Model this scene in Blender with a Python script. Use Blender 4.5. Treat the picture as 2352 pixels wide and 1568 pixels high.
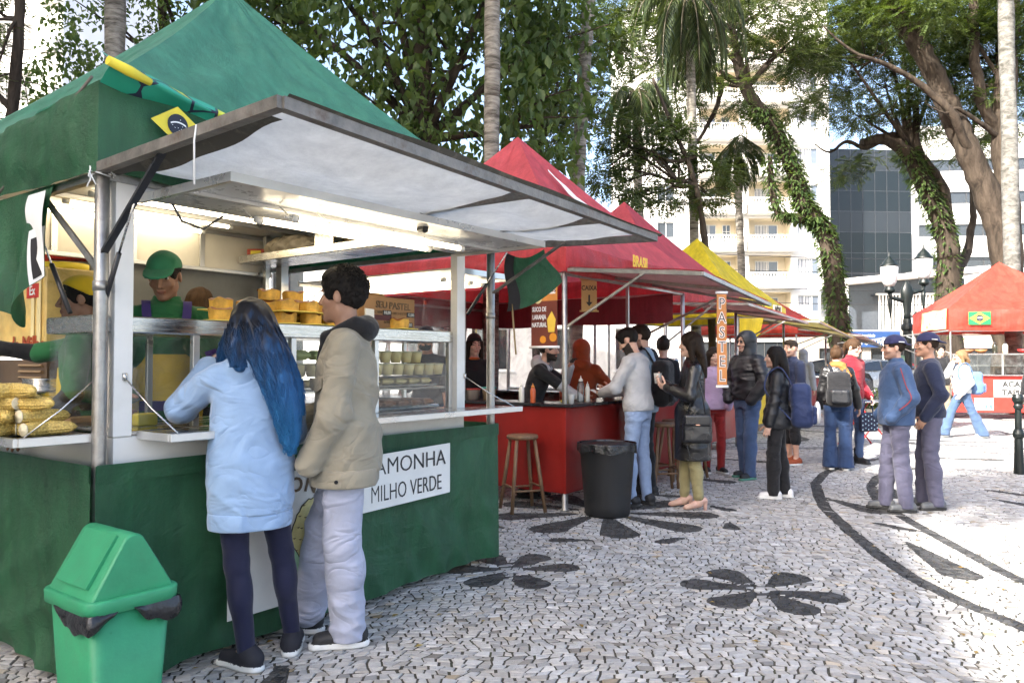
import bpy, math, random
import numpy as np
from mathutils import Vector, Matrix, Quaternion
for _o in list(bpy.data.objects):
    bpy.data.objects.remove(_o)
random.seed(7); RNG = np.random.default_rng(7)
SC = bpy.context.scene
C = SC.collection
PI = math.pi
R = math.radians
# ---------------------------------------------------------------- camera
CAMH, PITCH, FOC = 1.4, 0.0261, 1764.0      # focal length in pixels of a 2352 px wide picture
cam_d = bpy.data.cameras.new('camera')
cam_d.sensor_width = 36.0; cam_d.lens = 36.0 * FOC / 2352.0
cam_d.clip_start = 0.05; cam_d.clip_end = 1500
cam = bpy.data.objects.new('camera', cam_d); C.objects.link(cam)
cam.location = (0, 0, CAMH); cam.rotation_euler = (PI / 2 + PITCH, 0, 0)
SC.camera = cam
# ---------------------------------------------------------------- daylight
SUN_EL = R(37); SUN_AZ = math.atan2(-0.74, -0.67)   # compass angle (x, y) towards the sun: behind the camera, to its left
W = bpy.data.worlds.new('World'); SC.world = W; W.use_nodes = True
_nt = W.node_tree; _nt.nodes.clear()
_sky = _nt.nodes.new('ShaderNodeTexSky'); _sky.sky_type = 'NISHITA'; _sky.sun_disc = False
_sky.sun_elevation = SUN_EL; _sky.sun_rotation = SUN_AZ; _sky.altitude = 900; _sky.air_density = 1.0; _sky.dust_density = 9.0; _sky.ozone_density = .4
_bg = _nt.nodes.new('ShaderNodeBackground'); _bg.inputs['Strength'].default_value = 0.15
_wo = _nt.nodes.new('ShaderNodeOutputWorld')
_nt.links.new(_sky.outputs[0], _bg.inputs[0]); _nt.links.new(_bg.outputs[0], _wo.inputs[0])
sun_d = bpy.data.lights.new('sun', 'SUN'); sun_d.energy = 4.6; sun_d.angle = R(0.53); sun_d.color = (1.0, 0.955, 0.88)
sun = bpy.data.objects.new('sun', sun_d); C.objects.link(sun)
SUNV = Vector((-0.74 * math.cos(SUN_EL), -0.67 * math.cos(SUN_EL), math.sin(SUN_EL)))
sun.rotation_euler = (-SUNV).to_track_quat('-Z', 'Y').to_euler(); sun.location = (0, 0, 60)
VS = SC.view_settings
VS.view_transform = 'Standard'; VS.look = 'None'; VS.gamma = 1.0; VS.use_curve_mapping = False
VS.exposure = 2.08
SC.render.engine = 'CYCLES'
SC.cycles.use_denoising = True
SC.cycles.max_bounces = 6; SC.cycles.diffuse_bounces = 3; SC.cycles.glossy_bounces = 3; SC.cycles.transmission_bounces = 3; SC.cycles.transparent_max_bounces = 32
SC.cycles.use_adaptive_sampling = True; SC.cycles.adaptive_threshold = .03
SC.cycles.sample_clamp_indirect = 6.0
SC.cycles.caustics_reflective = False; SC.cycles.caustics_refractive = False

def gp(px, py, z=0.0):
    """the point at height z that was measured at px, py on a 2352 px wide print of the photograph"""
    xc = (px - 1176) / FOC; yc = (784 - py) / FOC
    dx, dy, dz = xc, math.cos(PITCH) - yc * math.sin(PITCH), math.sin(PITCH) + yc * math.cos(PITCH)
    t = (z - CAMH) / dz
    return Vector((dx * t, dy * t, z))
def at(px, py, Y):
    xc = (px - 1176) / FOC; yc = (784 - py) / FOC
    dx, dy, dz = xc, math.cos(PITCH) - yc * math.sin(PITCH), math.sin(PITCH) + yc * math.cos(PITCH)
    t = Y / dy
    return Vector((dx * t, Y, CAMH + dz * t))

# ---------------------------------------------------------------- materials
_M = {}
def new_mat(name):
    m = bpy.data.materials.new(name); m.use_nodes = True
    nt = m.node_tree
    return m, nt, nt.nodes['Principled BSDF'], nt.nodes['Material Output']
def M(name, col=(.5, .5, .5), rough=.6, metal=0.0, var=.12, vs=6.0, bump=0.0, bs=60.0, spec=.5, trans=0.0, attr=None, coat=0.0, dirt=0.0, dirtcol=(.08, .07, .06), stretch=(1, 1, 1), emit=0.0, sheen=0.0, rvar=.12, wrk=0.0):
    """a painted, woven or cast surface: colour that wanders a little, uneven gloss, fine relief"""
    if name in _M: return _M[name]
    m, nt, b, out = new_mat(name); N = nt.nodes; L = nt.links
    tc = N.new('ShaderNodeTexCoord'); mp = N.new('ShaderNodeMapping'); mp.inputs['Scale'].default_value = stretch
    L.new(tc.outputs['Object'], mp.inputs[0])
    n1 = N.new('ShaderNodeTexNoise'); n1.inputs['Scale'].default_value = vs; n1.inputs['Detail'].default_value = 6; n1.inputs['Roughness'].default_value = .65
    L.new(mp.outputs[0], n1.inputs['Vector'])
    rmp = N.new('ShaderNodeMapRange'); rmp.inputs[1].default_value = .3; rmp.inputs[2].default_value = .7; rmp.inputs[3].default_value = 1 - var; rmp.inputs[4].default_value = 1 + var
    L.new(n1.outputs['Fac'], rmp.inputs[0])
    mx = N.new('ShaderNodeVectorMath'); mx.operation = 'SCALE'
    if attr:
        at_ = N.new('ShaderNodeAttribute'); at_.attribute_name = attr; L.new(at_.outputs['Color'], mx.inputs[0])
    else:
        mx.inputs[0].default_value = col[:3]
    L.new(rmp.outputs[0], mx.inputs['Scale'])
    src = mx.outputs[0]
    if dirt > 0:
        n3 = N.new('ShaderNodeTexNoise'); n3.inputs['Scale'].default_value = vs * .6; n3.inputs['Detail'].default_value = 9; n3.inputs['Roughness'].default_value = .75
        L.new(mp.outputs[0], n3.inputs['Vector'])
        r3 = N.new('ShaderNodeMapRange'); r3.inputs[1].default_value = .52; r3.inputs[2].default_value = .72; r3.inputs[3].default_value = 0; r3.inputs[4].default_value = dirt
        L.new(n3.outputs['Fac'], r3.inputs[0])
        mm = N.new('ShaderNodeMix'); mm.data_type = 'RGBA'; L.new(r3.outputs[0], mm.inputs[0]); L.new(src, mm.inputs[6]); mm.inputs[7].default_value = (*dirtcol, 1)
        src = mm.outputs[2]
    L.new(src, b.inputs['Base Color'])
    b.inputs['Metallic'].default_value = metal
    r2 = N.new('ShaderNodeMapRange'); r2.inputs[1].default_value = .3; r2.inputs[2].default_value = .7; r2.inputs[3].default_value = max(.02, rough - rvar); r2.inputs[4].default_value = min(1, rough + rvar)
    L.new(n1.outputs['Fac'], r2.inputs[0]); L.new(r2.outputs[0], b.inputs['Roughness'])
    b.inputs['Specular IOR Level'].default_value = spec
    if coat: b.inputs['Coat Weight'].default_value = coat; b.inputs['Coat Roughness'].default_value = .15
    if sheen: b.inputs['Sheen Weight'].default_value = sheen
    if emit:
        b.inputs['Emission Color'].default_value = (*col[:3], 1); b.inputs['Emission Strength'].default_value = emit
    if bump > 0:
        n2 = N.new('ShaderNodeTexNoise'); n2.inputs['Scale'].default_value = bs; n2.inputs['Detail'].default_value = 5
        L.new(mp.outputs[0], n2.inputs['Vector'])
        bp = N.new('ShaderNodeBump'); bp.inputs['Strength'].default_value = bump; bp.inputs['Distance'].default_value = .01
        L.new(n2.outputs['Fac'], bp.inputs['Height'])
        if wrk > 0:
            n4 = N.new('ShaderNodeTexNoise'); n4.inputs['Scale'].default_value = 4.5; n4.inputs['Detail'].default_value = 2; n4.inputs['Distortion'].default_value = 1.0
            mp4 = N.new('ShaderNodeMapping'); mp4.inputs['Scale'].default_value = (1, 1, 1.7); L.new(tc.outputs['Object'], mp4.inputs[0]); L.new(mp4.outputs[0], n4.inputs['Vector'])
            b4 = N.new('ShaderNodeBump'); b4.inputs['Strength'].default_value = wrk; b4.inputs['Distance'].default_value = .05
            sb = N.new('ShaderNodeMath'); sb.operation = 'SUBTRACT'; sb.inputs[1].default_value = .5; L.new(n4.outputs['Fac'], sb.inputs[0])
            ab = N.new('ShaderNodeMath'); ab.operation = 'ABSOLUTE'; L.new(sb.outputs[0], ab.inputs[0]); L.new(ab.outputs[0], b4.inputs['Height']); L.new(b4.outputs[0], bp.inputs['Normal'])
        L.new(bp.outputs[0], b.inputs['Normal'])
    if trans > 0:
        t = N.new('ShaderNodeBsdfTranslucent'); L.new(src, t.inputs[0])
        ms = N.new('ShaderNodeMixShader'); ms.inputs[0].default_value = trans
        L.new(b.outputs[0], ms.inputs[1]); L.new(t.outputs[0], ms.inputs[2]); L.new(ms.outputs[0], out.inputs[0])
    _M[name] = m
    return m
def M_tarp(name, col, rough=.42, trans=.22, scuff=.25, stain=.70):
    """coated tarpaulin: glossy, creased, with paler scuffs"""
    if name in _M: return _M[name]
    m, nt, b, out = new_mat(name); N = nt.nodes; L = nt.links
    tc = N.new('ShaderNodeTexCoord')
    n1 = N.new('ShaderNodeTexNoise'); n1.inputs['Scale'].default_value = 2.2; n1.inputs['Detail'].default_value = 8; n1.inputs['Roughness'].default_value = .7; n1.inputs['Distortion'].default_value = 1.2
    L.new(tc.outputs['Object'], n1.inputs['Vector'])
    cr = N.new('ShaderNodeValToRGB'); cr.color_ramp.elements[0].position = .25; cr.color_ramp.elements[1].position = .8
    cr.color_ramp.elements[0].color = (*[c * .86 for c in col], 1); cr.color_ramp.elements[1].color = (*[c * 1.08 + .01 for c in col], 1)
    L.new(n1.outputs['Fac'], cr.inputs[0])
    n2 = N.new('ShaderNodeTexNoise'); n2.inputs['Scale'].default_value = 9; n2.inputs['Detail'].default_value = 10; n2.inputs['Roughness'].default_value = .8
    L.new(tc.outputs['Object'], n2.inputs['Vector'])
    mr = N.new('ShaderNodeMapRange'); mr.inputs[1].default_value = .6; mr.inputs[2].default_value = .75; mr.inputs[4].default_value = scuff
    L.new(n2.outputs['Fac'], mr.inputs[0])
    mm = N.new('ShaderNodeMix'); mm.data_type = 'RGBA'; L.new(mr.outputs[0], mm.inputs[0]); L.new(cr.outputs[0], mm.inputs[6]); mm.inputs[7].default_value = (*[c * .6 + .18 for c in col], 1)
    n5 = N.new('ShaderNodeTexNoise'); n5.inputs['Scale'].default_value = 2.0; n5.inputs['Detail'].default_value = 7; n5.inputs['Roughness'].default_value = .7
    mp5 = N.new('ShaderNodeMapping'); mp5.inputs['Scale'].default_value = (4, 4, .5); L.new(tc.outputs['Object'], mp5.inputs[0]); L.new(mp5.outputs[0], n5.inputs['Vector'])
    m5 = N.new('ShaderNodeMapRange'); m5.inputs[1].default_value = .35; m5.inputs[2].default_value = .65; m5.inputs[3].default_value = stain; m5.inputs[4].default_value = 1.12; L.new(n5.outputs['Fac'], m5.inputs[0])
    s5 = N.new('ShaderNodeVectorMath'); s5.operation = 'SCALE'; L.new(mm.outputs[2], s5.inputs[0]); L.new(m5.outputs[0], s5.inputs['Scale'])
    L.new(s5.outputs[0], b.inputs['Base Color'])
    rr = N.new('ShaderNodeMapRange'); rr.inputs[3].default_value = rough - .15; rr.inputs[4].default_value = rough + .2
    L.new(n1.outputs['Fac'], rr.inputs[0]); L.new(rr.outputs[0], b.inputs['Roughness'])
    v = N.new('ShaderNodeTexVoronoi'); v.feature = 'DISTANCE_TO_EDGE'; v.inputs['Scale'].default_value = 3.2
    nm = N.new('ShaderNodeMix'); nm.data_type = 'VECTOR'; nm.inputs[0].default_value = .25; L.new(tc.outputs['Object'], nm.inputs[4]); L.new(n1.outputs['Color'], nm.inputs[5]); L.new(nm.outputs[1], v.inputs['Vector'])
    bp = N.new('ShaderNodeBump'); bp.inputs['Strength'].default_value = .6; bp.inputs['Distance'].default_value = .045
    ad = N.new('ShaderNodeMath'); ad.operation = 'MULTIPLY_ADD'; ad.inputs[1].default_value = .5; L.new(n2.outputs['Fac'], ad.inputs[0]); L.new(v.outputs['Distance'], ad.inputs[2])
    L.new(ad.outputs[0], bp.inputs['Height']); L.new(bp.outputs[0], b.inputs['Normal'])
    t = N.new('ShaderNodeBsdfTranslucent'); L.new(s5.outputs[0], t.inputs[0])
    ms = N.new('ShaderNodeMixShader'); ms.inputs[0].default_value = trans
    L.new(b.outputs[0], ms.inputs[1]); L.new(t.outputs[0], ms.inputs[2]); L.new(ms.outputs[0], out.inputs[0])
    _M[name] = m
    return m
def M_glass(name, tint=(.95, .98, .97), refl=.9, op=.03, smudge=.05, rough=.03):
    """a thin sheet of glass or clear plastic: lets light through, mirrors at grazing angles, slightly dusty"""
    if name in _M: return _M[name]
    m, nt, b, out = new_mat(name); N = nt.nodes; L = nt.links
    tr = N.new('ShaderNodeBsdfTransparent'); tr.inputs[0].default_value = (*tint, 1)
    gl = N.new('ShaderNodeBsdfGlossy'); gl.inputs['Roughness'].default_value = rough; gl.inputs[0].default_value = (refl, refl, refl, 1)
    fr = N.new('ShaderNodeFresnel'); fr.inputs[0].default_value = 1.5
    m1 = N.new('ShaderNodeMixShader'); L.new(fr.outputs[0], m1.inputs[0]); L.new(tr.outputs[0], m1.inputs[1]); L.new(gl.outputs[0], m1.inputs[2])
    df = N.new('ShaderNodeBsdfDiffuse'); df.inputs[0].default_value = (.75, .76, .76, 1)
    tc = N.new('ShaderNodeTexCoord'); n1 = N.new('ShaderNodeTexNoise'); n1.inputs['Scale'].default_value = 4; n1.inputs['Detail'].default_value = 8; n1.inputs['Distortion'].default_value = 1.5
    L.new(tc.outputs['Object'], n1.inputs['Vector'])
    mr = N.new('ShaderNodeMapRange'); mr.inputs[1].default_value = .4; mr.inputs[2].default_value = .75; mr.inputs[3].default_value = op * .4; mr.inputs[4].default_value = op + smudge
    L.new(n1.outputs['Fac'], mr.inputs[0])
    m2 = N.new('ShaderNodeMixShader'); L.new(mr.outputs[0], m2.inputs[0]); L.new(m1.outputs[0], m2.inputs[1]); L.new(df.outputs[0], m2.inputs[2])
    L.new(m2.outputs[0], out.inputs[0])
    _M[name] = m
    return m
def M_emit(name, col, s):
    if name in _M: return _M[name]
    m, nt, b, out = new_mat(name)
    b.inputs['Base Color'].default_value = (.8, .8, .8, 1); b.inputs['Emission Color'].default_value = (*col, 1); b.inputs['Emission Strength'].default_value = s
    _M[name] = m
    return m

# ---------------------------------------------------------------- mesh building
def tag(o, label=None, cat=None, group=None, kind=None):
    if label: o['label'] = label
    if cat: o['category'] = cat
    if group: o['group'] = group
    if kind: o['kind'] = kind
    return o
def empty(name, loc=(0, 0, 0), rz=0.0, label=None, cat=None, group=None, parent=None):
    o = bpy.data.objects.new(name, None); C.objects.link(o); o.location = loc; o.rotation_euler = (0, 0, rz)
    o.empty_display_size = .1
    if parent: o.parent = parent
    return tag(o, label, cat, group)
def mk(name, v, f, mats, parent=None, smooth=False, fm=None, loc=None, rot=None, cols=None):
    me = bpy.data.meshes.new(name)
    if isinstance(v, np.ndarray) and isinstance(f, np.ndarray):
        n = f.shape[1]
        me.vertices.add(len(v)); me.vertices.foreach_set('co', np.ascontiguousarray(v, np.float32).ravel())
        me.loops.add(f.size); me.loops.foreach_set('vertex_index', np.ascontiguousarray(f, np.int32).ravel())
        me.polygons.add(len(f)); me.polygons.foreach_set('loop_start', np.arange(0, f.size, n, dtype=np.int32))
        me.polygons.foreach_set('loop_total', np.full(len(f), n, np.int32))
    else:
        me.from_pydata([tuple(p) for p in v], [], [tuple(int(i) for i in q) for q in f])
    if not isinstance(mats, (list, tuple)): mats = [mats]
    for m in mats: me.materials.append(m)
    if fm is not None: me.polygons.foreach_set('material_index', np.asarray(fm, np.int32))
    if smooth: me.polygons.foreach_set('use_smooth', np.ones(len(me.polygons), bool))
    if cols is not None:
        a = me.color_attributes.new('col', 'FLOAT_COLOR', 'POINT')
        a.data.foreach_set('color', np.ascontiguousarray(cols, np.float32).ravel())
    me.update(); me.validate()
    o = bpy.data.objects.new(name, me); C.objects.link(o)
    if parent: o.parent = parent
    if loc is not None: o.location = loc
    if rot is not None: o.rotation_euler = rot
    return o
def perp(d):
    d = Vector(d).normalized()
    u = d.cross(Vector((0, 0, 1)))
    if u.length < 1e-4: u = Vector((1, 0, 0))
    u.normalize()
    return u, d.cross(u).normalized()
class MB:
    """collects solids; build() links them as one mesh object"""
    def __init__(s): s.v = []; s.f = []; s.m = []; s.sm = []
    def _add(s, v, f, m=0, sm=False):
        b = len(s.v); s.v += [tuple(p) for p in v]; s.f += [tuple(i + b for i in q) for q in f]; s.m += [m] * len(f); s.sm += [sm] * len(f)
        return s
    def box(s, c, d, rz=0.0, m=0, rot=None, bev=0.0):
        c = Vector(c); h = Vector(d) / 2
        Q = rot if rot is not None else Matrix.Rotation(rz, 3, 'Z')
        if bev <= 0:
            P = [c + Q @ Vector((x * h.x, y * h.y, z * h.z)) for z in (-1, 1) for y in (-1, 1) for x in (-1, 1)]
            return s._add(P, [(0, 2, 3, 1), (4, 5, 7, 6), (0, 1, 5, 4), (2, 6, 7, 3), (0, 4, 6, 2), (1, 3, 7, 5)], m)
        b = min(bev, h.x * .9, h.y * .9, h.z * .9); P = []
        for (z, ins) in ((-h.z, b), (-h.z + b, 0), (h.z - b, 0), (h.z, b)):
            for (x, y) in ((-h.x + ins + b * .3, -h.y + ins), (h.x - ins - b * .3, -h.y + ins), (h.x - ins, -h.y + ins + b * .3), (h.x - ins, h.y - ins - b * .3), (h.x - ins - b * .3, h.y - ins), (-h.x + ins + b * .3, h.y - ins), (-h.x + ins, h.y - ins - b * .3), (-h.x + ins, -h.y + ins + b * .3)):
                P.append(c + Q @ Vector((x, y, z)))
        F = [tuple(range(7, -1, -1)), tuple(range(24, 32))]
        for k in range(3):
            for i in range(8):
                j = (i + 1) % 8; F.append((k * 8 + i, k * 8 + j, k * 8 + 8 + j, k * 8 + 8 + i))
        return s._add(P, F, m)
    def bar(s, p, q, w, h=None, m=0, up=None):
        p = Vector(p); q = Vector(q); d = q - p; h = h or w
        if up is None: u, v = perp(d)
        else:
            v = Vector(up); u = d.cross(v).normalized(); v = u.cross(d).normalized()
        P = [a + u * (x * w / 2) + v * (y * h / 2) for a in (p, q) for (x, y) in ((-1, -1), (1, -1), (1, 1), (-1, 1))]
        return s._add(P, [(3, 2, 1, 0), (4, 5, 6, 7), (0, 1, 5, 4), (1, 2, 6, 5), (2, 3, 7, 6), (3, 0, 4, 7)], m)
    def tube(s, pts, r, n=10, m=0, caps=True, sm=True):
        pts = [Vector(p) for p in pts]; k = len(pts)
        rs = r if isinstance(r, (list, tuple)) else [r] * k
        P = []; u = None
        for i in range(k):
            d = (pts[min(i + 1, k - 1)] - pts[max(i - 1, 0)]).normalized()
            if u is None: u, v = perp(d)
            else:
                u = (u - d * u.dot(d)); u = u.normalized() if u.length > 1e-6 else perp(d)[0]; v = d.cross(u)
            P += [pts[i] + (u * math.cos(2 * PI * a / n) + v * math.sin(2 * PI * a / n)) * rs[i] for a in range(n)]
        F = [(i * n + a, i * n + (a + 1) % n, (i + 1) * n + (a + 1) % n, (i + 1) * n + a) for i in range(k - 1) for a in range(n)]
        s._add(P, F, m, sm)
        if caps:
            b = len(s.v) - len(P)
            s.f += [tuple(b + a for a in range(n - 1, -1, -1)), tuple(b + (k - 1) * n + a for a in range(n))]; s.m += [m, m]; s.sm += [False, False]
        return s
    def lathe(s, prof, c=(0, 0, 0), n=20, m=0, sm=True, sx=1.0, sy=1.0, rot=None, mfn=None):
        c = Vector(c); Q = rot if rot is not None else Matrix.Identity(3)
        P = [c + Q @ Vector((r * sx * math.cos(2 * PI * a / n), r * sy * math.sin(2 * PI * a / n), z)) for (r, z) in prof for a in range(n)]
        for i in range(len(prof) - 1):
            mm = m if mfn is None else mfn(i)
            F = [(i * n + a, i * n + (a + 1) % n, (i + 1) * n + (a + 1) % n, (i + 1) * n + a) for a in range(n)]
            if i == 0: s._add(P, F, mm, sm); b = len(s.v) - len(P)
            else: s.f += [tuple(x + b for x in q) for q in F]; s.m += [mm] * n; s.sm += [sm] * n
        for e, rev in ((0, True), (len(prof) - 1, False)):
            if prof[e][0] > 1e-4:
                q = [b + e * n + a for a in range(n)]
                s.f.append(tuple(reversed(q)) if rev else tuple(q)); s.m.append(m if mfn is None else mfn(min(e, len(prof) - 2))); s.sm.append(False)
        return s
    def sheet(s, fn, nu, nv, m=0, sm=True):
        P = [fn(i / nu, j / nv) for j in range(nv + 1) for i in range(nu + 1)]
        F = [(j * (nu + 1) + i, j * (nu + 1) + i + 1, (j + 1) * (nu + 1) + i + 1, (j + 1) * (nu + 1) + i) for j in range(nv) for i in range(nu)]
        return s._add(P, F, m, sm)
    def poly(s, pts, h=None, m=0, n=None):
        """flat polygon, or a prism of thickness h along n"""
        pts = [Vector(p) for p in pts]; k = len(pts)
        if h is None: return s._add(pts, [tuple(range(k))], m)
        if n is None:
            n = (pts[1] - pts[0]).cross(pts[2] - pts[0]).normalized()
        n = Vector(n).normalized()
        P = pts + [p + n * h for p in pts]
        F = [tuple(range(k - 1, -1, -1)), tuple(range(k, 2 * k))] + [(i, (i + 1) % k, k + (i + 1) % k, k + i) for i in range(k)]
        return s._add(P, F, m)
    def build(s, name, mats, parent=None, loc=None, rot=None, T=None):
        v = s.v if T is None else [T @ Vector(p) for p in s.v]
        o = mk(name, v, s.f, mats, parent, fm=s.m, loc=loc, rot=rot)
        o.data.polygons.foreach_set('use_smooth', np.array(s.sm, bool))
        return o
def copy_tree(o, parent=None):
    c = o.copy(); C.objects.link(c); c.parent = parent
    for ch in list(o.children): copy_tree(ch, c)
    return c
def hsh(*a):
    return random.Random(str(a)).random()
def wob(x, y, seed=0.0):
    return (math.sin(x * 1.7 + seed) + math.sin(y * 2.3 + seed * 1.7 + 1.3 * math.sin(x * .9)) + math.sin((x + y) * 1.1 + seed * 2.9) + .6 * math.sin((x * 2.1 - y * 3.1) + seed)) / 3.6
def text(name, body, size, mat, loc, ux, uy, parent=None, align='CENTER', sx=1.0, ext=.0012, shear=0.0, bold=0.0):
    """raised lettering: flat glyphs lying in the plane of ux (along the line) and uy (up)"""
    cu = bpy.data.curves.new(name, 'FONT'); cu.body = body; cu.size = size; cu.align_x = align; cu.align_y = 'CENTER'; cu.extrude = ext; cu.shear = shear; cu.offset = bold; cu.resolution_u = 3
    cu.materials.append(mat)
    o = bpy.data.objects.new(name, cu); C.objects.link(o)
    ux = Vector(ux).normalized(); uy = Vector(uy).normalized(); uz = ux.cross(uy)
    Mx = Matrix((ux * sx, uy, uz)).transposed().to_4x4(); Mx.translation = Vector(loc)
    if parent: o.parent = parent
    o.matrix_local = Mx
    return o
# ================================================================ the mosaic pavement
def seg_d(px, py, a, b):
    ax, ay = a; bx, by = b
    vx, vy = bx - ax, by - ay
    t = np.clip(((px - ax) * vx + (py - ay) * vy) / (vx * vx + vy * vy + 1e-9), 0, 1)
    return np.hypot(px - ax - t * vx, py - ay - t * vy), t
SHAPES = []          # dark figures laid in basalt: (list of points, list of radii)
def flower(cx, cy, angs, r0, r1, w0, w1):
    for a in angs:
        a = R(a); SHAPES.append(([(cx + r0 * math.cos(a), cy + r0 * math.sin(a)), (cx + r1 * math.cos(a), cy + r1 * math.sin(a))], [w0, w1]))
flower(0.0, 5.22, [8, 62, 118, 178, 236, 292], .08, .345, .020, .118)
flower(1.54, 4.77, [43, 110, 163, 222, 284, 335], .08, .37, .020, .125)
flower(0.85, 7.18, [k * 40 - 8 for k in range(9)], .28, .88, .045, .165)
for k in range(9):
    a = R(k * 40 + 12); c_, s_ = math.cos(a), math.sin(a)
    SHAPES.append(([(.85 + 1.12 * c_ - .13 * s_, 7.18 + 1.12 * s_ + .13 * c_), (.85 + 1.2 * c_ + .13 * s_, 7.18 + 1.2 * s_ - .13 * c_)], [.02, .075]))
def band(pts, w): SHAPES.append((pts, [w] * len(pts)))
band([(5.4, 11.2), (4.5, 10.5), (3.92, 9.68), (3.5, 8.9), (3.22, 8.1), (3.0, 7.4), (2.8, 6.4), (2.66, 5.6), (2.60, 5.0), (2.63, 4.5), (2.72, 4.0), (2.9, 3.4), (3.2, 2.7)], .055)
band([(5.6, 10.3), (4.9, 9.9), (4.45, 9.4), (4.05, 8.7), (3.8, 8.1), (3.64, 7.6), (3.5, 6.8), (3.36, 5.8), (3.27, 5.1), (3.28, 4.4), (3.5, 3.6)], .05)
for a_, b_, w_ in (((3.07, 6.0), (2.96, 5.1), .13), ((3.25, 7.9), (3.4, 7.25), .14), ((3.15, 6.75), (3.3, 6.45), .07), ((4.3, 8.9), (3.95, 8.0), .12), ((2.0, 9.4), (2.5, 9.0), .12), ((4.9, 7.9), (5.3, 6.8), .16), ((6.2, 9.3), (6.6, 8.2), .16),
                   ((1.5, 10.2), (2.2, 10.6), .11), ((2.9, 11.2), (3.5, 10.8), .12), ((-1.06, 3.62), (-1.02, 3.05), .09), ((.2, 4.0 - .9), (.25, 2.6), .05), ((5.9, 11.3), (6.9, 11.0), .12), ((7.4, 10.2), (8.0, 9.0), .16)):
    SHAPES.append(([a_, b_], [.03, w_]))
band([(5.2, 8.4), (5.7, 7.6), (5.9, 6.6), (5.8, 5.4)], .06)
band([(6.8, 12.3), (7.6, 11.6), (8.0, 10.8), (8.6, 10.4)], .06)
def dark_sd(px, py):
    d = np.full(np.shape(px), 9.0)
    for pts, rs in SHAPES:
        for i in range(len(pts) - 1):
            q, t = seg_d(px, py, pts[i], pts[i + 1])
            d = np.minimum(d, q - (rs[i] + (rs[i + 1] - rs[i]) * t))
    return d
def clip_lvl(P, D, sgn):
    """the part of polygon P where sgn * D > 0 (D is given at the corners)"""
    out = []
    n = len(P)
    for i in range(n):
        j = (i + 1) % n; a, b = sgn * D[i], sgn * D[j]
        if a > 0: out.append(P[i])
        if (a > 0) != (b > 0):
            t = a / (a - b); out.append((P[i][0] + (P[j][0] - P[i][0]) * t, P[i][1] + (P[j][1] - P[i][1]) * t))
    return out
def area(P):
    return .5 * sum(P[i][0] * P[(i + 1) % len(P)][1] - P[(i + 1) % len(P)][0] * P[i][1] for i in range(len(P)))
def stall_clear(x, y):
    """true under the first two stalls, where no stone can be seen"""
    rx, ry = x + 1.743, y - 3.25
    s_, d_ = .595 * rx + .803 * ry, .803 * rx - .595 * ry
    return .10 < s_ < 2.5 and -2.5 < d_ < -.35
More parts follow.
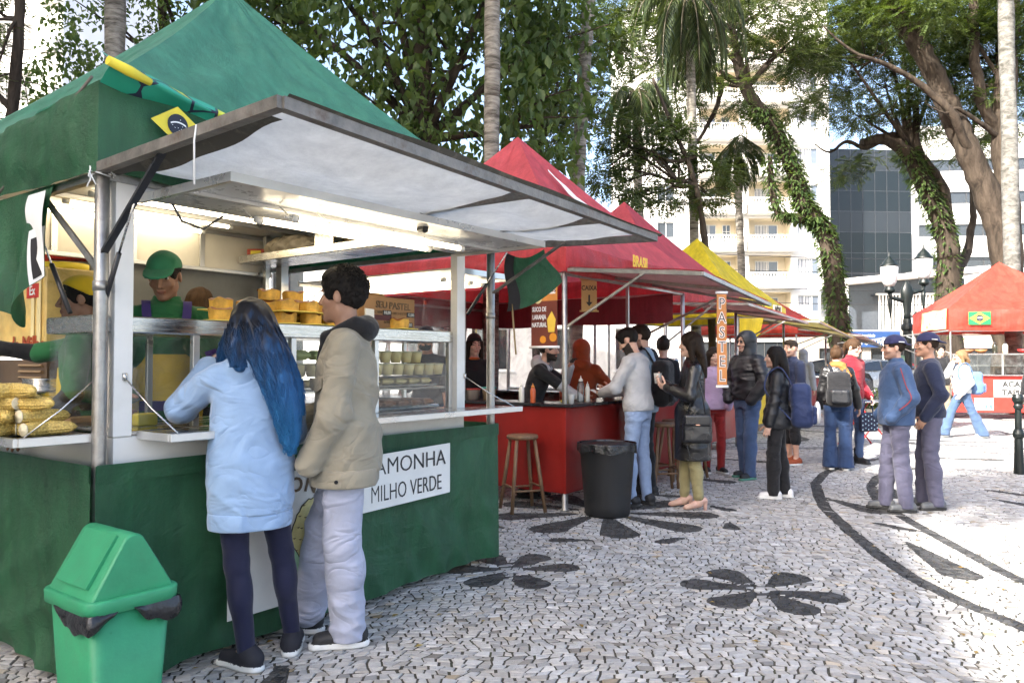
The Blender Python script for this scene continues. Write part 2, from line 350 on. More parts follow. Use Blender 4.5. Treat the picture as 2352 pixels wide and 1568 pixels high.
def build_pavement():
    hrow, wst = .048, .061
    x0, x1, y0, y1 = -4.6, 9.2, 2.3, 12.6
    nr = int((y1 - y0) / hrow); nc = int((x1 - x0) / wst)
    r = np.random.default_rng(3)
    rowoff = r.uniform(-.5, .5, nr + 1)
    jb = r.uniform(-.30, .30, (nr + 1, nc + 2)); jt = r.uniform(-.30, .30, (nr + 1, nc + 2)); yj = r.uniform(-.24, .24, (nr + 2, nc * 3 + 12))
    def warp(u, v):
        return (u + .16 * np.sin(v * 1.3 + .6 * np.sin(u * .7)) + .05 * np.sin(v * 3.7 + u * 1.1) + .02 * np.sin(v * 9 + u * 2),
                v + .20 * np.sin(u * 1.05 + .8 * np.sin(v * .5)) + .055 * np.sin(u * 2.9 - v * .8) + .022 * np.sin(u * 7.3 + v * 3))
    ii, jj = np.meshgrid(np.arange(nr), np.arange(nc), indexing='ij')
    def xb(i, j, top):
        return x0 + (j + rowoff[i] + (jt if top else jb)[i, j]) * wst
    def yb(i, x):
        k = np.clip(((x - x0) / wst * 1.5 + 6).astype(int), 0, yj.shape[1] - 1)
        return y0 + (i + yj[i, k]) * hrow
    corners = []
    for (dj, top) in ((0, False), (1, False), (1, True), (0, True)):
        x = xb(ii, jj + dj, top); y = yb(ii + (1 if top else 0), x)
        corners.append(warp(x, y))
    X = np.stack([c[0] for c in corners], -1).reshape(-1, 4); Y = np.stack([c[1] for c in corners], -1).reshape(-1, 4)
    cx, cy = X.mean(1), Y.mean(1)
    keep = (cy > 2.5) & (cy < 12.3) & (np.abs(cx - .1) < .667 * cy + 1.2) & ((cx * .803 - cy * .595) > -5.3)
    X, Y, cx, cy = X[keep], Y[keep], cx[keep], cy[keep]
    D = dark_sd(X, Y)
    stones = []
    for k in range(len(X)):
        if stall_clear(cx[k], cy[k]): continue
        P = [(X[k, i], Y[k, i]) for i in range(4)]
        d = D[k]
        if abs(d).min() > .12 or (d > 0).all() or (d < 0).all():
            stones.append((P, d[0] < 0))
        else:
            for sg, dk in ((1, False), (-1, True)):
                q = clip_lvl(P, d, sg)
                if len(q) >= 3 and abs(area(q)) > .0004: stones.append((q, dk))
    V = []; F = []; CO = []
    big = []
    rr = random.Random(5)
    for (P, dk) in stones:
        n = len(P)
        A = area(P)
        if abs(A) < 2e-4: continue
        if A < 0: P = P[::-1]
        mx = sum(p[0] for p in P) / n; my = sum(p[1] for p in P) / n
        sz = math.sqrt(abs(A)); jo = (.0028 if dk else .0034) * rr.uniform(.6, 1.5) / sz
        z0 = rr.uniform(-.0025, .0015); tx, ty = rr.uniform(-.04, .04), rr.uniform(-.04, .04)
        s1, s2 = 1 - 2 * jo, 1 - 2 * jo - .10
        vv = [(mx + (p[0] - mx) * s1, my + (p[1] - my) * s1, -.012) for p in P] + [(mx + (p[0] - mx) * s2, my + (p[1] - my) * s2, z0 + tx * (p[0] - mx) + ty * (p[1] - my)) for p in P]
        ff = [tuple(range(n, 2 * n))] + [(i, (i + 1) % n, n + (i + 1) % n, n + i) for i in range(n)]
        if dk:
            g = rr.uniform(.026, .075); col = (g * 1.02, g, g * .98, 1)
        else:
            g = rr.gauss(.425, .065); w = rr.uniform(.002, .026)
            if rr.random() < .05: g *= .55
            if rr.random() < .03: w += .05
            g = max(.16, min(.68, g)); col = (g + w, g, g - w * 1.3, 1)
        big.append((-(sz / max(my, 1)) if abs(mx) < .66 * my and my > 3.15 else 1, vv, ff, col))
    big.sort(key=lambda t: t[0])
    return big
STONES = build_pavement()
m_stone = M('mosaic_stone', (.5, .5, .5), rough=.62, var=.16, vs=30, bump=.5, bs=160, attr='col', dirt=.25, dirtcol=(.22, .21, .19), spec=.35)
m_bed = M('joint_grit', (.058, .051, .039), rough=.95, var=.4, vs=7, bump=.6, bs=90, dirt=.75, dirtcol=(.055, .075, .022))
def M_farpave():
    m, nt, b, out = new_mat('mosaic_far'); N = nt.nodes; L = nt.links
    g = N.new('ShaderNodeNewGeometry')
    v = N.new('ShaderNodeTexVoronoi'); v.inputs['Scale'].default_value = 15; L.new(g.outputs['Position'], v.inputs['Vector'])
    e = N.new('ShaderNodeTexVoronoi'); e.feature = 'DISTANCE_TO_EDGE'; e.inputs['Scale'].default_value = 15; L.new(g.outputs['Position'], e.inputs['Vector'])
    cr = N.new('ShaderNodeValToRGB'); cr.color_ramp.elements[0].color = (.3, .3, .29, 1); cr.color_ramp.elements[1].color = (.56, .55, .53, 1)
    sp = N.new('ShaderNodeSeparateColor'); L.new(v.outputs['Color'], sp.inputs[0]); L.new(sp.outputs[0], cr.inputs[0])
    mr = N.new('ShaderNodeMapRange'); mr.inputs[1].default_value = .02; mr.inputs[2].default_value = .09
    L.new(e.outputs['Distance'], mr.inputs[0])
    mm = N.new('ShaderNodeMix'); mm.data_type = 'RGBA'; L.new(mr.outputs[0], mm.inputs[0]); mm.inputs[6].default_value = (.06, .055, .045, 1); L.new(cr.outputs[0], mm.inputs[7])
    # dark arabesques repeated far out, where the stones are too small to tell apart
    w = N.new('ShaderNodeTexNoise'); w.inputs['Scale'].default_value = .35; w.inputs['Detail'].default_value = 0; L.new(g.outputs['Position'], w.inputs['Vector'])
    fr = N.new('ShaderNodeMath'); fr.operation = 'PINGPONG'; fr.inputs[1].default_value = .11; L.new(w.outputs['Fac'], fr.inputs[0])
    lt = N.new('ShaderNodeMath'); lt.operation = 'LESS_THAN'; lt.inputs[1].default_value = .011; L.new(fr.outputs[0], lt.inputs[0])
    m3 = N.new('ShaderNodeMix'); m3.data_type = 'RGBA'; L.new(lt.outputs[0], m3.inputs[0]); L.new(mm.outputs[2], m3.inputs[6]); m3.inputs[7].default_value = (.04, .04, .042, 1)
    L.new(m3.outputs[2], b.inputs['Base Color']); b.inputs['Roughness'].default_value = .7
    bp = N.new('ShaderNodeBump'); bp.inputs['Strength'].default_value = .4; bp.inputs['Distance'].default_value = .01; L.new(mr.outputs[0], bp.inputs['Height']); L.new(bp.outputs[0], b.inputs['Normal'])
    return m
_x = [-400, -4.6, 9.6, 400]; _y = [-60, 2.4, 12.4, 900]
_v = [(x, y, -.006) for y in _y for x in _x]
_f = [(j * 4 + i, j * 4 + i + 1, (j + 1) * 4 + i + 1, (j + 1) * 4 + i) for j in range(3) for i in range(3)]
pavement = mk('pavement', _v, _f, [m_bed, M_farpave()], fm=[0 if k == 4 else 1 for k in range(9)])
tag(pavement, kind='structure')
for (_s, vv, ff, col) in STONES[:300]:
    mk('stone', vv, ff, m_stone, pavement, cols=[col] * len(vv))
_V = []; _F = []; _C = []
for (_s, vv, ff, col) in STONES[300:]:
    b = len(_V); _V += vv; _F += [tuple(i + b for i in q) for q in ff]; _C += [col] * len(vv)
_o = mk('paving_stones', _V, _F, m_stone, pavement, cols=_C); tag(_o, kind='stuff')
del _V, _F, _C
# ================================================================ market stalls (local frame: x along the front, y inwards, z up)
m_galv = M('galvanised_steel', (.36, .35, .33), rough=.42, metal=.85, var=.25, vs=9, dirt=.6, dirtcol=(.12, .09, .06), bump=.15, bs=50)
m_rust = M('rusty_steel', (.20, .185, .165), rough=.6, metal=.5, var=.35, vs=14, dirt=.8, dirtcol=(.11, .06, .035), bump=.3, bs=70)
m_alu = M('aluminium', (.62, .62, .61), rough=.34, metal=.8, var=.08, vs=5, bump=.05)
m_steel = M('stainless_steel', (.60, .59, .57), rough=.24, metal=1.0, var=.08, vs=3, stretch=(1, 6, 30))
m_white = M('white_panel', (.76, .755, .73), rough=.38, var=.05, vs=3, dirt=.25, dirtcol=(.45, .41, .33))
m_cream = M('cream_panel', (.70, .66, .56), rough=.45, var=.06, vs=3, dirt=.2, dirtcol=(.4, .34, .24))
m_blackp = M('black_plastic', (.018, .018, .02), rough=.38, var=.2, bump=.05)
m_tube = M_emit('fluorescent_tube', (1.0, .84, .58), 3.0)
m_tubecap = M('tube_socket', (.75, .74, .70), rough=.4)
m_glass = M_glass('case_glass')
m_plastic = M_glass('clear_plastic', tint=(.93, .94, .95), refl=.8, op=.10, smudge=.22, rough=.12)
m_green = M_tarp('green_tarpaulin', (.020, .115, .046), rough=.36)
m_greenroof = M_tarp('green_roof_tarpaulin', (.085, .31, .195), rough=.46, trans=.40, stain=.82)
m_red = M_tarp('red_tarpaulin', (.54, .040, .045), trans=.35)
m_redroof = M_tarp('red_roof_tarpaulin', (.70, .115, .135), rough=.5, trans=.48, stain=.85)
m_crimson = M_tarp('crimson_roof_tarpaulin', (.52, .08, .105), rough=.5, trans=.42, stain=.85)
m_yellow = M_tarp('yellow_tarpaulin', (.72, .56, .02), trans=.25)
m_orange = M_tarp('scarlet_tarpaulin', (.62, .06, .035), trans=.3)
m_wtarp = M_tarp('white_tarpaulin', (.76, .755, .71), rough=.5, trans=.45, scuff=.05, stain=.90)
m_redpanel = M('red_painted_panel', (.27, .013, .009), rough=.42, var=.18, vs=2.5, dirt=.45, dirtcol=(.16, .02, .015), bump=.06)
m_yellowpanel = M('yellow_painted_panel', (.70, .50, .02), rough=.45, var=.12, dirt=.3)
m_black = M('black_laminate', (.02, .02, .022), rough=.3, var=.2)
m_cord = M('white_cord', (.75, .75, .74), rough=.6)
m_wtext = M('white_paint', (.80, .80, .78), rough=.6, var=.04)
m_ktext = M('black_ink', (.025, .025, .025), rough=.6, var=.1)
m_ytext = M('yellow_paint', (.75, .50, .03), rough=.6)
m_paper = M('printed_vinyl', (.74, .735, .70), rough=.5, var=.05, dirt=.2, dirtcol=(.5, .48, .42))
def lerp(a, b, t): return a + (b - a) * t
def roof_sheet(b, O, L, D, z0, z1, za, sag=.10, amp=.03, seed=0.0, over=.04, n=18, apex=None, mv=1, drop=None):
    """a tent roof: four creased panels and the valance below them; O is the near front corner"""
    A = Vector(O); c = [Vector((-over, -over, 0)), Vector((L + over, -over, 0)), Vector((L + over, D + over, 0)), Vector((-over, D + over, 0))]
    ap = Vector((L / 2, D / 2, za)) if apex is None else Vector(apex)
    for k in range(4):
        p, q = c[k], c[(k + 1) % 4]; nrm = ((q - p).cross(Vector((0, 0, 1)))).normalized()
        def f(u, v, p=p, q=q, k=k, nrm=nrm):
            e = lerp(p, q, u) + Vector((0, 0, z1)); e = e + Vector((0, 0, -.05 * math.sin(PI * u)))
            r = lerp(e, ap, v)
            r = r + Vector((0, 0, -sag * math.sin(PI * min(1, v * 1.02)) * (.55 + .45 * math.sin(PI * u))))
            w = math.sin(PI * u) ** .6 * (1 - v) ** .5
            ang = (u - .5) * (3 + 9 * v)
            r = r + nrm * (.018 * w * (1 - 2 * abs(math.sin(u * 11 + 2.2 * math.sin(v * 5 + seed + k) + 5 * v))) * (1 - v) ** .5)
            r = r + nrm * (amp * w * (wob(u * 9 + k * 3, v * 4, seed + k) + .5 * wob(u * 25 + k, v * 9, seed + 4)))
            return A + r
        b.sheet(f, n, n, m=0)
        def g(u, v, p=p, q=q, k=k, nrm=nrm):
            e = lerp(p, q, u); zt = z1 - .05 * math.sin(PI * u)
            zb = z0 + .03 * wob(u * 7, k, seed)
            z = lerp(zt, zb, v); bulge = .03 * math.sin(PI * v) + .022 * wob(u * 16 + k * 2, v * 5, seed + 9) * math.sin(PI * min(1, u * 1.0)) + .01 * wob(u * 47, v * 13, seed)
            return A + Vector((e.x, e.y, z)) + nrm * ((bulge + .012) * min(1, u * 14, (1 - u) * 14))
        b.sheet(g, n * 2, 8, m=mv)
def wire(name, pts, r, mat, parent, n=6): return MB().tube(pts, r, n=n).build(name, mat, parent)
def brazil_flag(parent, c, ux, uy, w, h, field=True):
    """flag on a sheet: green field, yellow rhombus, dark blue disc with a white band and stars"""
    c = Vector(c); ux = Vector(ux).normalized(); uy = Vector(uy).normalized(); n = ux.cross(uy)
    P = lambda x, y, o: c + ux * x + uy * y + n * o
    mf = M('flag_green', (.01, .20, .06), rough=.6); my = M('flag_yellow', (.72, .58, .04), rough=.6); mb = M('flag_navy', (.012, .016, .03), rough=.6); mw = m_wtext
    b = MB()
    if field: b.poly([P(-w / 2, -h / 2, 0), P(w / 2, -h / 2, 0), P(w / 2, h / 2, 0), P(-w / 2, h / 2, 0)], .002, 0)
    k = .9
    b.poly([P(-w * k / 2, 0, .004), P(0, -h * k / 2, .004), P(w * k / 2, 0, .004), P(0, h * k / 2, .004)], .002, 1)
    r = h * .26
    b.poly([P(r * math.cos(a), r * math.sin(a), .008) for a in [2 * PI * i / 28 for i in range(28)]], .002, 2)
    arc = lambda rad, a: (rad * math.cos(a), rad * math.sin(a) - r * 1.25)
    up = [arc(r * 1.55, R(a)) for a in range(118, 54, -8)]; dn = [arc(r * 1.42, R(a)) for a in range(56, 122, 8)]
    b.poly([P(x, y, .0115) for x, y in dn + up], .001, 3)
    for (x, y) in ((-.3, -.3), (.1, -.5), (.3, -.35), (-.1, -.65), (.42, -.1), (-.55, -.1), (.0, -.28), (.22, .5)):
        s_ = r * .045; b.poly([P(x * r - s_, y * r, .0115), P(x * r, y * r - s_, .0115), P(x * r + s_, y * r, .0115), P(x * r, y * r + s_, .0115)], .001, 3)
    return b.build('flag_print', [mf, my, mb, mw], parent)
def tubelamp(parent, p, q, r=.015):
    p = Vector(p); q = Vector(q); d = (q - p).normalized()
    o = MB().tube([p, q], r, n=10, caps=True).build('light_tube', m_tube, parent)
    for e, s_ in ((p, -1), (q, 1)): MB().tube([e, e + d * s_ * .035], r * 1.15, n=10).build('socket', m_tubecap, o)
    return o
E1 = Vector((.595, .803, 0)).normalized(); E2 = Vector((-.803, .595, 0)).normalized()
ROW = math.atan2(E1.y, E1.x)
# ---------------------------------------------------------------- the green corn stall
A0 = Vector((-1.743, 3.25, 0)); L1, D1 = 2.676, 2.3
st1 = empty('corn_stall', A0, ROW, 'green food stall with open white awning and lit glass counter, nearest of all', 'market stall', 'food stalls')
def loc1(x, y, z=0.0): return A0 + E1 * x + E2 * y + Vector((0, 0, z))
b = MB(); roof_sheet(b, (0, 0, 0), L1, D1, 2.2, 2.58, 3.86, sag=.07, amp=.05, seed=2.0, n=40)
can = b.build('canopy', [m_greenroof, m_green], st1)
brazil_flag(can, (.265, -.115, 2.45), (1, 0, 0), (0, 0, 1), .27, .185, field=False)
for (x, y) in ((0, 0), (L1, 0), (0, D1), (L1, D1)):
    MB().tube([(x, y, 0), (x, y, 1.05), (x, y, 1.62), (x, y, 2.27)], .029, n=16).build('post', m_galv, st1)
    MB().tube([(x, y, 1.70), (x, y, 1.74)], .0325, n=16).build('post_collar', m_galv, st1)
for p, q in (((0, 0), (L1, 0)), ((0, 0), (0, D1)), ((L1, 0), (L1, D1)), ((0, D1), (L1, D1))):
    MB().bar((*p, 2.19), (*q, 2.19), .035, .035).build('eaves_rail', m_galv, st1)
# awning: a rusty frame hinged on the eaves, the white-backed sheet laced into it
aw = empty('awning', parent=st1)
def awp(x, d): return Vector((x, -d, 2.215 + (d / 1.237) * (.030 - .085 * x / L1)))
for p, q, w in ((awp(-.02, 0), awp(-.02, 1.25), .042), (awp(-.02, 1.24), awp(L1 + .05, 1.24), .042), (awp(L1 + .05, 1.25), awp(L1 + .05, 0), .042), (awp(1.42, 0), awp(1.42, 1.22), .034), (awp(2.1, 0), awp(2.1, 1.22), .034)):
    MB().bar(p, q, w, w).build('frame_bar', m_rust, aw)
def aws(u, v, off=0.0):
    x = lerp(.0, L1 + .03, u); d = lerp(.02, 1.215, v); p = awp(x, d)
    sg = -.055 * math.sin(PI * v) * (.6 + .4 * abs(math.sin(PI * u * 2.1))) + .022 * wob(u * 9, v * 7, 3.1) + .012 * wob(u * 22, v * 12, 1.0)
    ed = min(1, min(v, 1 - v) * 9, min(u, 1 - u) * 14)
    return p + Vector((0, 0, sg * ed + .022 + off))
MB().sheet(aws, 46, 26).build('awning_lining', m_wtarp, aw)
def hemf(u, v):
    p = awp(lerp(-.01, L1 + .1, u), 1.265)
    return p + Vector((0, .012 - .02 * v, .016 + v * .026 * (1 + .6 * wob(u * 11, 0, 2)) * (.4 + .6 * math.sin(PI * min(1, u * 1.3)))))
MB().sheet(hemf, 50, 3).build('rolled_hem', M('dark_webbing', (.05, .045, .035), rough=.8, dirt=.5, dirtcol=(.3, .27, .2)), aw)
def strip(u, v):
    p = awp(lerp(.18, .55, u) - .0, lerp(.1, .95, v)); return p + Vector((0, 0, -.03))
MB().sheet(lambda u, v: awp(.0 + u * (.05 + .03 * wob(v * 9, 1, 3)), lerp(.02, 1.15, v)) + Vector((0, 0, -.012 - .045 * u * math.sin(PI * v) + .008 * wob(v * 14, 2, 4))), 4, 24).build('webbing_strap', M('dark_webbing'), aw)
for (x, d, zt) in ((.0, .50, 1.86), (L1, .62, 1.88)):
    MB().bar((x, -.02, zt), awp(x, d), .030, .012, up=(0, 0, 1)).build('support_strut', m_blackp if x == 0 else m_rust, aw)
for (x, d, l) in ((.12, 1.23, .0), ):
    pass
b = MB(); p0 = awp(-.02, .78) + Vector((-.02, 0, .02)); b.tube([p0, p0 + Vector((-.008, 0, -.06)), p0 + Vector((-.012, -.01, -.22))], .0035, n=6); b.build('cable_tie', m_cord, aw)
b = MB(); k0 = Vector((-.01, -.02, 2.21))
for i in range(9):
    a = hsh('tie', i) * 6.28; b.tube([k0 + Vector((.03 * math.cos(a), .03 * math.sin(a), .02 * math.sin(3 * a))), k0 + Vector((.05 * math.cos(a + 1.8), .05 * math.sin(a + 1.8), .03 * math.cos(2 * a))), k0 + Vector((.06 * math.cos(a + 3), .04 * math.sin(a + 3), -.02 - .06 * hsh('t2', i)))], .003, n=5)
b.build('twine_knot', m_cord, aw)
b = MB(); q0 = awp(1.42, .52)
b.box(q0 + Vector((0, 0, -.02)), (.075, .05, .05), bev=.012); b.box(q0 + Vector((.01, 0, -.075)), (.04, .05, .10), bev=.01, rot=Matrix.Rotation(.25, 3, 'Y')); b.build('bulb_holder', m_blackp, aw)
# white cabin
cab = empty('cabin', parent=st1)
def cabox(name, lo, hi, mat, par=cab, bev=.004):
    lo = Vector(lo); hi = Vector(hi); return MB().box((lo + hi) / 2, hi - lo, bev=bev).build(name, mat, par)
cabox('front_apron', (.06, .0, .20), (2.385, .03, 1.075), m_white)
cabox('side_apron', (.06, .03, .20), (.09, 1.95, 1.075), m_white)
cabox('side_apron', (2.355, .03, .20), (2.385, 1.95, 1.075), m_white)
cabox('floor_plate', (.09, .03, .17), (2.355, 2.0, .20), m_galv)
cabox('corner_upright', (.055, -.008, 1.075), (.135, .05, 2.19), m_white)
cabox('corner_upright', (2.305, -.008, 1.075), (2.385, .05, 2.12), m_white)
cabox('corner_upright', (2.30, 1.86, .2), (2.37, 1.93, 2.4), m_alu)
cabox('corner_upright', (2.18, 1.90, .2), (2.22, 1.94, 2.4), m_alu)
cabox('corner_upright', (.06, 1.90, 1.075), (.12, 1.96, 2.4), m_alu)
cabox('ceiling_panel', (.06, .05, 2.405), (2.385, 2.08, 2.42), m_white)
cabox('head_rail', (.135, -.004, 2.125), (2.305, .04, 2.19), m_alu)
for y in (.5, 1.0, 1.5): cabox('ceiling_rib', (.08, y, 2.37), (2.36, y + .035, 2.405), m_alu)
cabox('rear_header', (.12, 2.0, 2.10), (2.30, 2.03, 2.405), m_cream)
for x in (.62, 1.14, 1.66): cabox('header_rib', (x, 1.985, 2.10), (x + .04, 2.0, 2.405), m_alu)
cabox('header_rib', (.12, 1.98, 2.085), (2.30, 2.0, 2.115), m_alu); cabox('header_rib', (.12, 1.98, 2.375), (2.30, 2.0, 2.405), m_alu)
cabox('side_header', (2.29, .06, 2.30), (2.31, 1.86, 2.405), m_alu)
cabox('rear_sheet', (.9, 2.05, .2), (2.3, 2.06, 2.10), M('dull_grey_sheet', (.16, .165, .16), rough=.6, dirt=.3))
cabox('upper_shelf', (1.98, .06, 2.165), (2.30, 1.95, 2.19), m_steel); cabox('shelf_lip', (1.965, .06, 2.165), (1.978, 1.95, 2.225), m_steel)
cabox('shelf_divider', (1.99, .98, 2.19), (2.29, 1.0, 2.40), m_steel); cabox('shelf_divider', (1.985, .86, 2.20), (1.995, 1.06, 2.38), m_steel)
# raised front hatch with its lamps
h1 = empty('front_hatch', parent=st1)
cabox('hatch_sheet', (.17, -.69, 2.118), (2.30, -.005, 2.13), M('grey_white_sheet', (.50, .50, .49), rough=.3, var=.06), h1, 0)
for lo, hi in (((.15, -.705, 2.098), (2.32, -.69, 2.135)), ((.15, -.69, 2.098), (.17, -.005, 2.135)), ((2.30, -.69, 2.098), (2.32, -.005, 2.135)), ((.17, -.36, 2.10), (2.30, -.34, 2.117))):
    cabox('hatch_rail', lo, hi, m_alu, h1, 0)
tubelamp(h1, (.59, -.285, 2.055), (1.70, -.285, 2.055)); tubelamp(h1, (.66, -.455, 2.055), (1.80, -.455, 2.055))
for (x, y) in ((.55, -.2), (.60, -.4), (.80, -.42)):
    wire('lamp_cable', [(x, y, 2.11), (x + .02, y - .03, 2.075), (x - .01, y - .05, 2.05), (x + .04, y - .06, 2.06)], .004, m_tubecap, h1)
wire('power_cable', [(.30, -.02, 2.12), (.36, .0, 2.05), (.48, .02, 2.03), (.56, -.02, 2.10)], .006, M('grey_cable', (.08, .08, .08), rough=.5), h1)
for d in (1.25, 1.58, 1.93): tubelamp(cab, (.55, d, 2.37), (1.63, d, 2.37))
for d in (.45, .85): tubelamp(cab, (.9, d, 2.37), (1.95, d, 2.37))
# hatch on the far side, folded up
h2 = empty('side_hatch', parent=st1)
cabox('hatch_sheet', (2.40, .12, 2.03), (3.10, 1.75, 2.042), m_white, h2, 0)
for lo, hi in (((2.395, .10, 2.01), (3.12, .12, 2.05)), ((2.395, 1.75, 2.01), (3.12, 1.77, 2.05)), ((3.10, .12, 2.01), (3.12, 1.75, 2.05))): cabox('hatch_rail', lo, hi, m_alu, h2, 0)
for x in (2.55, 2.70, 2.85, 3.0): tubelamp(h2, (x, .35, 1.985), (x, 1.5, 1.985))
for (p, q) in (((.02, .04, 1.60), (-.0, -.30, 2.10)), ((2.40, -.02, 1.72), (2.36, -.38, 2.10)), ((.03, .35, 1.62), (-.02, .62, 2.08)), ((2.36, 1.86, 1.75), (2.62, 1.72, 2.01))):
    b = MB(); p = Vector(p); q = Vector(q); b.tube([p, lerp(p, q, .5)], .011, n=8, m=0); b.tube([lerp(p, q, .48), q], .005, n=6, m=1); b.build('gas_strut', [m_blackp, m_steel], st1)
MB().bar((.0, .55, 2.16), (-.0, .04, 1.80), .03, .010, up=(1, 0, 0)).build('frame_brace', m_galv, st1)
# counter top, glass case, folding shelves
case = empty('display_case', parent=st1)
cabox('case_top', (-.02, .025, 1.525), (2.30, .47, 1.60), m_steel, case, .006)
cabox('case_base', (.14, .03, 1.075), (2.30, .62, 1.095), m_steel, case, .003)
for x in (.46, 1.02, 1.62, 2.285): cabox('case_upright', (x - .016, .03, 1.095), (x + .016, .062, 1.525), m_alu, case, .003)
for x in (.46, 1.02, 1.62, 2.285): cabox('case_upright', (x - .014, .45, 1.095), (x + .014, .472, 1.525), m_alu, case, .003)
for x0, x1 in ((.137, .444), (.476, 1.004), (1.036, 1.604), (1.636, 2.269)): MB().poly([(x0, .038, 1.10), (x1, .038, 1.10), (x1, .038, 1.522), (x0, .038, 1.522)]).build('glass_pane', m_glass, case)
MB().poly([(-.008, .46, 1.10), (-.008, .06, 1.10), (-.008, .06, 1.522), (-.008, .46, 1.522)]).build('glass_pane', m_glass, case)
for z in (1.225, 1.30): cabox('case_shelf', (1.05, .06, z), (2.26, .44, z + .012), m_steel if z < 1.25 else m_glass, case, 0)
fs = empty('folding_shelf', parent=st1)
cabox('shelf_plate', (.17, -.265, 1.085), (2.66, -.012, 1.094), m_steel, fs, 0)
cabox('shelf_edge', (.16, -.282, 1.062), (2.67, -.266, 1.097), m_alu, fs, .003); cabox('shelf_edge', (.155, -.266, 1.062), (.169, -.012, 1.097), m_alu, fs, .003)
cabox('shelf_plate', (-.30, .03, 1.085), (-.005, 1.55, 1.094), m_steel, fs, 0)
cabox('shelf_edge', (-.318, .02, 1.060), (-.30, 1.56, 1.098), m_alu, fs, .003); cabox('shelf_edge', (-.30, .012, 1.060), (-.005, .028, 1.098), m_alu, fs, .003)
for p, q in (((.10, -.012, 1.33), (.21, -.25, 1.095)), ((-.01, .012, 1.33), (-.28, .02, 1.10)), ((2.38, -.012, 1.30), (2.62, -.25, 1.095))):
    wire('stay_cable', [p, lerp(Vector(p), Vector(q), .5) + Vector((0, 0, -.012)), q], .0035, m_steel, fs)
    MB().tube([Vector(p) + Vector((0, 0, -.012)), Vector(p) + Vector((0, 0, .02))], .010, n=8).build('eye_bolt', m_steel, fs)
# tarpaulin skirt
sk = empty('skirt', parent=st1)
def skirt(p, q, nrm, seed, z1=.965, z0=.055):
    p = Vector(p); q = Vector(q); nrm = Vector(nrm); ln = (q - p).length
    def f(u, v):
        x = u * ln
        w = .014 * wob(x * 5.2, v * 2.2, seed) + .026 * (1 - 2 * abs(math.sin(x * 5 + 2.4 * math.sin(v * 3.3 + seed) + 4 * v))) * (.4 + .6 * abs(math.sin(x * 1.3 + seed))) + .011 * (1 - 2 * abs(math.sin(x * 9 - 7 * v + 1.5 * math.sin(x * 3)))) * v + .006 * wob(x * 19 + v * 6, v * 11, seed + 2)
        w *= (.25 + .75 * v) * min(1, u * 25, (1 - u) * 25)
        return lerp(p, q, u) + nrm * (.012 + w + .012 * v) + Vector((0, 0, lerp(z1, z0 + .02 * wob(x * 2, 1, seed), v)))
    MB().sheet(f, int(ln * 44), 40).build('skirt_sheet', m_green, sk)
    MB().sheet(lambda u, v: lerp(p, q, u) + nrm * (.020 + .004 * wob(u * ln * 7, v, seed)) + Vector((0, 0, lerp(z1 + .004, z1 - .075, v))), int(ln * 24), 3).build('skirt_hem', m_green, sk)
skirt((-.035, -.035, 0), (L1 + .02, -.035, 0), (0, -1, 0), 1.0); skirt((-.035, D1, 0), (-.035, -.035, 0), (-1, 0, 0), 4.0); skirt((L1 + .02, -.035, 0), (L1 + .02, D1, 0), (1, 0, 0), 7.0)
# printed signs on the skirt
sg = MB().poly([(1.36, -.106, .555), (2.12, -.106, .575), (2.12, -.106, .885), (1.36, -.106, .865)], .003).build('price_sign', m_paper, sk)
text('lettering', 'PAMONHA', .135, m_ktext, (1.74, -.111, .795), (1, 0, .02), (0, 0, 1), sg, sx=1.0, bold=-.001); text('lettering', 'MILHO VERDE', .135, m_ktext, (1.74, -.111, .645), (1, 0, .02), (0, 0, 1), sg, sx=.70, bold=-.001)
po = MB().poly([(.545, -.106, .185), (1.30, -.106, .185), (1.30, -.106, .845), (.545, -.106, .845)], .003).build('poster', m_paper, sk)
m_brown = M('brown_ink', (.12, .075, .035), rough=.6); m_cornp = M('pale_corn_ink', (.70, .62, .28), rough=.6, var=.15, vs=30); m_huskp = M('husk_green_ink', (.30, .50, .33), rough=.6, var=.25, vs=12)
for i, ch in enumerate('PAMONHA'):
    a = R(lerp(140, 40, i / 6)); c_ = Vector((.93 + .33 * math.cos(a), -.112, .44 + .33 * math.sin(a)))
    text('lettering', ch, .105, m_brown, c_, (math.sin(a), 0, -math.cos(a)), (math.cos(a), 0, math.sin(a)), po, bold=.002)
text('lettering', '363', .085, m_ktext, (1.12, -.112, .285), (1, 0, 0), (0, 0, 1), po)
def blob(cx, cz, rx, rz, tilt, off, mat, nm, n=22, amp=.0, fr=11):
    ps = []
    for i in range(n):
        a = 2 * PI * i / n; r_ = 1 + amp * math.sin(fr * a); x = rx * r_ * math.cos(a); z = rz * r_ * math.sin(a)
        ps.append((cx + x * math.cos(tilt) - z * math.sin(tilt), off, cz + x * math.sin(tilt) + z * math.cos(tilt)))
    return MB().poly(ps, .0012, n=(0, -1, 0)).build(nm, mat, po)
blob(.985, .515, .088, .185, -.30, -.1110, m_ktext, 'corn_print', 40, .03, 17); blob(.985, .515, .082, .179, -.30, -.1126, m_cornp, 'corn_print', 40, .03, 17)
for (x, z, rx, rz, t) in ((1.09, .50, .045, .17, -.55), (.90, .40, .05, .13, .55), (1.03, .36, .06, .10, -.9)):
    blob(x, z, rx, rz, t, -.1130, m_ktext, 'husk_print'); blob(x, z, rx - .006, rz - .006, t, -.1144, m_huskp, 'husk_print')
b = MB()
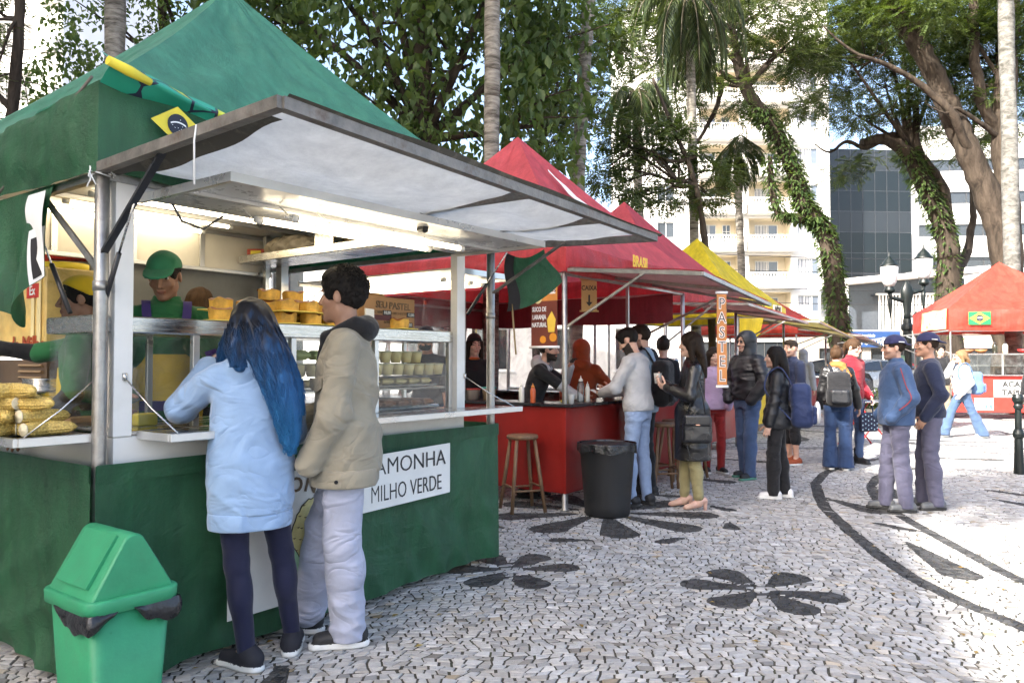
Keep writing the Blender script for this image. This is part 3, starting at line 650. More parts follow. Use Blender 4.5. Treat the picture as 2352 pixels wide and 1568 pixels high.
for i in range(26):
    u, v = (i % 5) / 4 - .5, (i // 5) / 5 - .5
    x, z = u * .12 + .008 * (i % 2), v * .28; t = -.30; xx = .985 + x * math.cos(t) - z * math.sin(t); zz = .515 + x * math.sin(t) + z * math.cos(t)
    b.poly([(xx - .012, -.1142, zz), (xx, -.1142, zz - .007), (xx + .012, -.1142, zz)], .0008, n=(0, -1, 0))
b.build('kernel_print', m_brown, po)
# hanging corner flap with its hook-and-loop edge
fl = empty('side_flap', parent=st1)
def flp(u, v):
    y = lerp(1.25, .36, u) + .02 * v - .28 * max(0, v - .45) * (1 - u) * 0
    bot = lerp(1.98, 1.95, u)
    y = lerp(lerp(1.35, .37, u), lerp(.80, .50, u), min(1, v * 1.15) ** .8)
    z = lerp(2.20, lerp(1.66, 1.80, u) - .16 * math.exp(-((u - .45) / .3) ** 2), v)
    x = -.035 - .05 * math.sin(u * 9 + v * 2) * v - .03 * v
    return Vector((x, y, z))
MB().sheet(flp, 26, 26).build('flap_sheet', m_green, fl)
def edge_strip(u0, u1, mat, off, nm, v0=.3, v1=1.0): MB().sheet(lambda u, v: flp(lerp(u0, u1, u), lerp(v0, v1, v)) + Vector((-off, -.004, 0)), 3, 24).build(nm, mat, fl)
edge_strip(.84, 1.0, m_wtext, .006, 'flap_edge', .45); edge_strip(.88, .97, M('velcro_black', (.03, .028, .03), rough=.95), .010, 'velcro_strip', .55, .97)
MB().sheet(lambda u, v: Vector((-.06 - .01 * math.sin(v * 5), lerp(.58, .40, u) + .03 * v, lerp(2.17, 1.98, v) - .10 * v * u * 2)), 6, 10).build('torn_lining', m_wtext, fl)
# small green flap at the far post
def fl2(u, v): return Vector((L1 + .05 + .22 * v * u + .06 * u, lerp(-.10, -.38, u) + .02 * math.sin(v * 6), lerp(2.16 + .02 * u, 1.75 - .0 * u + .22 * u, v) - .05 * math.sin(u * 3)))
MB().sheet(fl2, 14, 14).build('side_flap_far', m_green, st1); MB().sheet(lambda u, v: fl2(u * .22, v) + Vector((-.01, -.01, 0)), 3, 12).build('flap_edge', M('velcro_black'), st1)
MB().sheet(lambda u, v: Vector((L1 + .045 + .02 * u + .02 * v, -.16 - .02 * v + .03 * u, lerp(1.80, 1.45, v))), 3, 8).build('loose_strap', M('tan_strap', (.4, .31, .18), rough=.8), st1)
# ---------------------------------------------------------------- rolled yellow and green flag tied over the near corner
b = MB()
def flagstrip(u, v):
    x = lerp(-.04, .66, u); k = 1 - .35 * u
    y, z = (lerp(-.05, -.17, v / .45), lerp(2.70, 2.625, v / .45)) if v < .45 else (lerp(-.17, -.05, (v - .45) / .55), lerp(2.625, 2.57, (v - .45) / .55))
    return A0 + E1 * x + E2 * (y * k) + Vector((0, 0, 2.56 + (z - 2.56) * k - .075 * u + .012 * wob(u * 9, v * 3, 2)))
m_flag = None
def M_flag():
    m, nt, bs, out = new_mat('flag_cloth'); N = nt.nodes; L = nt.links
    g = N.new('ShaderNodeTexCoord'); v = N.new('ShaderNodeTexVoronoi'); v.inputs['Scale'].default_value = 5.2; L.new(g.outputs['Object'], v.inputs['Vector'])
    e = N.new('ShaderNodeTexVoronoi'); e.feature = 'DISTANCE_TO_EDGE'; e.inputs['Scale'].default_value = 5.2; L.new(g.outputs['Object'], e.inputs['Vector'])
    sp = N.new('ShaderNodeSeparateColor'); L.new(v.outputs['Color'], sp.inputs[0])
    cr = N.new('ShaderNodeValToRGB'); cr.color_ramp.interpolation = 'CONSTANT'; cr.color_ramp.elements[0].color = (.02, .32, .20, 1); cr.color_ramp.elements[1].position = .5; cr.color_ramp.elements[1].color = (.62, .66, .05, 1)
    L.new(sp.outputs[0], cr.inputs[0])
    lt = N.new('ShaderNodeMath'); lt.operation = 'LESS_THAN'; lt.inputs[1].default_value = .035; L.new(e.outputs['Distance'], lt.inputs[0])
    mm = N.new('ShaderNodeMix'); mm.data_type = 'RGBA'; L.new(lt.outputs[0], mm.inputs[0]); L.new(cr.outputs[0], mm.inputs[6]); mm.inputs[7].default_value = (.015, .015, .04, 1)
    L.new(mm.outputs[2], bs.inputs['Base Color']); bs.inputs['Roughness'].default_value = .5
    return m
b.sheet(flagstrip, 30, 10)
fo = b.build('flag', M_flag()); tag(fo, 'yellow and green flag draped over the near corner of the green canopy', 'flag')
MB().tube([flagstrip(-.03, .5), flagstrip(.10, .5), flagstrip(.24, .52)], [.020, .024, .016], n=8).build('flag_roll', M('flag_yellow'), fo)
MB().tube([A0 + Vector((0, 0, 2.60)) + E2 * (t * .9) - E1 * .05 + Vector((0, 0, -.35 * t)) for t in (0, .35, .7, 1.1, 1.6)], .007, n=6).build('tie_rope', M('grey_rope', (.16, .14, .12), rough=.9), fo)
# ---------------------------------------------------------------- the other stalls of the row
def loc_fn(O, ang):
    e1 = Vector((math.cos(ang), math.sin(ang), 0)); e2 = Vector((-math.sin(ang), math.cos(ang), 0)); O = Vector(O)
    return lambda x, y, z=0.0: O + e1 * x + e2 * y + Vector((0, 0, z))
def tent_stall(name, label, O, ang, L, D, roof, valance, za, zv=(2.24, 2.54), aw=None, counter=None, apex=None, seed=1.0, n=18, cz=1.0, sides=(0, 1, 3), awmat=None, awz=(2.20, 2.10, 2.0), awL=None, sag=.07):
    st = empty(name, O, ang, label, 'market stall', 'food stalls')
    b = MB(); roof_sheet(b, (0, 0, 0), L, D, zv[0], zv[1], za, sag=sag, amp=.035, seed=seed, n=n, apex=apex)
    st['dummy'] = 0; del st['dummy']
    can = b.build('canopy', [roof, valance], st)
    for (x, y) in ((0, 0), (L, 0), (0, D), (L, D)): MB().tube([(x, y, 0), (x, y, 1.2), (x, y, zv[0] + .05)], .026, n=12).build('post', m_galv, st)
    for p, q in (((0, 0), (L, 0)), ((0, 0), (0, D)), ((L, 0), (L, D)), ((0, D), (L, D))): MB().bar((*p, zv[0] - .01), (*q, zv[0] - .01), .03, .03).build('eaves_rail', m_galv, st)
    if aw:
        a = empty('awning', parent=st); AL = awL or L
        P = lambda x, d: Vector((x, -d, awz[0] + (d / aw) * ((awz[1] - awz[0]) + (awz[2] - awz[1]) * x / AL)))
        for p, q in ((P(0, 0), P(0, aw)), (P(0, aw), P(AL, aw)), (P(AL, aw), P(AL, 0)), (P(AL * .5, 0), P(AL * .5, aw))): MB().bar(p, q, .032, .032).build('frame_bar', m_galv, a)
        f = lambda u, v: P(AL * u, aw * v) + Vector((0, 0, .024 - .03 * math.sin(PI * v) * math.sin(PI * ((u * 2) % 1)) + .01 * wob(u * 9, v * 8, seed)))
        MB().sheet(f, 24, 16).build('awning_lining', m_wtarp, a); MB().sheet(lambda u, v: f(u, v) + Vector((0, 0, .010)), 24, 16).build('awning_cover', awmat or roof, a)
        MB().bar((0, -.01, awz[0] - .55), P(0, aw * .62), .022, .022).build('support_strut', m_galv, a); MB().bar((AL, -.01, awz[0] - .55), P(AL, aw * .62), .022, .022).build('support_strut', m_galv, a)
    if counter:
        cp, ct = counter
        for k in sides:
            lo, hi = {0: ((.03, -.02, .16), (L - .03, .02, cz - .03)), 1: ((L - .02, .02, .16), (L + .02, D - .05, cz - .03)), 3: ((-.02, .02, .16), (.02, D - .05, cz - .03))}[k]
            lo = Vector(lo); hi = Vector(hi); MB().box((lo + hi) / 2, hi - lo, bev=.004).build('counter_panel', cp, st)
            lo, hi = {0: ((-.05, -.10, cz - .03), (L + .05, .35, cz)), 1: ((L - .35, .351, cz - .03), (L + .05, D, cz)), 3: ((-.05, .351, cz - .03), (.35, D, cz))}[k]
            lo = Vector(lo); hi = Vector(hi); MB().box((lo + hi) / 2, hi - lo, bev=.006).build('counter_top', ct, st)
    return st, can
# red stall with the plastic curtains
A2 = Vector((.498, 7.26, 0)); L2, D2 = 2.68, 3.05
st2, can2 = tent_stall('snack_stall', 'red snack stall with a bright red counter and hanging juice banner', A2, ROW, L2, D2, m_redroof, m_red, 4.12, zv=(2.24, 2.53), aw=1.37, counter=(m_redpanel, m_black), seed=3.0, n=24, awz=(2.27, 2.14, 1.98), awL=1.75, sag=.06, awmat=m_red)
loc2 = loc_fn(A2, ROW)
text('lettering', 'BRASIL', .17, m_ytext, (1.32, -.13, 2.455), (1, 0, -.03), (0, 0, 1), can2, sx=.75, bold=.006)
MB().bar((.30, .28, .98), (L2 - .3, .28, .98), .02, .02)
for p in ((0, 0), (L2, 0), (0, D2), (L2, D2)): MB().lathe([(.045, 0), (.045, .012), (.03, .02), (.03, .16)], (p[0], p[1], 0), n=12).build('foot_plate', m_galv, st2)
MB().box((.0, .0, .58), (.055, .055, .84), bev=.004).build('corner_trim', m_redpanel, st2)
cur = empty('plastic_curtain', parent=st2)
def curtain(p, q, z0, z1, seed, nm='curtain_sheet'):
    p = Vector(p); q = Vector(q); n_ = (q - p).cross(Vector((0, 0, 1))).normalized()
    MB().sheet(lambda u, v: lerp(p, q, u) + n_ * (.035 * wob(u * 12, v * 2, seed) + .012 * math.sin(u * 60 + v * 3)) + Vector((0, 0, lerp(z1, z0, v))), 50, 14).build(nm, m_plastic, cur)
curtain((0, D2 - .03, 0), (L2, D2 - .03, 0), .4, 2.18, 1.0); curtain((L2 - .03, .5, 0), (L2 - .03, D2, 0), .6, 2.18, 4.0); curtain((.03, 1.3, 0), (.03, D2, 0), .6, 2.18, 6.0)
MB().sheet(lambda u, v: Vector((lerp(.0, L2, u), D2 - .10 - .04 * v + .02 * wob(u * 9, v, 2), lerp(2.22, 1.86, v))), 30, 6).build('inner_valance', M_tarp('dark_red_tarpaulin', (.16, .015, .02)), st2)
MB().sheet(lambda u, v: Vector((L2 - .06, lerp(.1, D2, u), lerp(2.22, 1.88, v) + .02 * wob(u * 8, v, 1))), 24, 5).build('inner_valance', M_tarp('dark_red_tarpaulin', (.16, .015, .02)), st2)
MB().sheet(lambda u, v: Vector((lerp(-.35, -.05, v) - .0, lerp(.3, D2, u), lerp(2.10, 2.22, v) + .02 * wob(u * 7, v, 3))), 24, 5).build('side_awning', m_red, st2)
for x in (.5, 1.2, 1.9): MB().box((x, D2 - .13, 2.14), (.05, .02, .10), bev=.005).build('tape_patch', M('orange_tape', (.55, .14, .03), rough=.5), st2)
MB().bar((.06, D2 - .14, 2.12), (L2 - .06, D2 - .14, 2.12), .03, .03).build('inner_rail', m_galv, st2)
MB().bar((.06, 1.3, .0), (.06, 1.3, 2.2), .035, .035).build('inner_post', m_galv, st2)
MB().bar((1.35, .05, 1.0), (1.35, .05, 2.22), .03, .03).build('inner_post', m_galv, st2)
b = MB()   # pale map of stains printed on the roof
o = b.poly([(1.60, .32, 2.98), (1.72, .36, 3.06), (1.80, .34, 2.96), (1.95, .26, 2.86), (1.98, .18, 2.78), (1.86, .22, 2.80), (1.76, .24, 2.84), (1.70, .28, 2.88)], .003, n=(0, -.77, .63)); 
def roof_pt(L, D, z1, za, u, v, off):
    e = lerp(Vector((-.04, -.04, z1)), Vector((L + .04, -.04, z1)), u) + Vector((0, 0, -.05 * math.sin(PI * u))); r = lerp(e, Vector((L / 2, D / 2, za)), v)
    r += Vector((0, 0, -.06 * math.sin(PI * v) * (.55 + .45 * math.sin(PI * u)))); return r + Vector((0, -.7, .7)) * off
ps = [(.40, .70), (.44, .72), (.47, .66), (.55, .60), (.56, .52), (.66, .42), (.72, .34), (.66, .33), (.58, .42), (.50, .46), (.44, .52), (.46, .60)]
MB().poly([roof_pt(L2, D2, 2.53, 4.12, u, v, .045) for u, v in ps], .002).build('white_patch', m_paper, can2)
# second red tent, yellow tent, scarlet tent, and the tent across the square
st3, can3 = tent_stall('pastry_stall', 'crimson tent stall standing between the juice stall and the yellow tent', (2.11, 10.57, 0), ROW, 2.7, 2.7, m_crimson, m_red, 4.0, aw=1.15, counter=(m_redpanel, m_steel), seed=5.0, awz=(2.2, 2.14, 2.0), awmat=m_red)
st4, can4 = tent_stall('mexican_stall', 'yellow tent stall with yellow counter and drooping yellow awning', (4.23, 14.37, 0), ROW, 2.75, 2.75, m_yellow, m_yellow, 4.02, aw=1.45, counter=(m_yellowpanel, m_steel), seed=8.0, awz=(2.22, 2.10, 1.85), awmat=m_yellow)
text('lettering', 'M\u00c9XI', .26, m_ktext, (1.95, -.135, 2.42), (1, 0, 0), (0, 0, 1), can4, sx=.6, bold=.01)
MB().box((1.95, -.125, 2.41), (.55, .006, .30)).build('name_sign', m_paper, can4)
brazil_flag(can4, (1.0, -.13, 2.42), (1, 0, 0), (0, 0, 1), .26, .22)
MB().sheet(lambda u, v: Vector((L2 * .0 - .05 - .2 * u * v, lerp(-.05, -.5, u), lerp(2.2, 1.55 + .35 * u, v))), 10, 10).build('side_flap', m_yellow, st4)
st5, can5 = tent_stall('far_red_stall', 'scarlet tent stall last in the row, low awning beside the ivy-clad trunk', (7.0, 18.9, 0), ROW, 2.7, 2.7, m_orange, m_orange, 3.30, aw=1.5, counter=(m_redpanel, m_steel), seed=11.0, zv=(2.1, 2.35), awz=(2.2, 2.0, 1.75), awmat=m_orange)
ABAH = math.atan2(-.20, .98)
OB = Vector((10.85, 19.0, 0)); LB, DB = 3.3, 2.8
st6, can6 = tent_stall('bahia_stall', 'scarlet tent stall across the square with glass counter, flag and white name sign', OB, ABAH, LB, DB, m_orange, m_orange, 4.0, zv=(2.16, 2.72), aw=None, counter=(M('bright_red_panel', (.62, .03, .02), rough=.4, var=.1, dirt=.15), m_steel), seed=13.0, cz=1.08, n=22)
locB = loc_fn(OB, ABAH)
bs_ = MB().box((2.15, -.125, 2.48), (1.05, .006, .27)).build('name_sign', m_paper, can6); text('lettering', 'BAHIA', .27, m_ktext, (2.15, -.132, 2.475), (1, 0, 0), (0, 0, 1), bs_, bold=.012)
brazil_flag(can6, (.62, -.125, 2.46), (1, 0, 0), (0, 0, 1), .50, .32)
s_ = MB().box((1.52, -.028, .74), (1.15, .006, .42)).build('menu_sign', m_paper, st6); text('lettering', 'ACARAJ\u00c9', .19, m_ktext, (1.52, -.034, .84), (1, 0, 0), (0, 0, 1), s_, bold=.009); text('lettering', 'TAPIOCA', .19, m_ktext, (1.52, -.034, .64), (1, 0, 0), (0, 0, 1), s_, bold=.009)
s_ = MB().box((.72, -.028, .36), (.42, .006, .30)).build('payment_sign', m_paper, st6); text('lettering', 'IO', .12, M('red_ink', (.5, .03, .02)), (.80, -.034, .43), (1, 0, 0), (0, 0, 1), s_)
MB().box((.82, -.033, .29), (.16, .004, .12)).build('blue_square', M('blue_ink', (.08, .3, .65)), s_); text('lettering', 'A', .12, m_wtext, (.82, -.038, .285), (1, 0, 0), (0, 0, 1), s_)
MB().sheet(lambda u, v: Vector((-.075 - .02 * v, lerp(0.0, 1.9, u), lerp(2.70, 2.22, v) + .02 * wob(u * 7, v, 1))), 16, 6).build('cream_banner', M('cream_print', (.68, .55, .30), rough=.6, var=.35, vs=5, dirt=.4, dirtcol=(.55, .2, .1)), can6)
MB().sheet(lambda u, v: Vector((lerp(-.02, -2.1, v), lerp(.0, 2.5, u), lerp(2.18, 1.93, v) - .03 * math.sin(PI * u))), 14, 10).build('side_awning', M('dark_awning_sheet', (.09, .085, .08), rough=.6), st6)
for y in (.0, 1.25, 2.5): MB().bar((-.02, y, 2.17), (-2.12, y, 1.92), .03, .03).build('frame_bar', m_galv, st6); MB().bar((0, y, 1.6), (-1.0, y, 2.03), .02, .02).build('support_strut', m_alu, st6)
bc = empty('display_case', parent=st6)
MB().box((1.65, .18, 1.58), (3.2, .42, .04), bev=.005).build('case_top', m_steel, bc); MB().box((1.65, .18, 1.30), (3.1, .36, .012)).build('case_shelf', m_steel, bc)
for x in (.06, 1.15, 2.2, 3.24): MB().box((x, -.01, 1.33), (.03, .03, .50)).build('case_upright', m_alu, bc)
for x0, x1 in ((.08, 1.13), (1.17, 2.18), (2.22, 3.22)): MB().box(((x0 + x1) / 2, -.012, 1.33), (x1 - x0, .005, .46)).build('glass_pane', m_glass, bc)
# ================================================================ buildings round the square
m_render_w = M('white_render', (.72, .70, .665), rough=.8, var=.06, vs=.6, dirt=.15, dirtcol=(.5, .46, .4), bump=.1, bs=30)
m_render_c = M('cream_render', (.64, .57, .44), rough=.8, var=.06, vs=.8, dirt=.12, dirtcol=(.45, .36, .24))
m_render_shade = M('shaded_render', (.60, .61, .65), rough=.8, var=.05, vs=.6, dirt=.15, dirtcol=(.45, .44, .44))  # bluish tone: shade of the side wall put into the colour
m_wframe = M('window_frame_white', (.68, .68, .66), rough=.5)
m_wdark = M('window_frame_dark', (.07, .07, .07), rough=.5)
m_curtain = M('net_curtain', (.42, .43, .45), rough=.9, var=.25, vs=3, stretch=(6, 6, .3))
m_stone_d = M('dark_stone', (.10, .10, .105), rough=.6)
def M_pane(name, col, rough=.05, spec=.9, coat=.6):
    if name in _M: return _M[name]
    m, nt, b, out = new_mat(name); N = nt.nodes; L = nt.links
    b.inputs['Base Color'].default_value = (*col, 1); b.inputs['Roughness'].default_value = rough; b.inputs['Specular IOR Level'].default_value = spec; b.inputs['Coat Weight'].default_value = coat; b.inputs['Coat Roughness'].default_value = .02
    tc = N.new('ShaderNodeTexCoord'); n = N.new('ShaderNodeTexNoise'); n.inputs['Scale'].default_value = .5; L.new(tc.outputs['Object'], n.inputs['Vector'])
    bp = N.new('ShaderNodeBump'); bp.inputs['Strength'].default_value = .06; bp.inputs['Distance'].default_value = .3; L.new(n.outputs['Fac'], bp.inputs['Height']); L.new(bp.outputs[0], b.inputs['Normal'])
    _M[name] = m
    return m
m_pane = M_pane('window_glass', (.10, .12, .15)); m_paned = M_pane('dark_window_glass', (.03, .035, .04))
def wall_holes(w, h, holes, depth, mb, m=0, y=0.0):
    """a wall face from (0, y, 0) to (w, y, h) with openings that have reveals"""
    xs = sorted({0, w, *[a for q in holes for a in q[:2]]}); zs = sorted({0, h, *[a for q in holes for a in q[2:4]]})
    for i in range(len(xs) - 1):
        for k in range(len(zs) - 1):
            cx, cz = (xs[i] + xs[i + 1]) / 2, (zs[k] + zs[k + 1]) / 2
            if any(q[0] < cx < q[1] and q[2] < cz < q[3] for q in holes): continue
            mb.poly([(xs[i], y, zs[k]), (xs[i + 1], y, zs[k]), (xs[i + 1], y, zs[k + 1]), (xs[i], y, zs[k + 1])], None, m)
    for (a, b, c, d) in [q[:4] for q in holes]:
        for P in ([(a, y, c), (b, y, c), (b, y + depth, c), (a, y + depth, c)], [(a, y + depth, d), (b, y + depth, d), (b, y, d), (a, y, d)], [(a, y, d), (a, y, c), (a, y + depth, c), (a, y + depth, d)], [(b, y, c), (b, y, d), (b, y + depth, d), (b, y + depth, c)]):
            mb.poly(P, None, m)
_win = {}
def window(parent, x0, x1, z0, z1, y, nx=2, nz=1, fm=None, curtain=True, sill=True, grille=False):
    key = (round(x1 - x0, 2), round(z1 - z0, 2), nx, nz, (fm or m_wframe).name, curtain, sill, grille)
    w, h = x1 - x0, z1 - z0
    if key not in _win:
        f = MB(); t = .06
        for a, b, c, d in ((0, w, 0, t), (0, w, h - t, h), (0, t, t, h - t), (w - t, w, t, h - t)): f.box(((a + b) / 2, 0, (c + d) / 2), (b - a, .07, d - c))
        for i in range(1, nx): f.box((w * i / nx, .002, h / 2), (.045, .06, h - 2 * t))
        for i in range(1, nz): f.box((w / 2, .004, h * i / nz), (w - 2 * t, .05, .045))
        if grille:
            for i in range(1, 9): f.box((w * i / 9, -.06, h / 2), (.015, .015, h))
        wo = f.build('window', fm or m_wframe)
        MB().box((w / 2, .03, h / 2), (w - .04, .012, h - .04)).build('pane', m_pane if curtain else m_paned, wo)
        if curtain:
            k = int(w * 14)
            MB().sheet(lambda u, v: Vector((.05 + u * (w - .1) * .62, .018 + .008 * math.sin(u * k), .05 + v * (h - .1))), k, 2).build('curtain', m_curtain, wo)
        if sill: MB().box((w / 2, -.12, -.05), (w + .25, .28, .08), bev=.01).build('sill', m_wframe, wo)
        _win[key] = wo; o = wo
    else: o = copy_tree(_win[key])
    o.parent = parent; o.location = (x0, y, z0); o.rotation_euler = (0, 0, 0)
    return o
def shell(mb, w, d, h, m=0, front=False):
    """side, rear walls and roof"""
    if front: mb.poly([(0, 0, 0), (w, 0, 0), (w, 0, h), (0, 0, h)], None, m)
    mb.poly([(w, 0, 0), (w, d, 0), (w, d, h), (w, 0, h)], None, m); mb.poly([(0, d, 0), (0, 0, 0), (0, 0, h), (0, d, h)], None, m)
    mb.poly([(w, d, 0), (0, d, 0), (0, d, h), (w, d, h)], None, m); mb.poly([(0, 0, h), (w, 0, h), (w, d, h), (0, d, h)], None, m)
# ---- cream and white apartment house with balconies
bA = empty('apartment_house', (9.6, 62, 0), 0, 'white apartment house with stacked balustrade balconies and curtained windows', 'building')
HA = 31.0; WA = 16.2; floors = [1.4 + 3 * k for k in range(1, 9)]
holes = []; cols_l = [(5.6, 8.9), (9.6, 13.0)]
for zf in floors:
    holes += [(a, b, zf + .02, zf + 2.62) for a, b in cols_l] + [(13.55, 15.3, zf + 1.0, zf + 2.36), (2.2, 3.6, zf + 1.0, zf + 2.3)]
holes.append((9.8, 12.9, .1, 3.0)); holes.append((13.6, 15.6, .1, 3.0)); holes.append((5.4, 9.0, .1, 3.0))
b = MB(); wall_holes(WA, HA, holes, .22, b); shell(b, WA, 12, HA); b.build('wall', m_render_w, bA)
b = MB()
for zf in floors: b.box((WA / 2, -.03, zf - .28), (WA, .06, .10))
b.box((WA / 2, -.25, HA + .1), (WA + .5, .6, .3)); b.box((WA / 2, -.12, 3.55), (WA + .2, .30, .22)); b.build('cornice', m_render_w, bA)
_bal = {}
def balcony(w):
    r = empty('balcony')
    MB().box((w / 2, -.45, .06), (w + .5, 1.0, .16), bev=.02).build('balcony_slab', m_render_w, r)
    b = MB(); b.box((w / 2, -.90, .42), (w + .5, .12, .60)); b.box((-.19, -.44, .42), (.12, .8, .60)); b.box((w + .19, -.44, .42), (.12, .8, .60)); b.build('parapet', m_render_w, r)
    b = MB(); b.box((w / 2, -.90, 1.22), (w + .56, .18, .10)); b.box((-.19, -.44, 1.22), (.16, .75, .10)); b.box((w + .19, -.44, 1.22), (.16, .75, .10)); 
    for x in (-.17, w + .17): b.box((x, -.90, .95), (.22, .14, .46))
    b.build('handrail', m_render_w, r)
    b = MB(); n = int(w / .22)
    for i in range(n): b.lathe([(.035, 0), (.035, .04), (.065, .12), (.07, .18), (.04, .28), (.03, .38), (.05, .45)], ((i + .5) * w / n, -.90, .72), n=8)
    o = b.build('balusters', m_render_w, r); o['kind'] = 'stuff'
    return r
balp = balcony(3.4)
for i, (a, c) in enumerate(cols_l):
    for j, zf in enumerate(floors):
        w = c - a
        lo = MB()
        lo.poly([(a, 1.4, zf), (c, 1.4, zf), (c, 1.4, zf + 2.62), (a, 1.4, zf + 2.62)]); lo.poly([(a, .22, zf), (a, 1.4, zf), (a, 1.4, zf + 2.62), (a, .22, zf + 2.62)]); lo.poly([(c, 1.4, zf), (c, .22, zf), (c, .22, zf + 2.62), (c, 1.4, zf + 2.62)])
        lo.poly([(a, .22, zf + 2.62), (a, 1.4, zf + 2.62), (c, 1.4, zf + 2.62), (c, .22, zf + 2.62)]); lo.poly([(a, .22, zf + .01), (c, .22, zf + .01), (c, 1.4, zf + .01), (a, 1.4, zf + .01)])
        lo.build('loggia', m_render_c, bA)
        if j < 7:
            window(bA, a + (.9 if i else .4), a + (2.8 if i else 1.7), zf + (.95 if i else .9), zf + 2.3, 1.36, 2 if i else 2, 1, m_wframe, True, True)
            if not i: window(bA, a + 2.2, a + 2.9, zf + .6, zf + 2.3, 1.36, 2, 3, m_wframe, False, False)
        o = balp if (i == 0 and j == 0) else copy_tree(balp)
        o.parent = bA; o.location = (a - .02 if w > 3.35 else a, 0, zf - .15); o.scale = (w / 3.4, 1, 1)
for zf in floors:
    window(bA, 13.55, 15.3, zf + 1.0, zf + 2.36, .16, 3, 1, m_wframe, True, True); window(bA, 2.2, 3.6, zf + 1.0, zf + 2.3, .16, 2, 1, m_wframe, False, True)
for (a, c) in ((9.8, 12.9), (13.6, 15.6), (5.4, 9.0)): window(bA, a, c, .1, 3.0, .15, 3, 2, m_wdark, False, False)
MB().box((14.4, -.10, 2.55), (1.9, .12, .5), bev=.01).build('shop_fascia', M('tan_stone', (.42, .34, .24), rough=.7), bA)
# ---- dark glass office
bG = empty('glass_office', (27.2, 66, 0), R(4), 'dark mirror glass office tower beside the white apartment house', 'building')
WG, HG = 7.6, 19.8
b = MB(); b.box((WG / 2, 6.1, HG / 2), (WG, 11.9, HG)); b.build('core', M('office_core', (.04, .042, .046), rough=.5), bG)
nx_, nz_ = 7, 11; pw, ph = WG / nx_, HG / nz_; m_mirror = M_pane('mirror_glass', (.010, .014, .016), .02, .45, 0); m_spandrel = M_pane('spandrel_glass', (.022, .026, .030), .12, .45, 0)
pan = {}
for k in range(nz_):
    for i in range(nx_):
        mt = m_spandrel if k % 3 == 1 else m_mirror
        if mt.name not in pan:
            o = MB().box((0, 0, 0), (pw - .05, .04, ph - .05)).build('glass_panel', mt, bG); pan[mt.name] = o
        else:
            o = pan[mt.name].copy(); C.objects.link(o); o.parent = bG
        o.location = ((i + .5) * pw, .10, (k + .5) * ph); o.rotation_euler = (R((hsh('gp', i, k) - .5) * 1.0), 0, R((hsh('gq', i, k) - .5) * 1.0))
b = MB()
for i in range(nx_ + 1): b.box((i * pw, .10, HG / 2), (.045, .08, HG))
for k in range(nz_ + 1): b.box((WG / 2, .105, k * ph), (WG, .07, .045))
b.build('mullion_grid', M('dark_mullion', (.09, .095, .10), rough=.4, metal=.6), bG)
# ---- low slatted pavilion
bP = empty('slatted_pavilion', (21.6, 50, 0), R(-3), 'low glass pavilion with white vertical slats and white canopy', 'building')
b = MB(); b.box((4.0, 2.5, 3.4), (7.6, 4.6, 6.8)); b.build('core', M('smoked_glass', (.06, .07, .085), rough=.15, spec=.8), bP)
b = MB(); b.poly([(-.6, -1.4, 6.3), (8.6, -1.4, 7.1), (8.6, 4, 7.1), (-.6, 4, 6.3)], .35); b.build('canopy_roof', m_render_w, bP)
o = None
for i in range(30):
    x = 2.2 + i * .21
    if o is None: o = MB().box((0, -.25, 3.2), (.07, .16, 5.0)).build('slat', m_render_w, bP); o.location = (x, 0, 0)
    else: q = o.copy(); C.objects.link(q); q.parent = bP; q.location = (x, 0, 0)
b = MB(); b.box((5.2, -.2, 5.75), (6.4, .2, .12)); b.box((5.2, -.2, 3.3), (6.4, .12, .10)); b.build('slat_rail', m_render_w, bP)
for i in range(2): MB().box((-.2 + i * 8.2, -1.1, 3.2), (.18, .18, 6.4)).build('column', m_render_w, bP)
# ---- shop under the blue sign
bS = empty('shop_building', (17.6, 46, 0), 0, 'single storey dark shop front with blue university sign', 'building')
b = MB(); wall_holes(12.5, 3.3, [(.8, 3.4, .1, 2.2), (3.9, 7.0, .1, 2.2), (7.5, 11.8, .1, 2.2)], .2, b); shell(b, 12.5, 3.5, 3.3); b.build('wall', M('tan_wall', (.36, .31, .25), rough=.8), bS)
for a, c in ((.8, 3.4), (3.9, 7.0), (7.5, 11.8)): window(bS, a, c, .1, 2.2, .15, 3, 1, m_wdark, False, False)
sg = MB().box((3.6, -.16, 2.72), (3.9, .12, .95), bev=.01).build('sign_board', M('navy_sign', (.02, .055, .16), rough=.4), bS)
text('lettering', 'POSITIVO', .46, m_wtext, (4.0, -.225, 2.55), (1, 0, 0), (0, 0, 1), sg, sx=.8); text('lettering', 'Universidade', .24, m_wtext, (3.55, -.225, 2.95), (1, 0, 0), (0, 0, 1), sg, sx=.8)
b = MB()
for a in (90, 162, 234, 306, 18): b.bar((2.05, -.225, 2.72), (2.05 + .3 * math.cos(R(a)), -.225, 2.72 + .3 * math.sin(R(a))), .06, .01)
b.build('star_logo', m_wtext, sg)
# ---- white tower at the far right
bT = empty('white_tower', (41.5, 80, 0), R(-6), 'white office block with ribbon windows behind the trees at far right', 'building')
holes = [(1.0, 15.5, z, z + 1.25) for z in (4.2, 7.6, 11.0, 14.4, 17.8, 21.2)]
b = MB(); wall_holes(17, 26, holes, .3, b); shell(b, 17, 12, 26); b.build('wall', m_render_w, bT)
for z in (4.2, 7.6, 11.0, 14.4, 17.8, 21.2): window(bT, 1.0, 15.5, z, z + 1.25, .2, 9, 1, m_wdark, False, False)
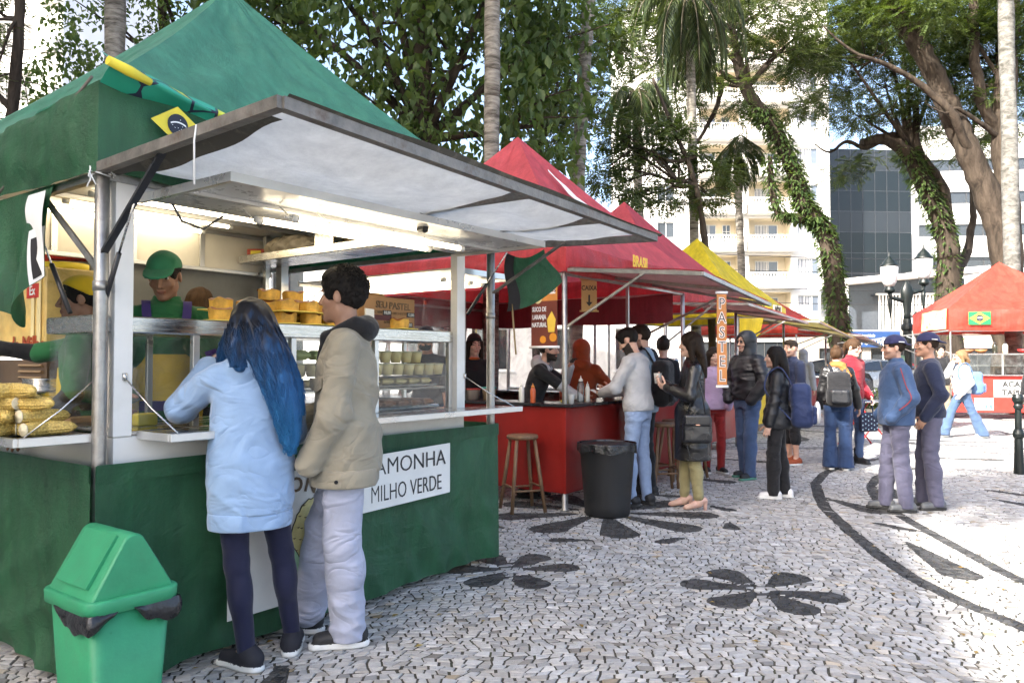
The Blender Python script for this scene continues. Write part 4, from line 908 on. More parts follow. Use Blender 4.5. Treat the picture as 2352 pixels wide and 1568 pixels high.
# ---- pale building at far left
bL = empty('pale_block', (-56, 44, 0), 0, 'pale grey white apartment block with white framed windows behind the trees', 'building')
HL, WL = 34.0, 30.0; holes = []
for k in range(9):
    for j in range(4): holes.append((1.6 + j * 7.4 + 2.0, 1.6 + j * 7.4 + 4.4, 2.05 + k * 2.88 + .0, 2.05 + k * 2.88 + 1.65))
b = MB(); wall_holes(WL, HL, holes, .25, b, 0); b.build('wall', m_render_w, bL); b = MB(); shell(b, WL, 14, HL); b.build('side_wall', m_render_shade, bL)
for h in holes: window(bL, *h, .18, 3, 2, m_wframe, False, True)
b = MB()
for k in range(9):
    for j in range(4): b.box((1.6 + j * 7.4 + 5.3, -.25, 2.05 + k * 2.88 + .4), (1.2, .5, .9), bev=.03)
o = b.build('air_conditioner_boxes', m_render_w, bL); o['kind'] = 'stuff'
# ---- pale house glimpsed behind the row of stalls
bR = empty('rear_house', (-19, 34, 0), R(2), 'low white house behind the stalls, mostly hidden by trees', 'building')
holes = [(2 + j * 3.1, 3.5 + j * 3.1, 1.0 + k * 3.2, 2.9 + k * 3.2) for j in range(8) for k in range(2)]
b = MB(); wall_holes(27, 7.0, holes, .25, b); shell(b, 27, 8, 7.0); b.build('wall', m_render_w, bR)
for h in holes: window(bR, *h, .18, 2, 1, m_wframe, False, True)
# ---- unseen block added behind the camera to shade this side of the square
HB_ = 24.0
e_ = Vector((.361, .933, 0)).normalized(); n_ = Vector((.933, -.361, 0))
shf = Vector((.741, .671, 0)) * (HB_ / math.tan(SUN_EL))
o0 = Vector((1.75, 4.0, 0)) - shf
bB = empty('shade_block', o0 - e_ * 34, math.atan2(e_.y, e_.x), 'unseen beige block added to shade the near side of the square', 'building')
WB = 66.0; holes = [(1.5 + j * 3.6, 3.6 + j * 3.6, 1.2 + k * 3.2, 2.9 + k * 3.2) for j in range(18) for k in range(7)]
b = MB(); wall_holes(WB, HB_, holes, .25, b); shell(b, WB, 14, HB_); b.build('wall', m_render_c, bB)
for h in holes: window(bB, *h, .18, 2, 1, m_wframe, False, False)
b = MB(); b.box((WB / 2, -.2, HB_ + .1), (WB + .4, .5, .3)); b.build('cornice', m_render_c, bB)
# ================================================================ trees
def M_leaf(name, c0, c1, trans=.4, rough=.45):
    if name in _M: return _M[name]
    m, nt, b, out = new_mat(name); N = nt.nodes; L = nt.links
    a = N.new('ShaderNodeAttribute'); a.attribute_name = 'col'
    sp = N.new('ShaderNodeSeparateColor'); L.new(a.outputs['Color'], sp.inputs[0])
    mm = N.new('ShaderNodeMix'); mm.data_type = 'RGBA'; L.new(sp.outputs[0], mm.inputs[0]); mm.inputs[6].default_value = (*c0, 1); mm.inputs[7].default_value = (*c1, 1)
    L.new(mm.outputs[2], b.inputs['Base Color']); b.inputs['Roughness'].default_value = rough; b.inputs['Specular IOR Level'].default_value = .3
    t = N.new('ShaderNodeBsdfTranslucent'); hs = N.new('ShaderNodeVectorMath'); hs.operation = 'MULTIPLY'; hs.inputs[1].default_value = (1.5, 1.55, .6); L.new(mm.outputs[2], hs.inputs[0]); L.new(hs.outputs[0], t.inputs[0])
    ms = N.new('ShaderNodeMixShader'); ms.inputs[0].default_value = trans; L.new(b.outputs[0], ms.inputs[1]); L.new(t.outputs[0], ms.inputs[2]); L.new(ms.outputs[0], out.inputs[0])
    _M[name] = m
    return m
m_leaf_d = M_leaf('dark_broad_leaf', (.040, .072, .026), (.115, .165, .055), .42)
m_leaf_f = M_leaf('feathery_leaf', (.032, .050, .017), (.082, .108, .034), .40)
m_leaf_l = M_leaf('light_leaf', (.040, .064, .018), (.095, .130, .034), .40)
m_palm = M_leaf('palm_leaflet', (.030, .050, .022), (.075, .095, .035), .25)
m_dry = M_leaf('dry_frond', (.10, .085, .05), (.07, .075, .04), .2)
def M_bark(name, c0, c1, vs=5.0, stretch=(1, 1, .25), bump=.7):
    if name in _M: return _M[name]
    m, nt, b, out = new_mat(name); N = nt.nodes; L = nt.links
    tc = N.new('ShaderNodeTexCoord'); mp = N.new('ShaderNodeMapping'); mp.inputs['Scale'].default_value = stretch; L.new(tc.outputs['Object'], mp.inputs[0])
    n = N.new('ShaderNodeTexNoise'); n.inputs['Scale'].default_value = vs; n.inputs['Detail'].default_value = 8; n.inputs['Roughness'].default_value = .7; n.inputs['Distortion'].default_value = .6; L.new(mp.outputs[0], n.inputs['Vector'])
    cr = N.new('ShaderNodeValToRGB'); cr.color_ramp.elements[0].position = .36; cr.color_ramp.elements[1].position = .64; cr.color_ramp.elements[0].color = (*c0, 1); cr.color_ramp.elements[1].color = (*c1, 1)
    L.new(n.outputs['Fac'], cr.inputs[0]); L.new(cr.outputs[0], b.inputs['Base Color']); b.inputs['Roughness'].default_value = .9; b.inputs['Specular IOR Level'].default_value = .15
    bp = N.new('ShaderNodeBump'); bp.inputs['Strength'].default_value = bump; bp.inputs['Distance'].default_value = .04; L.new(n.outputs['Fac'], bp.inputs['Height']); L.new(bp.outputs[0], b.inputs['Normal'])
    _M[name] = m
    return m
m_bark = M_bark('bark', (.022, .017, .013), (.078, .060, .045)); m_bark_p = M_bark('palm_bark', (.075, .065, .052), (.32, .295, .25), 3.0, (1, 1, 5.0), .5); m_bark_g = M_bark('grey_bark', (.06, .058, .05), (.21, .205, .19), 4.0, (1, 1, 2.0), .4)
def rnd_dirs(r, n):
    v = r.normal(size=(n, 3)); return v / np.linalg.norm(v, axis=1)[:, None]
def leaf_quads(P, D, U, ln, wd, fold=.25):
    """leaves as two quads folded along the midrib: P base, D direction, U up-ish normal; arrays"""
    S_ = np.cross(D, U); S_ /= np.linalg.norm(S_, axis=1)[:, None] + 1e-9; N_ = np.cross(S_, D)
    ln = ln[:, None]; wd = wd[:, None]
    tip = P + D * ln - N_ * ln * .12; l = P + D * ln * .45 + S_ * wd * .5 + N_ * wd * fold; r = P + D * ln * .45 - S_ * wd * .5 + N_ * wd * fold
    V = np.stack([P, l, tip, r], 1).reshape(-1, 3)
    k = np.arange(len(P))[:, None] * 4
    return V, np.concatenate([k + np.array([[0, 1, 2]]), k + np.array([[0, 2, 3]])])
def crown_broad(r, clumps, n, size, droop=.5):
    """clumps: (centre, radii); leaves thick in the shells of the clumps, hanging in bunches"""
    vol = np.array([c[1][0] * c[1][1] * c[1][2] for c in clumps]) ** .67; cnt = np.maximum(1, (vol / vol.sum() * n / 9).astype(int))
    Ps = []
    for (c, rad), m in zip(clumps, cnt):
        d = rnd_dirs(r, m); s = r.uniform(.35, 1.0, m) ** .5; Ps.append(np.array(c) + d * np.array(rad) * s[:, None])
    P = np.concatenate(Ps); m = len(P)
    B = np.repeat(P, 9, 0) + r.normal(size=(m * 9, 3)) * size * .85
    ax = np.repeat(rnd_dirs(r, m), 9, 0) * .5 + rnd_dirs(r, m * 9) * .7 + np.array([0, 0, -droop]); ax /= np.linalg.norm(ax, axis=1)[:, None]
    U = rnd_dirs(r, m * 9) * .6 + np.array([0, 0, 1.0])
    ln = r.uniform(.7, 1.25, m * 9) * size
    V, F = leaf_quads(B, ax, U, ln, ln * .58)
    col = np.repeat(np.clip(np.repeat(r.uniform(0, 1, m), 9) * .6 + r.uniform(0, .4, m * 9), 0, 1), 4)
    return V, F, col
def crown_feather(r, clumps, n, slen=.38, lf=.055, pairs=8, flat=.5):
    """pinnate sprays: n sprays shared between the clumps"""
    vol = np.array([c[1][0] * c[1][1] * c[1][2] for c in clumps]) ** .67; cnt = np.maximum(1, (vol / vol.sum() * n).astype(int))
    Ps = []; Ds = []
    for (c, rad), m in zip(clumps, cnt):
        nt_ = max(1, m // 14); tw = np.array(c) + rnd_dirs(r, nt_) * np.array(rad) * (r.uniform(.15, 1, nt_) ** .5)[:, None]
        k = r.integers(0, nt_, m); d = rnd_dirs(r, m); d[:, 2] *= flat; Ps.append(tw[k] + d * slen * .7 * r.uniform(.2, 1, m)[:, None]); Ds.append(d)
    P = np.concatenate(Ps); D = np.concatenate(Ds); D[:, 2] -= .18; D /= np.linalg.norm(D, axis=1)[:, None]; m = len(P)
    up = np.array([0, 0, 1.0]) + rnd_dirs(r, m) * .35; S_ = np.cross(D, up); S_ /= np.linalg.norm(S_, axis=1)[:, None]; N_ = np.cross(S_, D)
    t = (np.arange(pairs) + .7) / pairs; L_ = slen * r.uniform(.7, 1.2, m)
    base = P[:, None, :] + D[:, None, :] * (t[None, :] * L_[:, None])[..., None] - N_[:, None, :] * (.10 * t ** 2 * slen)[None, :, None]
    out = []
    for sg in (-1, 1):
        dd = S_[:, None, :] * sg + D[:, None, :] * .55 + r.normal(size=(m, pairs, 3)) * .12; dd /= np.linalg.norm(dd, axis=2)[..., None]
        out.append((base.reshape(-1, 3), dd.reshape(-1, 3), np.repeat(N_, pairs, 0), np.repeat(lf * r.uniform(.8, 1.2, m), pairs) * np.tile(.55 + .75 * np.sin(t * 2.6), m)))
    B = np.concatenate([o[0] for o in out]); Dd = np.concatenate([o[1] for o in out]); U = np.concatenate([o[2] for o in out]); ln = np.concatenate([o[3] for o in out])
    V, F = leaf_quads(B, Dd, U + r.normal(size=U.shape) * .2, ln, ln * .42, .1)
    cm = r.uniform(0, 1, m); col = np.repeat(np.tile(np.repeat(cm, pairs), 2), 4)
    return V, F, col
def put_crown(name, VFc, mat, parent):
    V, F, c = VFc; cols = np.stack([c, c, c, np.ones_like(c)], 1); return mk(name, V, F, mat, parent, cols=cols)
def limb(pts, r0, r1, n=9, wig=.06, seed=0, steps=5):
    """a bent branch through pts with a taper"""
    pts = [Vector(p) for p in pts]; out = []; k = len(pts) - 1
    for i in range(k):
        for s in range(steps):
            t = s / steps; p0 = pts[max(i - 1, 0)]; p1 = pts[i]; p2 = pts[i + 1]; p3 = pts[min(i + 2, k)]
            out.append(.5 * ((2 * p1) + (p2 - p0) * t + (2 * p0 - 5 * p1 + 4 * p2 - p3) * t * t + (3 * p1 - p0 - 3 * p2 + p3) * t ** 3))
    out.append(pts[-1]); N_ = len(out)
    rr = random.Random(seed)
    out = [p + Vector((rr.uniform(-1, 1), rr.uniform(-1, 1), 0)) * wig * lerp(r0, r1, i / N_) for i, p in enumerate(out)]
    return out, [lerp(r0, r1, (i / (N_ - 1)) ** .9) * rr.uniform(.93, 1.08) for i in range(N_)]
def tree(label, base, trunk, r0, r1, limbs, crowns, bark=None, group='trees on the square', name='tree', n=12):
    """trunk and limbs are lists of world points; crowns are (arrays, material)"""
    base = Vector(base); o = empty(name, base, 0, label, 'tree', group); S0 = lambda P: [Vector(p) - base for p in P]
    a, b = limb(S0(trunk), r0, r1, wig=.10, seed=1, steps=7); b[0] *= 1.25
    MB().tube(a, b, n=n).build('trunk', bark or m_bark, o)
    for i, (pts, ra, rb) in enumerate(limbs):
        a, b = limb(S0(pts), ra, rb, wig=.25, seed=i + 2); MB().tube(a, b, n=8).build('limb', bark or m_bark, o)
    for i, (c, m) in enumerate(crowns):
        V, F, q = c; V = V - np.array(base); put_crown('crown', (V, F, q), m, o)
    return o
def branch_to(p, clumps, r0=.09, r1=.015, seed=0):
    rr = random.Random(seed); out = []
    for c, rad in clumps:
        c = Vector(c); p_ = Vector(p); mid = lerp(p_, c, .5) + Vector((rr.uniform(-.3, .3), rr.uniform(-.3, .3), rr.uniform(-.1, .35)))
        out.append(([p_, mid, c], r0, r1))
        for k in range(4):
            e = c + Vector((rr.uniform(-1, 1) * rad[0], rr.uniform(-1, 1) * rad[1], rr.uniform(-.4, .6) * rad[2])) * .9
            out.append(([lerp(mid, c, .5 + .1 * k), lerp(mid, e, .6) + Vector((0, 0, .1)), e], r1 * 1.5, r1 * .4))
    return out
rg = np.random.default_rng(21)
# dense dark tree behind the green stall
cl = [((-2.3, 12.6, 7.2), (1.7, 1.6, 1.5)), ((-.7, 12.8, 6.4), (1.7, 1.5, 1.7)), ((-3.6, 13, 8.6), (1.7, 1.6, 1.5)), ((-1.2, 13, 9.2), (2.2, 2, 2.0)), ((-.1, 12.4, 8.0), (1.4, 1.3, 1.5)), ((-1.9, 12.3, 5.3), (1.2, 1.1, 1.0)), ((.4, 12.6, 5.3), (1.0, 1.0, 1.0)), ((-4.4, 12.6, 7.6), (1.0, 1.0, 1.2)), ((.9, 13.2, 7.0), (.9, .9, 1.6)), ((-2.6, 14, 11), (2.6, 2.4, 1.8))]
tree('dense dark broad-leaved tree behind the green canopy', (-1.3, 13.2, 0), [(-1.3, 13.2, -.1), (-1.35, 13.1, 2.5), (-1.5, 13, 5), (-1.6, 13, 8)], .24, .12, branch_to((-1.45, 13, 5.2), cl, .10, .02, 3), [(crown_broad(rg, cl, 11500, .20, .75), m_leaf_d)])
# small-leaved tree between that and the pale block
cl = [((-7.0, 13.5, 7.4), (1.3, 1.2, 1.3)), ((-5.8, 13.8, 6.6), (.9, .9, .9)), ((-6.6, 13.2, 9.0), (1.6, 1.3, 1.2)), ((-5.0, 13.8, 8.8), (1.5, 1.3, .9)), ((-7.9, 13.5, 6.3), (.8, .8, .5)), ((-4.6, 14.3, 7.6), (.7, .7, .9))]
tree('small-leaved tree showing over the left slope of the green canopy', (-6.1, 14.0, 0), [(-6.1, 14, -.1), (-6.0, 14, 3), (-6.2, 13.8, 6), (-6.3, 13.6, 8)], .16, .07, branch_to((-6.1, 13.9, 5.5), cl, .07, .015, 5), [(crown_broad(rg, cl, 6500, .125, .45), m_leaf_d)])
# thin tree at the left edge
cl = [((-7.3, 10.4, 6.6), (.7, .7, .7)), ((-7.0, 10.3, 5.6), (.5, .6, .5)), ((-6.6, 10.2, 7.2), (.8, .7, .5)), ((-7.2, 10.4, 4.9), (.5, .5, .4))]
tree('thin pale-leaved tree at the left edge of the picture', (-7.4, 10.6, 0), [(-7.4, 10.6, -.1), (-7.1, 10.5, 3.4), (-6.75, 10.3, 4.8), (-6.62, 10.2, 6.4), (-6.7, 10.2, 8.5)], .10, .05, [([(-6.75, 10.3, 4.8), (-7.0, 10.2, 5.1), (-7.2, 10.2, 5.6)], .05, .02)] + branch_to((-6.65, 10.2, 6.0), cl, .03, .01, 8), [(crown_feather(rg, cl, 520, .30, .055, 8), m_leaf_l)])
# palms
def palm(label, base, top, r0, r1, frond=1.9, nf=16, sag=1.0, dry=0, bark=None, leafl=.42, mid=None, seed=0):
    rr = random.Random(seed); base = Vector(base); top = Vector(top)
    o = empty('palm_tree', base, 0, label, 'palm tree', 'palms on the square')
    pts = [Vector((0, 0, -.1))] + ([Vector(mid) - base] if mid else []) + [lerp(Vector((0, 0, 0)), top - base, .75), top - base]
    a, b = limb(pts, r0, r1, wig=.05, seed=seed, steps=14); MB().tube(a, b, n=14).build('trunk', bark or m_bark_p, o)
    T = top - base
    Pq = []; Dq = []; Uq = []; Lq = []; Wq = []; cq = []
    fb = MB()
    for k in range(nf + dry):
        isdry = k >= nf; a = k * 2.39996 + rr.uniform(-.2, .2); el = rr.uniform(-.3, 1.1) if not isdry else rr.uniform(-1.2, -.5)
        L_ = frond * rr.uniform(.75, 1.1); h = Vector((math.cos(a), math.sin(a), 0)); p = T.copy(); d = (h * math.cos(el) + Vector((0, 0, math.sin(el)))).normalized(); path = [p.copy()]
        ns = 14
        for i in range(ns):
            d = (d + Vector((0, 0, -sag * (.10 + .02 * i) * (1.0 if not isdry else .7)))).normalized(); p = p + d * (L_ / ns); path.append(p.copy())
            if i > 1:
                sd = d.cross(Vector((0, 0, 1))); sd = sd.normalized() if sd.length > .05 else Vector((h.y, -h.x, 0))
                for s_ in (-1, 1):
                    for q in range(2):
                        Pq.append(p - d * (q * L_ / ns * .5)); dd = (sd * s_ * .8 + d * .5 + Vector((0, 0, -.55 - .3 * rr.random()))).normalized(); Dq.append(dd); Uq.append(Vector((0, 0, 1)) + sd * s_ * .3)
                        ll = leafl * (.5 + math.sin(PI * min(.95, (i + 1) / ns))) * rr.uniform(.75, 1.15); Lq.append(ll); Wq.append(.038); cq.append(rr.random())
        fb.tube(path, [lerp(.022, .005, i / ns) for i in range(ns + 1)], n=5)
    fb.build('frond_stems', m_dry, o)
    V, F = leaf_quads(np.array([tuple(p) for p in Pq]), np.array([tuple(p) for p in Dq]), np.array([tuple(p) for p in Uq]), np.array(Lq), np.array(Wq), .1)
    put_crown('fronds', (V, F, np.repeat(np.array(cq), 4)), m_palm, o)
    return o
palm('tall palm trunk rising behind the peak of the nearest red tent', (-.31, 10.9, 0), (-.26, 10.9, 11.5), .115, .10, 2.4, 16, 1.0, 0, m_bark_p, seed=1)
palm('tall slightly bowed palm trunk between the two red tent peaks', (1.15, 14.0, 0), (1.62, 14, 12.5), .135, .115, 2.4, 16, 1.0, 0, m_bark_p, mid=(1.22, 14, 4.8), seed=2)
palm('grey palm trunk rising behind the left slope of the green canopy', (-5.75, 11.0, 0), (-5.75, 11.0, 10.5), .145, .13, 2.4, 16, 1.0, 0, m_bark_p, seed=3)
palm('slim palm with long hanging fronds in front of the balconies', (4.35, 18.0, 0), (4.20, 18.0, 10.2), .125, .10, 2.4, 15, 1.5, 16, m_bark_p, seed=4)
palm('slim palm behind the crimson tent, crown level with the tree leaves', (3.85, 22.0, 0), (3.55, 22.0, 9.2), .13, .10, 1.6, 14, 1.2, 6, m_bark_p, seed=5)
palm('slim palm behind the yellow tent peak with drooping crown', (7.95, 26.0, 0), (7.65, 26.0, 8.6), .14, .11, 1.6, 13, 1.2, 6, m_bark_p, seed=6)
palm('pale grey palm trunk at the right edge in front of the big trunk', (13.55, 20.7, 0), (13.45, 20.7, 13.5), .21, .17, 2.4, 16, 1.0, 0, m_bark_g, seed=7)
# leaning trunk wrapped in ferns
Y2 = 24.0
tp = [at(1935, 940, Y2), at(1928, 780, Y2), at(1916, 640, Y2), at(1893, 530, Y2), at(1846, 470, Y2), at(1822, 390, Y2), at(1785, 310, Y2), at(1745, 250, Y2), at(1712, 200, Y2), at(1690, 120, Y2)]
cl = [(tuple(at(px, py, Y2 + dy)), (rx, 1.5, rz)) for px, py, dy, rx, rz in ((1480, 90, 0, 1.3, .6), (1560, 30, -1, 1.4, .6), (1690, 70, 1, 1.4, .7), (1790, 110, 0, 1.3, .7), (1640, 190, -1, 1.0, .5), (1880, 50, 0, 1.5, .7), (1760, 20, -2, 1.6, .6), (1440, 190, 1, .9, .5), (1520, 200, -1, .9, .45), (1860, 170, 1, 1.1, .6), (1620, -60, 0, 2.0, .8), (1400, 20, 1, .8, .5), (1600, 130, 1, 1.1, .5), (1700, 250, 1.5, .9, .4), (1560, 270, 1, .9, .45), (1830, 260, 1, .9, .4), (1370, 110, 0, .7, .5), (1480, 10, 0, 1.2, .5))]
cu = [((x, Y2 + dy, z), (1.9, 1.8, 1.0)) for x, dy, z in ((9.5, 0, 14.5), (7.0, 1, 15.5), (12.5, -1, 15.0), (10, 1, 18), (5.5, -1, 13.6))]
lb = [([at(1880, 510, Y2), at(1830, 500, Y2), at(1790, 490, Y2), at(1772, 430, Y2), at(1768, 360, Y2)], .17, .08), ([at(1712, 200, Y2), at(1660, 175, Y2), at(1655, 210, Y2), at(1640, 260, Y2), at(1600, 330, Y2)], .12, .05), ([at(1700, 160, Y2), at(1680, 60, Y2), at(1660, -60, Y2)], .14, .06)]
lb += branch_to(at(1720, 200, Y2), cl[:6], .08, .015, 4) + branch_to(at(1690, 60, Y2), cl[6:12], .08, .015, 6)
t2 = tree('leaning trunk wrapped in green ferns beside the balconies', tp[0] * 1.0, tp, .36, .16, lb, [(crown_feather(rg, cl, 4300, .52, .088, 8), m_leaf_f), (crown_feather(rg, cu, 1000, .60, .12, 7), m_leaf_f)])
# ferns on it
def fern_wrap(o, path, rad, n, ln, seed):
    r = np.random.default_rng(seed); base = np.array(o.location); P = np.array([tuple(p) for p in path]); k = r.uniform(0, len(P) - 1.001, n); i = k.astype(int); f = (k - i)[:, None]
    c = P[i] * (1 - f) + P[i + 1] * f; d = rnd_dirs(r, n); d[:, 2] *= .25; d /= np.linalg.norm(d, axis=1)[:, None]
    b = c + d * rad; D = d + np.array([0, 0, -.5]) + rnd_dirs(r, n) * .45; D /= np.linalg.norm(D, axis=1)[:, None]
    L_ = r.uniform(.6, 1.3, n) * ln; V, F = leaf_quads(b - base, D, np.tile([0, 0, 1.0], (n, 1)) + d * .5, L_, L_ * .28, .1)
    put_crown('fern_leaves', (V, F, np.repeat(r.uniform(0, 1, n), 4)), m_leaf_d, o)
fern_wrap(t2, tp[1:8], .27, 3600, .22, 5); fern_wrap(t2, lb[0][0], .15, 700, .24, 6)
# forked tree further right
Y3 = 27.0
tp = [at(2180, 935, Y3), at(2178, 780, Y3), at(2180, 660, Y3), at(2172, 540, Y3), at(2140, 460, Y3), at(2105, 390, Y3), at(2075, 345, Y3), at(2030, 320, Y3), at(1980, 330, Y3)]
cl = [(tuple(at(px, py, Y3 + dy)), (rx, 1.6, rz)) for px, py, dy, rx, rz in ((1960, 260, 0, 1.3, .5), (2030, 180, 1, 1.4, .6), (1930, 110, -1, 1.5, .6), (2090, 240, 0, 1.1, .7), (2060, 60, 0, 1.7, .7), (2150, 110, 1, 1.4, .7), (1990, 20, 0, 1.6, .6), (1900, 220, 1, 1.2, .45), (1990, 110, 0, 1.3, .5), (1960, 390, 0, .7, .35), (2120, 300, 1, .8, .5), (1870, 130, 0, 1.2, .5))]
cu = [((x, Y3 + dy, z), (2.2, 2.0, 1.1)) for x, dy, z in ((14.5, 0, 16), (17.5, 2, 18), (12, 1, 18.5), (16, -1, 21))]
lb = [([at(2172, 540, Y3), at(2165, 440, Y3), at(2130, 380, Y3), at(2105, 330, Y3), at(2104, 230, Y3)], .26, .10), ([at(2105, 390, Y3), at(2060, 310, Y3), at(1990, 340, Y3), at(1945, 325, Y3), at(1905, 350, Y3), at(1870, 330, Y3)], .14, .02), ([at(2195, 640, Y3), at(2225, 560, Y3 + 1), at(2235, 480, Y3 + 1), at(2228, 380, Y3 + 1), at(2240, 250, Y3 + 1)], .2, .04)]
lb += branch_to(at(2090, 340, Y3), cl[:7], .10, .02, 9)
t3 = tree('forked dark trunk left of the scarlet tent peak', tp[0] * 1.0, tp, .52, .16, lb, [(crown_feather(rg, cl, 4300, .52, .088, 8), m_leaf_f), (crown_feather(rg, cu, 1000, .60, .12, 7), m_leaf_f)])
fern_wrap(t3, tp[1:7], .33, 1500, .26, 15)
# great leaning tree at the right edge
Y4 = 23.0
tp = [at(2320, 950, Y4), at(2318, 760, Y4), at(2312, 600, Y4), at(2275, 470, Y4), at(2225, 350, Y4), at(2175, 240, Y4), at(2140, 160, Y4), at(2085, 70, Y4), at(2030, -20, Y4)]
cl = [(tuple(at(px, py, Y4 + dy)), (rx, 1.6, rz)) for px, py, dy, rx, rz in ((2200, 40, 0, 1.3, .7), (2260, 130, 1, 1.1, .6), (2120, 20, -1, 1.4, .6), (2310, 40, 0, 1.2, .7), (2240, 240, 1, .8, .5), (2340, 170, 1, .9, .6), (2050, -10, 0, 1.4, .5), (2190, 200, 2, .7, .5), (2230, 330, 2, .6, .4), (2180, 110, 1, 1.1, .5), (2260, 30, 2, 1.2, .5), (2330, 280, 2, .7, .5), (2290, 200, 2, .8, .5), (2350, 90, 1, .8, .6))]
cu = [((x, Y4 + dy, z), (2.2, 2.0, 1.1)) for x, dy, z in ((13.0, 0, 14.5), (16, 1, 16), (11.5, 1, 17.5), (15.5, -1, 19), (18.5, 0, 17))]
lb = [([at(2316, 640, Y4), at(2310, 480, Y4), at(2305, 330, Y4), at(2312, 150, Y4), at(2320, -40, Y4)], .40, .26), ([at(2240, 380, Y4), at(2190, 270, Y4 - .5), at(2120, 200, Y4 - .6), at(2040, 150, Y4 - .8), at(1960, 120, Y4 - 1), at(1890, 60, Y4 - 1)], .15, .02), ([at(2305, 300, Y4), at(2270, 270, Y4), at(2240, 150, Y4), at(2235, 0, Y4)], .18, .14), ([at(2312, 330, Y4), at(2260, 290, Y4 - .3), at(2200, 250, Y4 - .5), at(2170, 260, Y4 - .6), at(2130, 240, Y4 - .7)], .10, .012)]
lb += branch_to(at(2110, 110, Y4), cl[2:3] + cl[6:7], .10, .02, 11) + branch_to(at(2310, 200, Y4), cl[:2] + cl[3:6], .09, .02, 12) + branch_to(at(2240, 380, Y4), cl[7:9], .06, .015, 13)
t4 = tree('great brown trunk leaning left over the scarlet tent', tp[0] * 1.0, tp, .50, .22, lb, [(crown_feather(rg, cl, 4300, .52, .088, 8), m_leaf_l), (crown_feather(rg, cu, 1000, .60, .12, 7), m_leaf_l)])
# low leafy tree in front of the balconies
Y5 = 17.0
cl = [(tuple(at(px, py, Y5 + dy)), (rx, .9, rz)) for px, py, dy, rx, rz in ((1400, 395, 0, .55, .3), (1470, 360, .5, .6, .35), (1540, 440, 0, .55, .3), (1440, 450, 0, .5, .25), (1560, 350, .4, .6, .3), (1640, 460, .3, .5, .25), (1520, 290, .3, .6, .35), (1420, 300, -.3, .6, .3), (1650, 390, .2, .4, .2), (1350, 250, .3, .5, .4))]
lb = [([at(1600, 420, Y5), at(1560, 430, Y5), at(1500, 400, Y5), at(1430, 420, Y5)], .05, .015), ([at(1600, 360, Y5), at(1540, 370, Y5), at(1470, 340, Y5), at(1400, 380, Y5)], .05, .015)] + branch_to(at(1560, 420, Y5), cl, .035, .01, 14)
tree('slender tree with layered leaves behind the crimson tent', at(1640, 975, Y5), [at(1640, 975, Y5), at(1632, 700, Y5), at(1615, 520, Y5), at(1590, 400, Y5), at(1540, 280, Y5), at(1500, 180, Y5)], .10, .03, lb, [(crown_feather(rg, cl, 1300, .40, .085, 7), m_leaf_f)])
# leafy tree right of the dark one
Y6 = 15.5
cl = [(tuple(at(px, py, Y6 + dy)), (rx, .9, rz)) for px, py, dy, rx, rz in ((1220, 220, 0, .6, .6), (1260, 60, .4, .8, .5), (1240, 330, 0, .45, .4), (1290, 150, .4, .5, .6), (1190, 110, 0, .7, .6), (1380, 90, .6, .7, .3), (1290, 270, .4, .4, .4))]
tree('fine-leaved tree between the two tall palm trunks', at(1235, 990, Y6), [at(1235, 990, Y6), at(1230, 600, Y6), at(1240, 300, Y6), at(1260, 60, Y6)], .09, .04, branch_to(at(1240, 350, Y6), cl, .045, .012, 18), [(crown_feather(rg, cl, 1100, .42, .09, 7), m_leaf_f)])
# unseen tree added behind the camera to dapple the sunny side
cl = [((-5.0 + 2.6 * math.cos(a) * k, -4.6 + 2.6 * math.sin(a) * k, 12.2 + .7 * math.sin(a * 3)), (1.5, 1.5, .6)) for k, a in ((1, .2), (1, 1.4), (1.1, 2.6), (.9, 3.9), (1.1, 5.1), (.3, 0))]
tree('unseen spreading tree added to dapple the sunny side of the square', (-5, -4.6, 0), [(-5, -4.6, -.1), (-5.1, -4.5, 4), (-5, -4.6, 8), (-5, -4.6, 11)], .3, .14, branch_to((-5, -4.6, 9), cl, .1, .03, 20), [(crown_feather(rg, cl, 1900, .55, .12, 7), m_leaf_f)])
cl = [((3.5 + 2.6 * math.cos(a) * k, -1.6 + 2.6 * math.sin(a) * k, 12.2 + .7 * math.sin(a * 3)), (1.3, 1.3, .6)) for k, a in ((1, .5), (1, 1.9), (1.1, 3.3), (.9, 4.6))]
# ================================================================ things on and around the stalls
def thing(name, label, cat, loc, rz=0.0, group=None): return empty(name, loc, rz, label, cat, group)
ORD = ('first', 'second', 'third', 'fourth', 'fifth', 'sixth', 'seventh', 'eighth', 'ninth', 'tenth', 'eleventh', 'twelfth', 'thirteenth', 'fourteenth', 'fifteenth')
# ---- green swing-lid bin
m_bin = M('green_bin_plastic', (.035, .27, .125), rough=.45, var=.16, vs=4, dirt=.5, dirtcol=(.055, .16, .09), bump=.08, bs=90, spec=.4)
m_bag = M('black_bin_bag', (.012, .012, .014), rough=.28, var=.3, bump=.9, bs=28, spec=.6)
BN = Vector((-1.475, 2.69, 0)); bw, bd = .375, .43
bn = thing('swing_bin', 'green plastic swing-lid bin in front of the corn stall', 'bin', BN + E1 * bw / 2 + E2 * bd / 2, ROW); bn.scale = (.93, .93, .93)
def rrect(w, d, r, z, n=5):
    P = []
    for cx, cy, a0 in ((w / 2 - r, d / 2 - r, 0), (-w / 2 + r, d / 2 - r, 90), (-w / 2 + r, -d / 2 + r, 180), (w / 2 - r, -d / 2 + r, 270)):
        for k in range(n + 1): a = R(a0 + 90 * k / n); P.append((cx + r * math.cos(a), cy + r * math.sin(a), z))
    return P
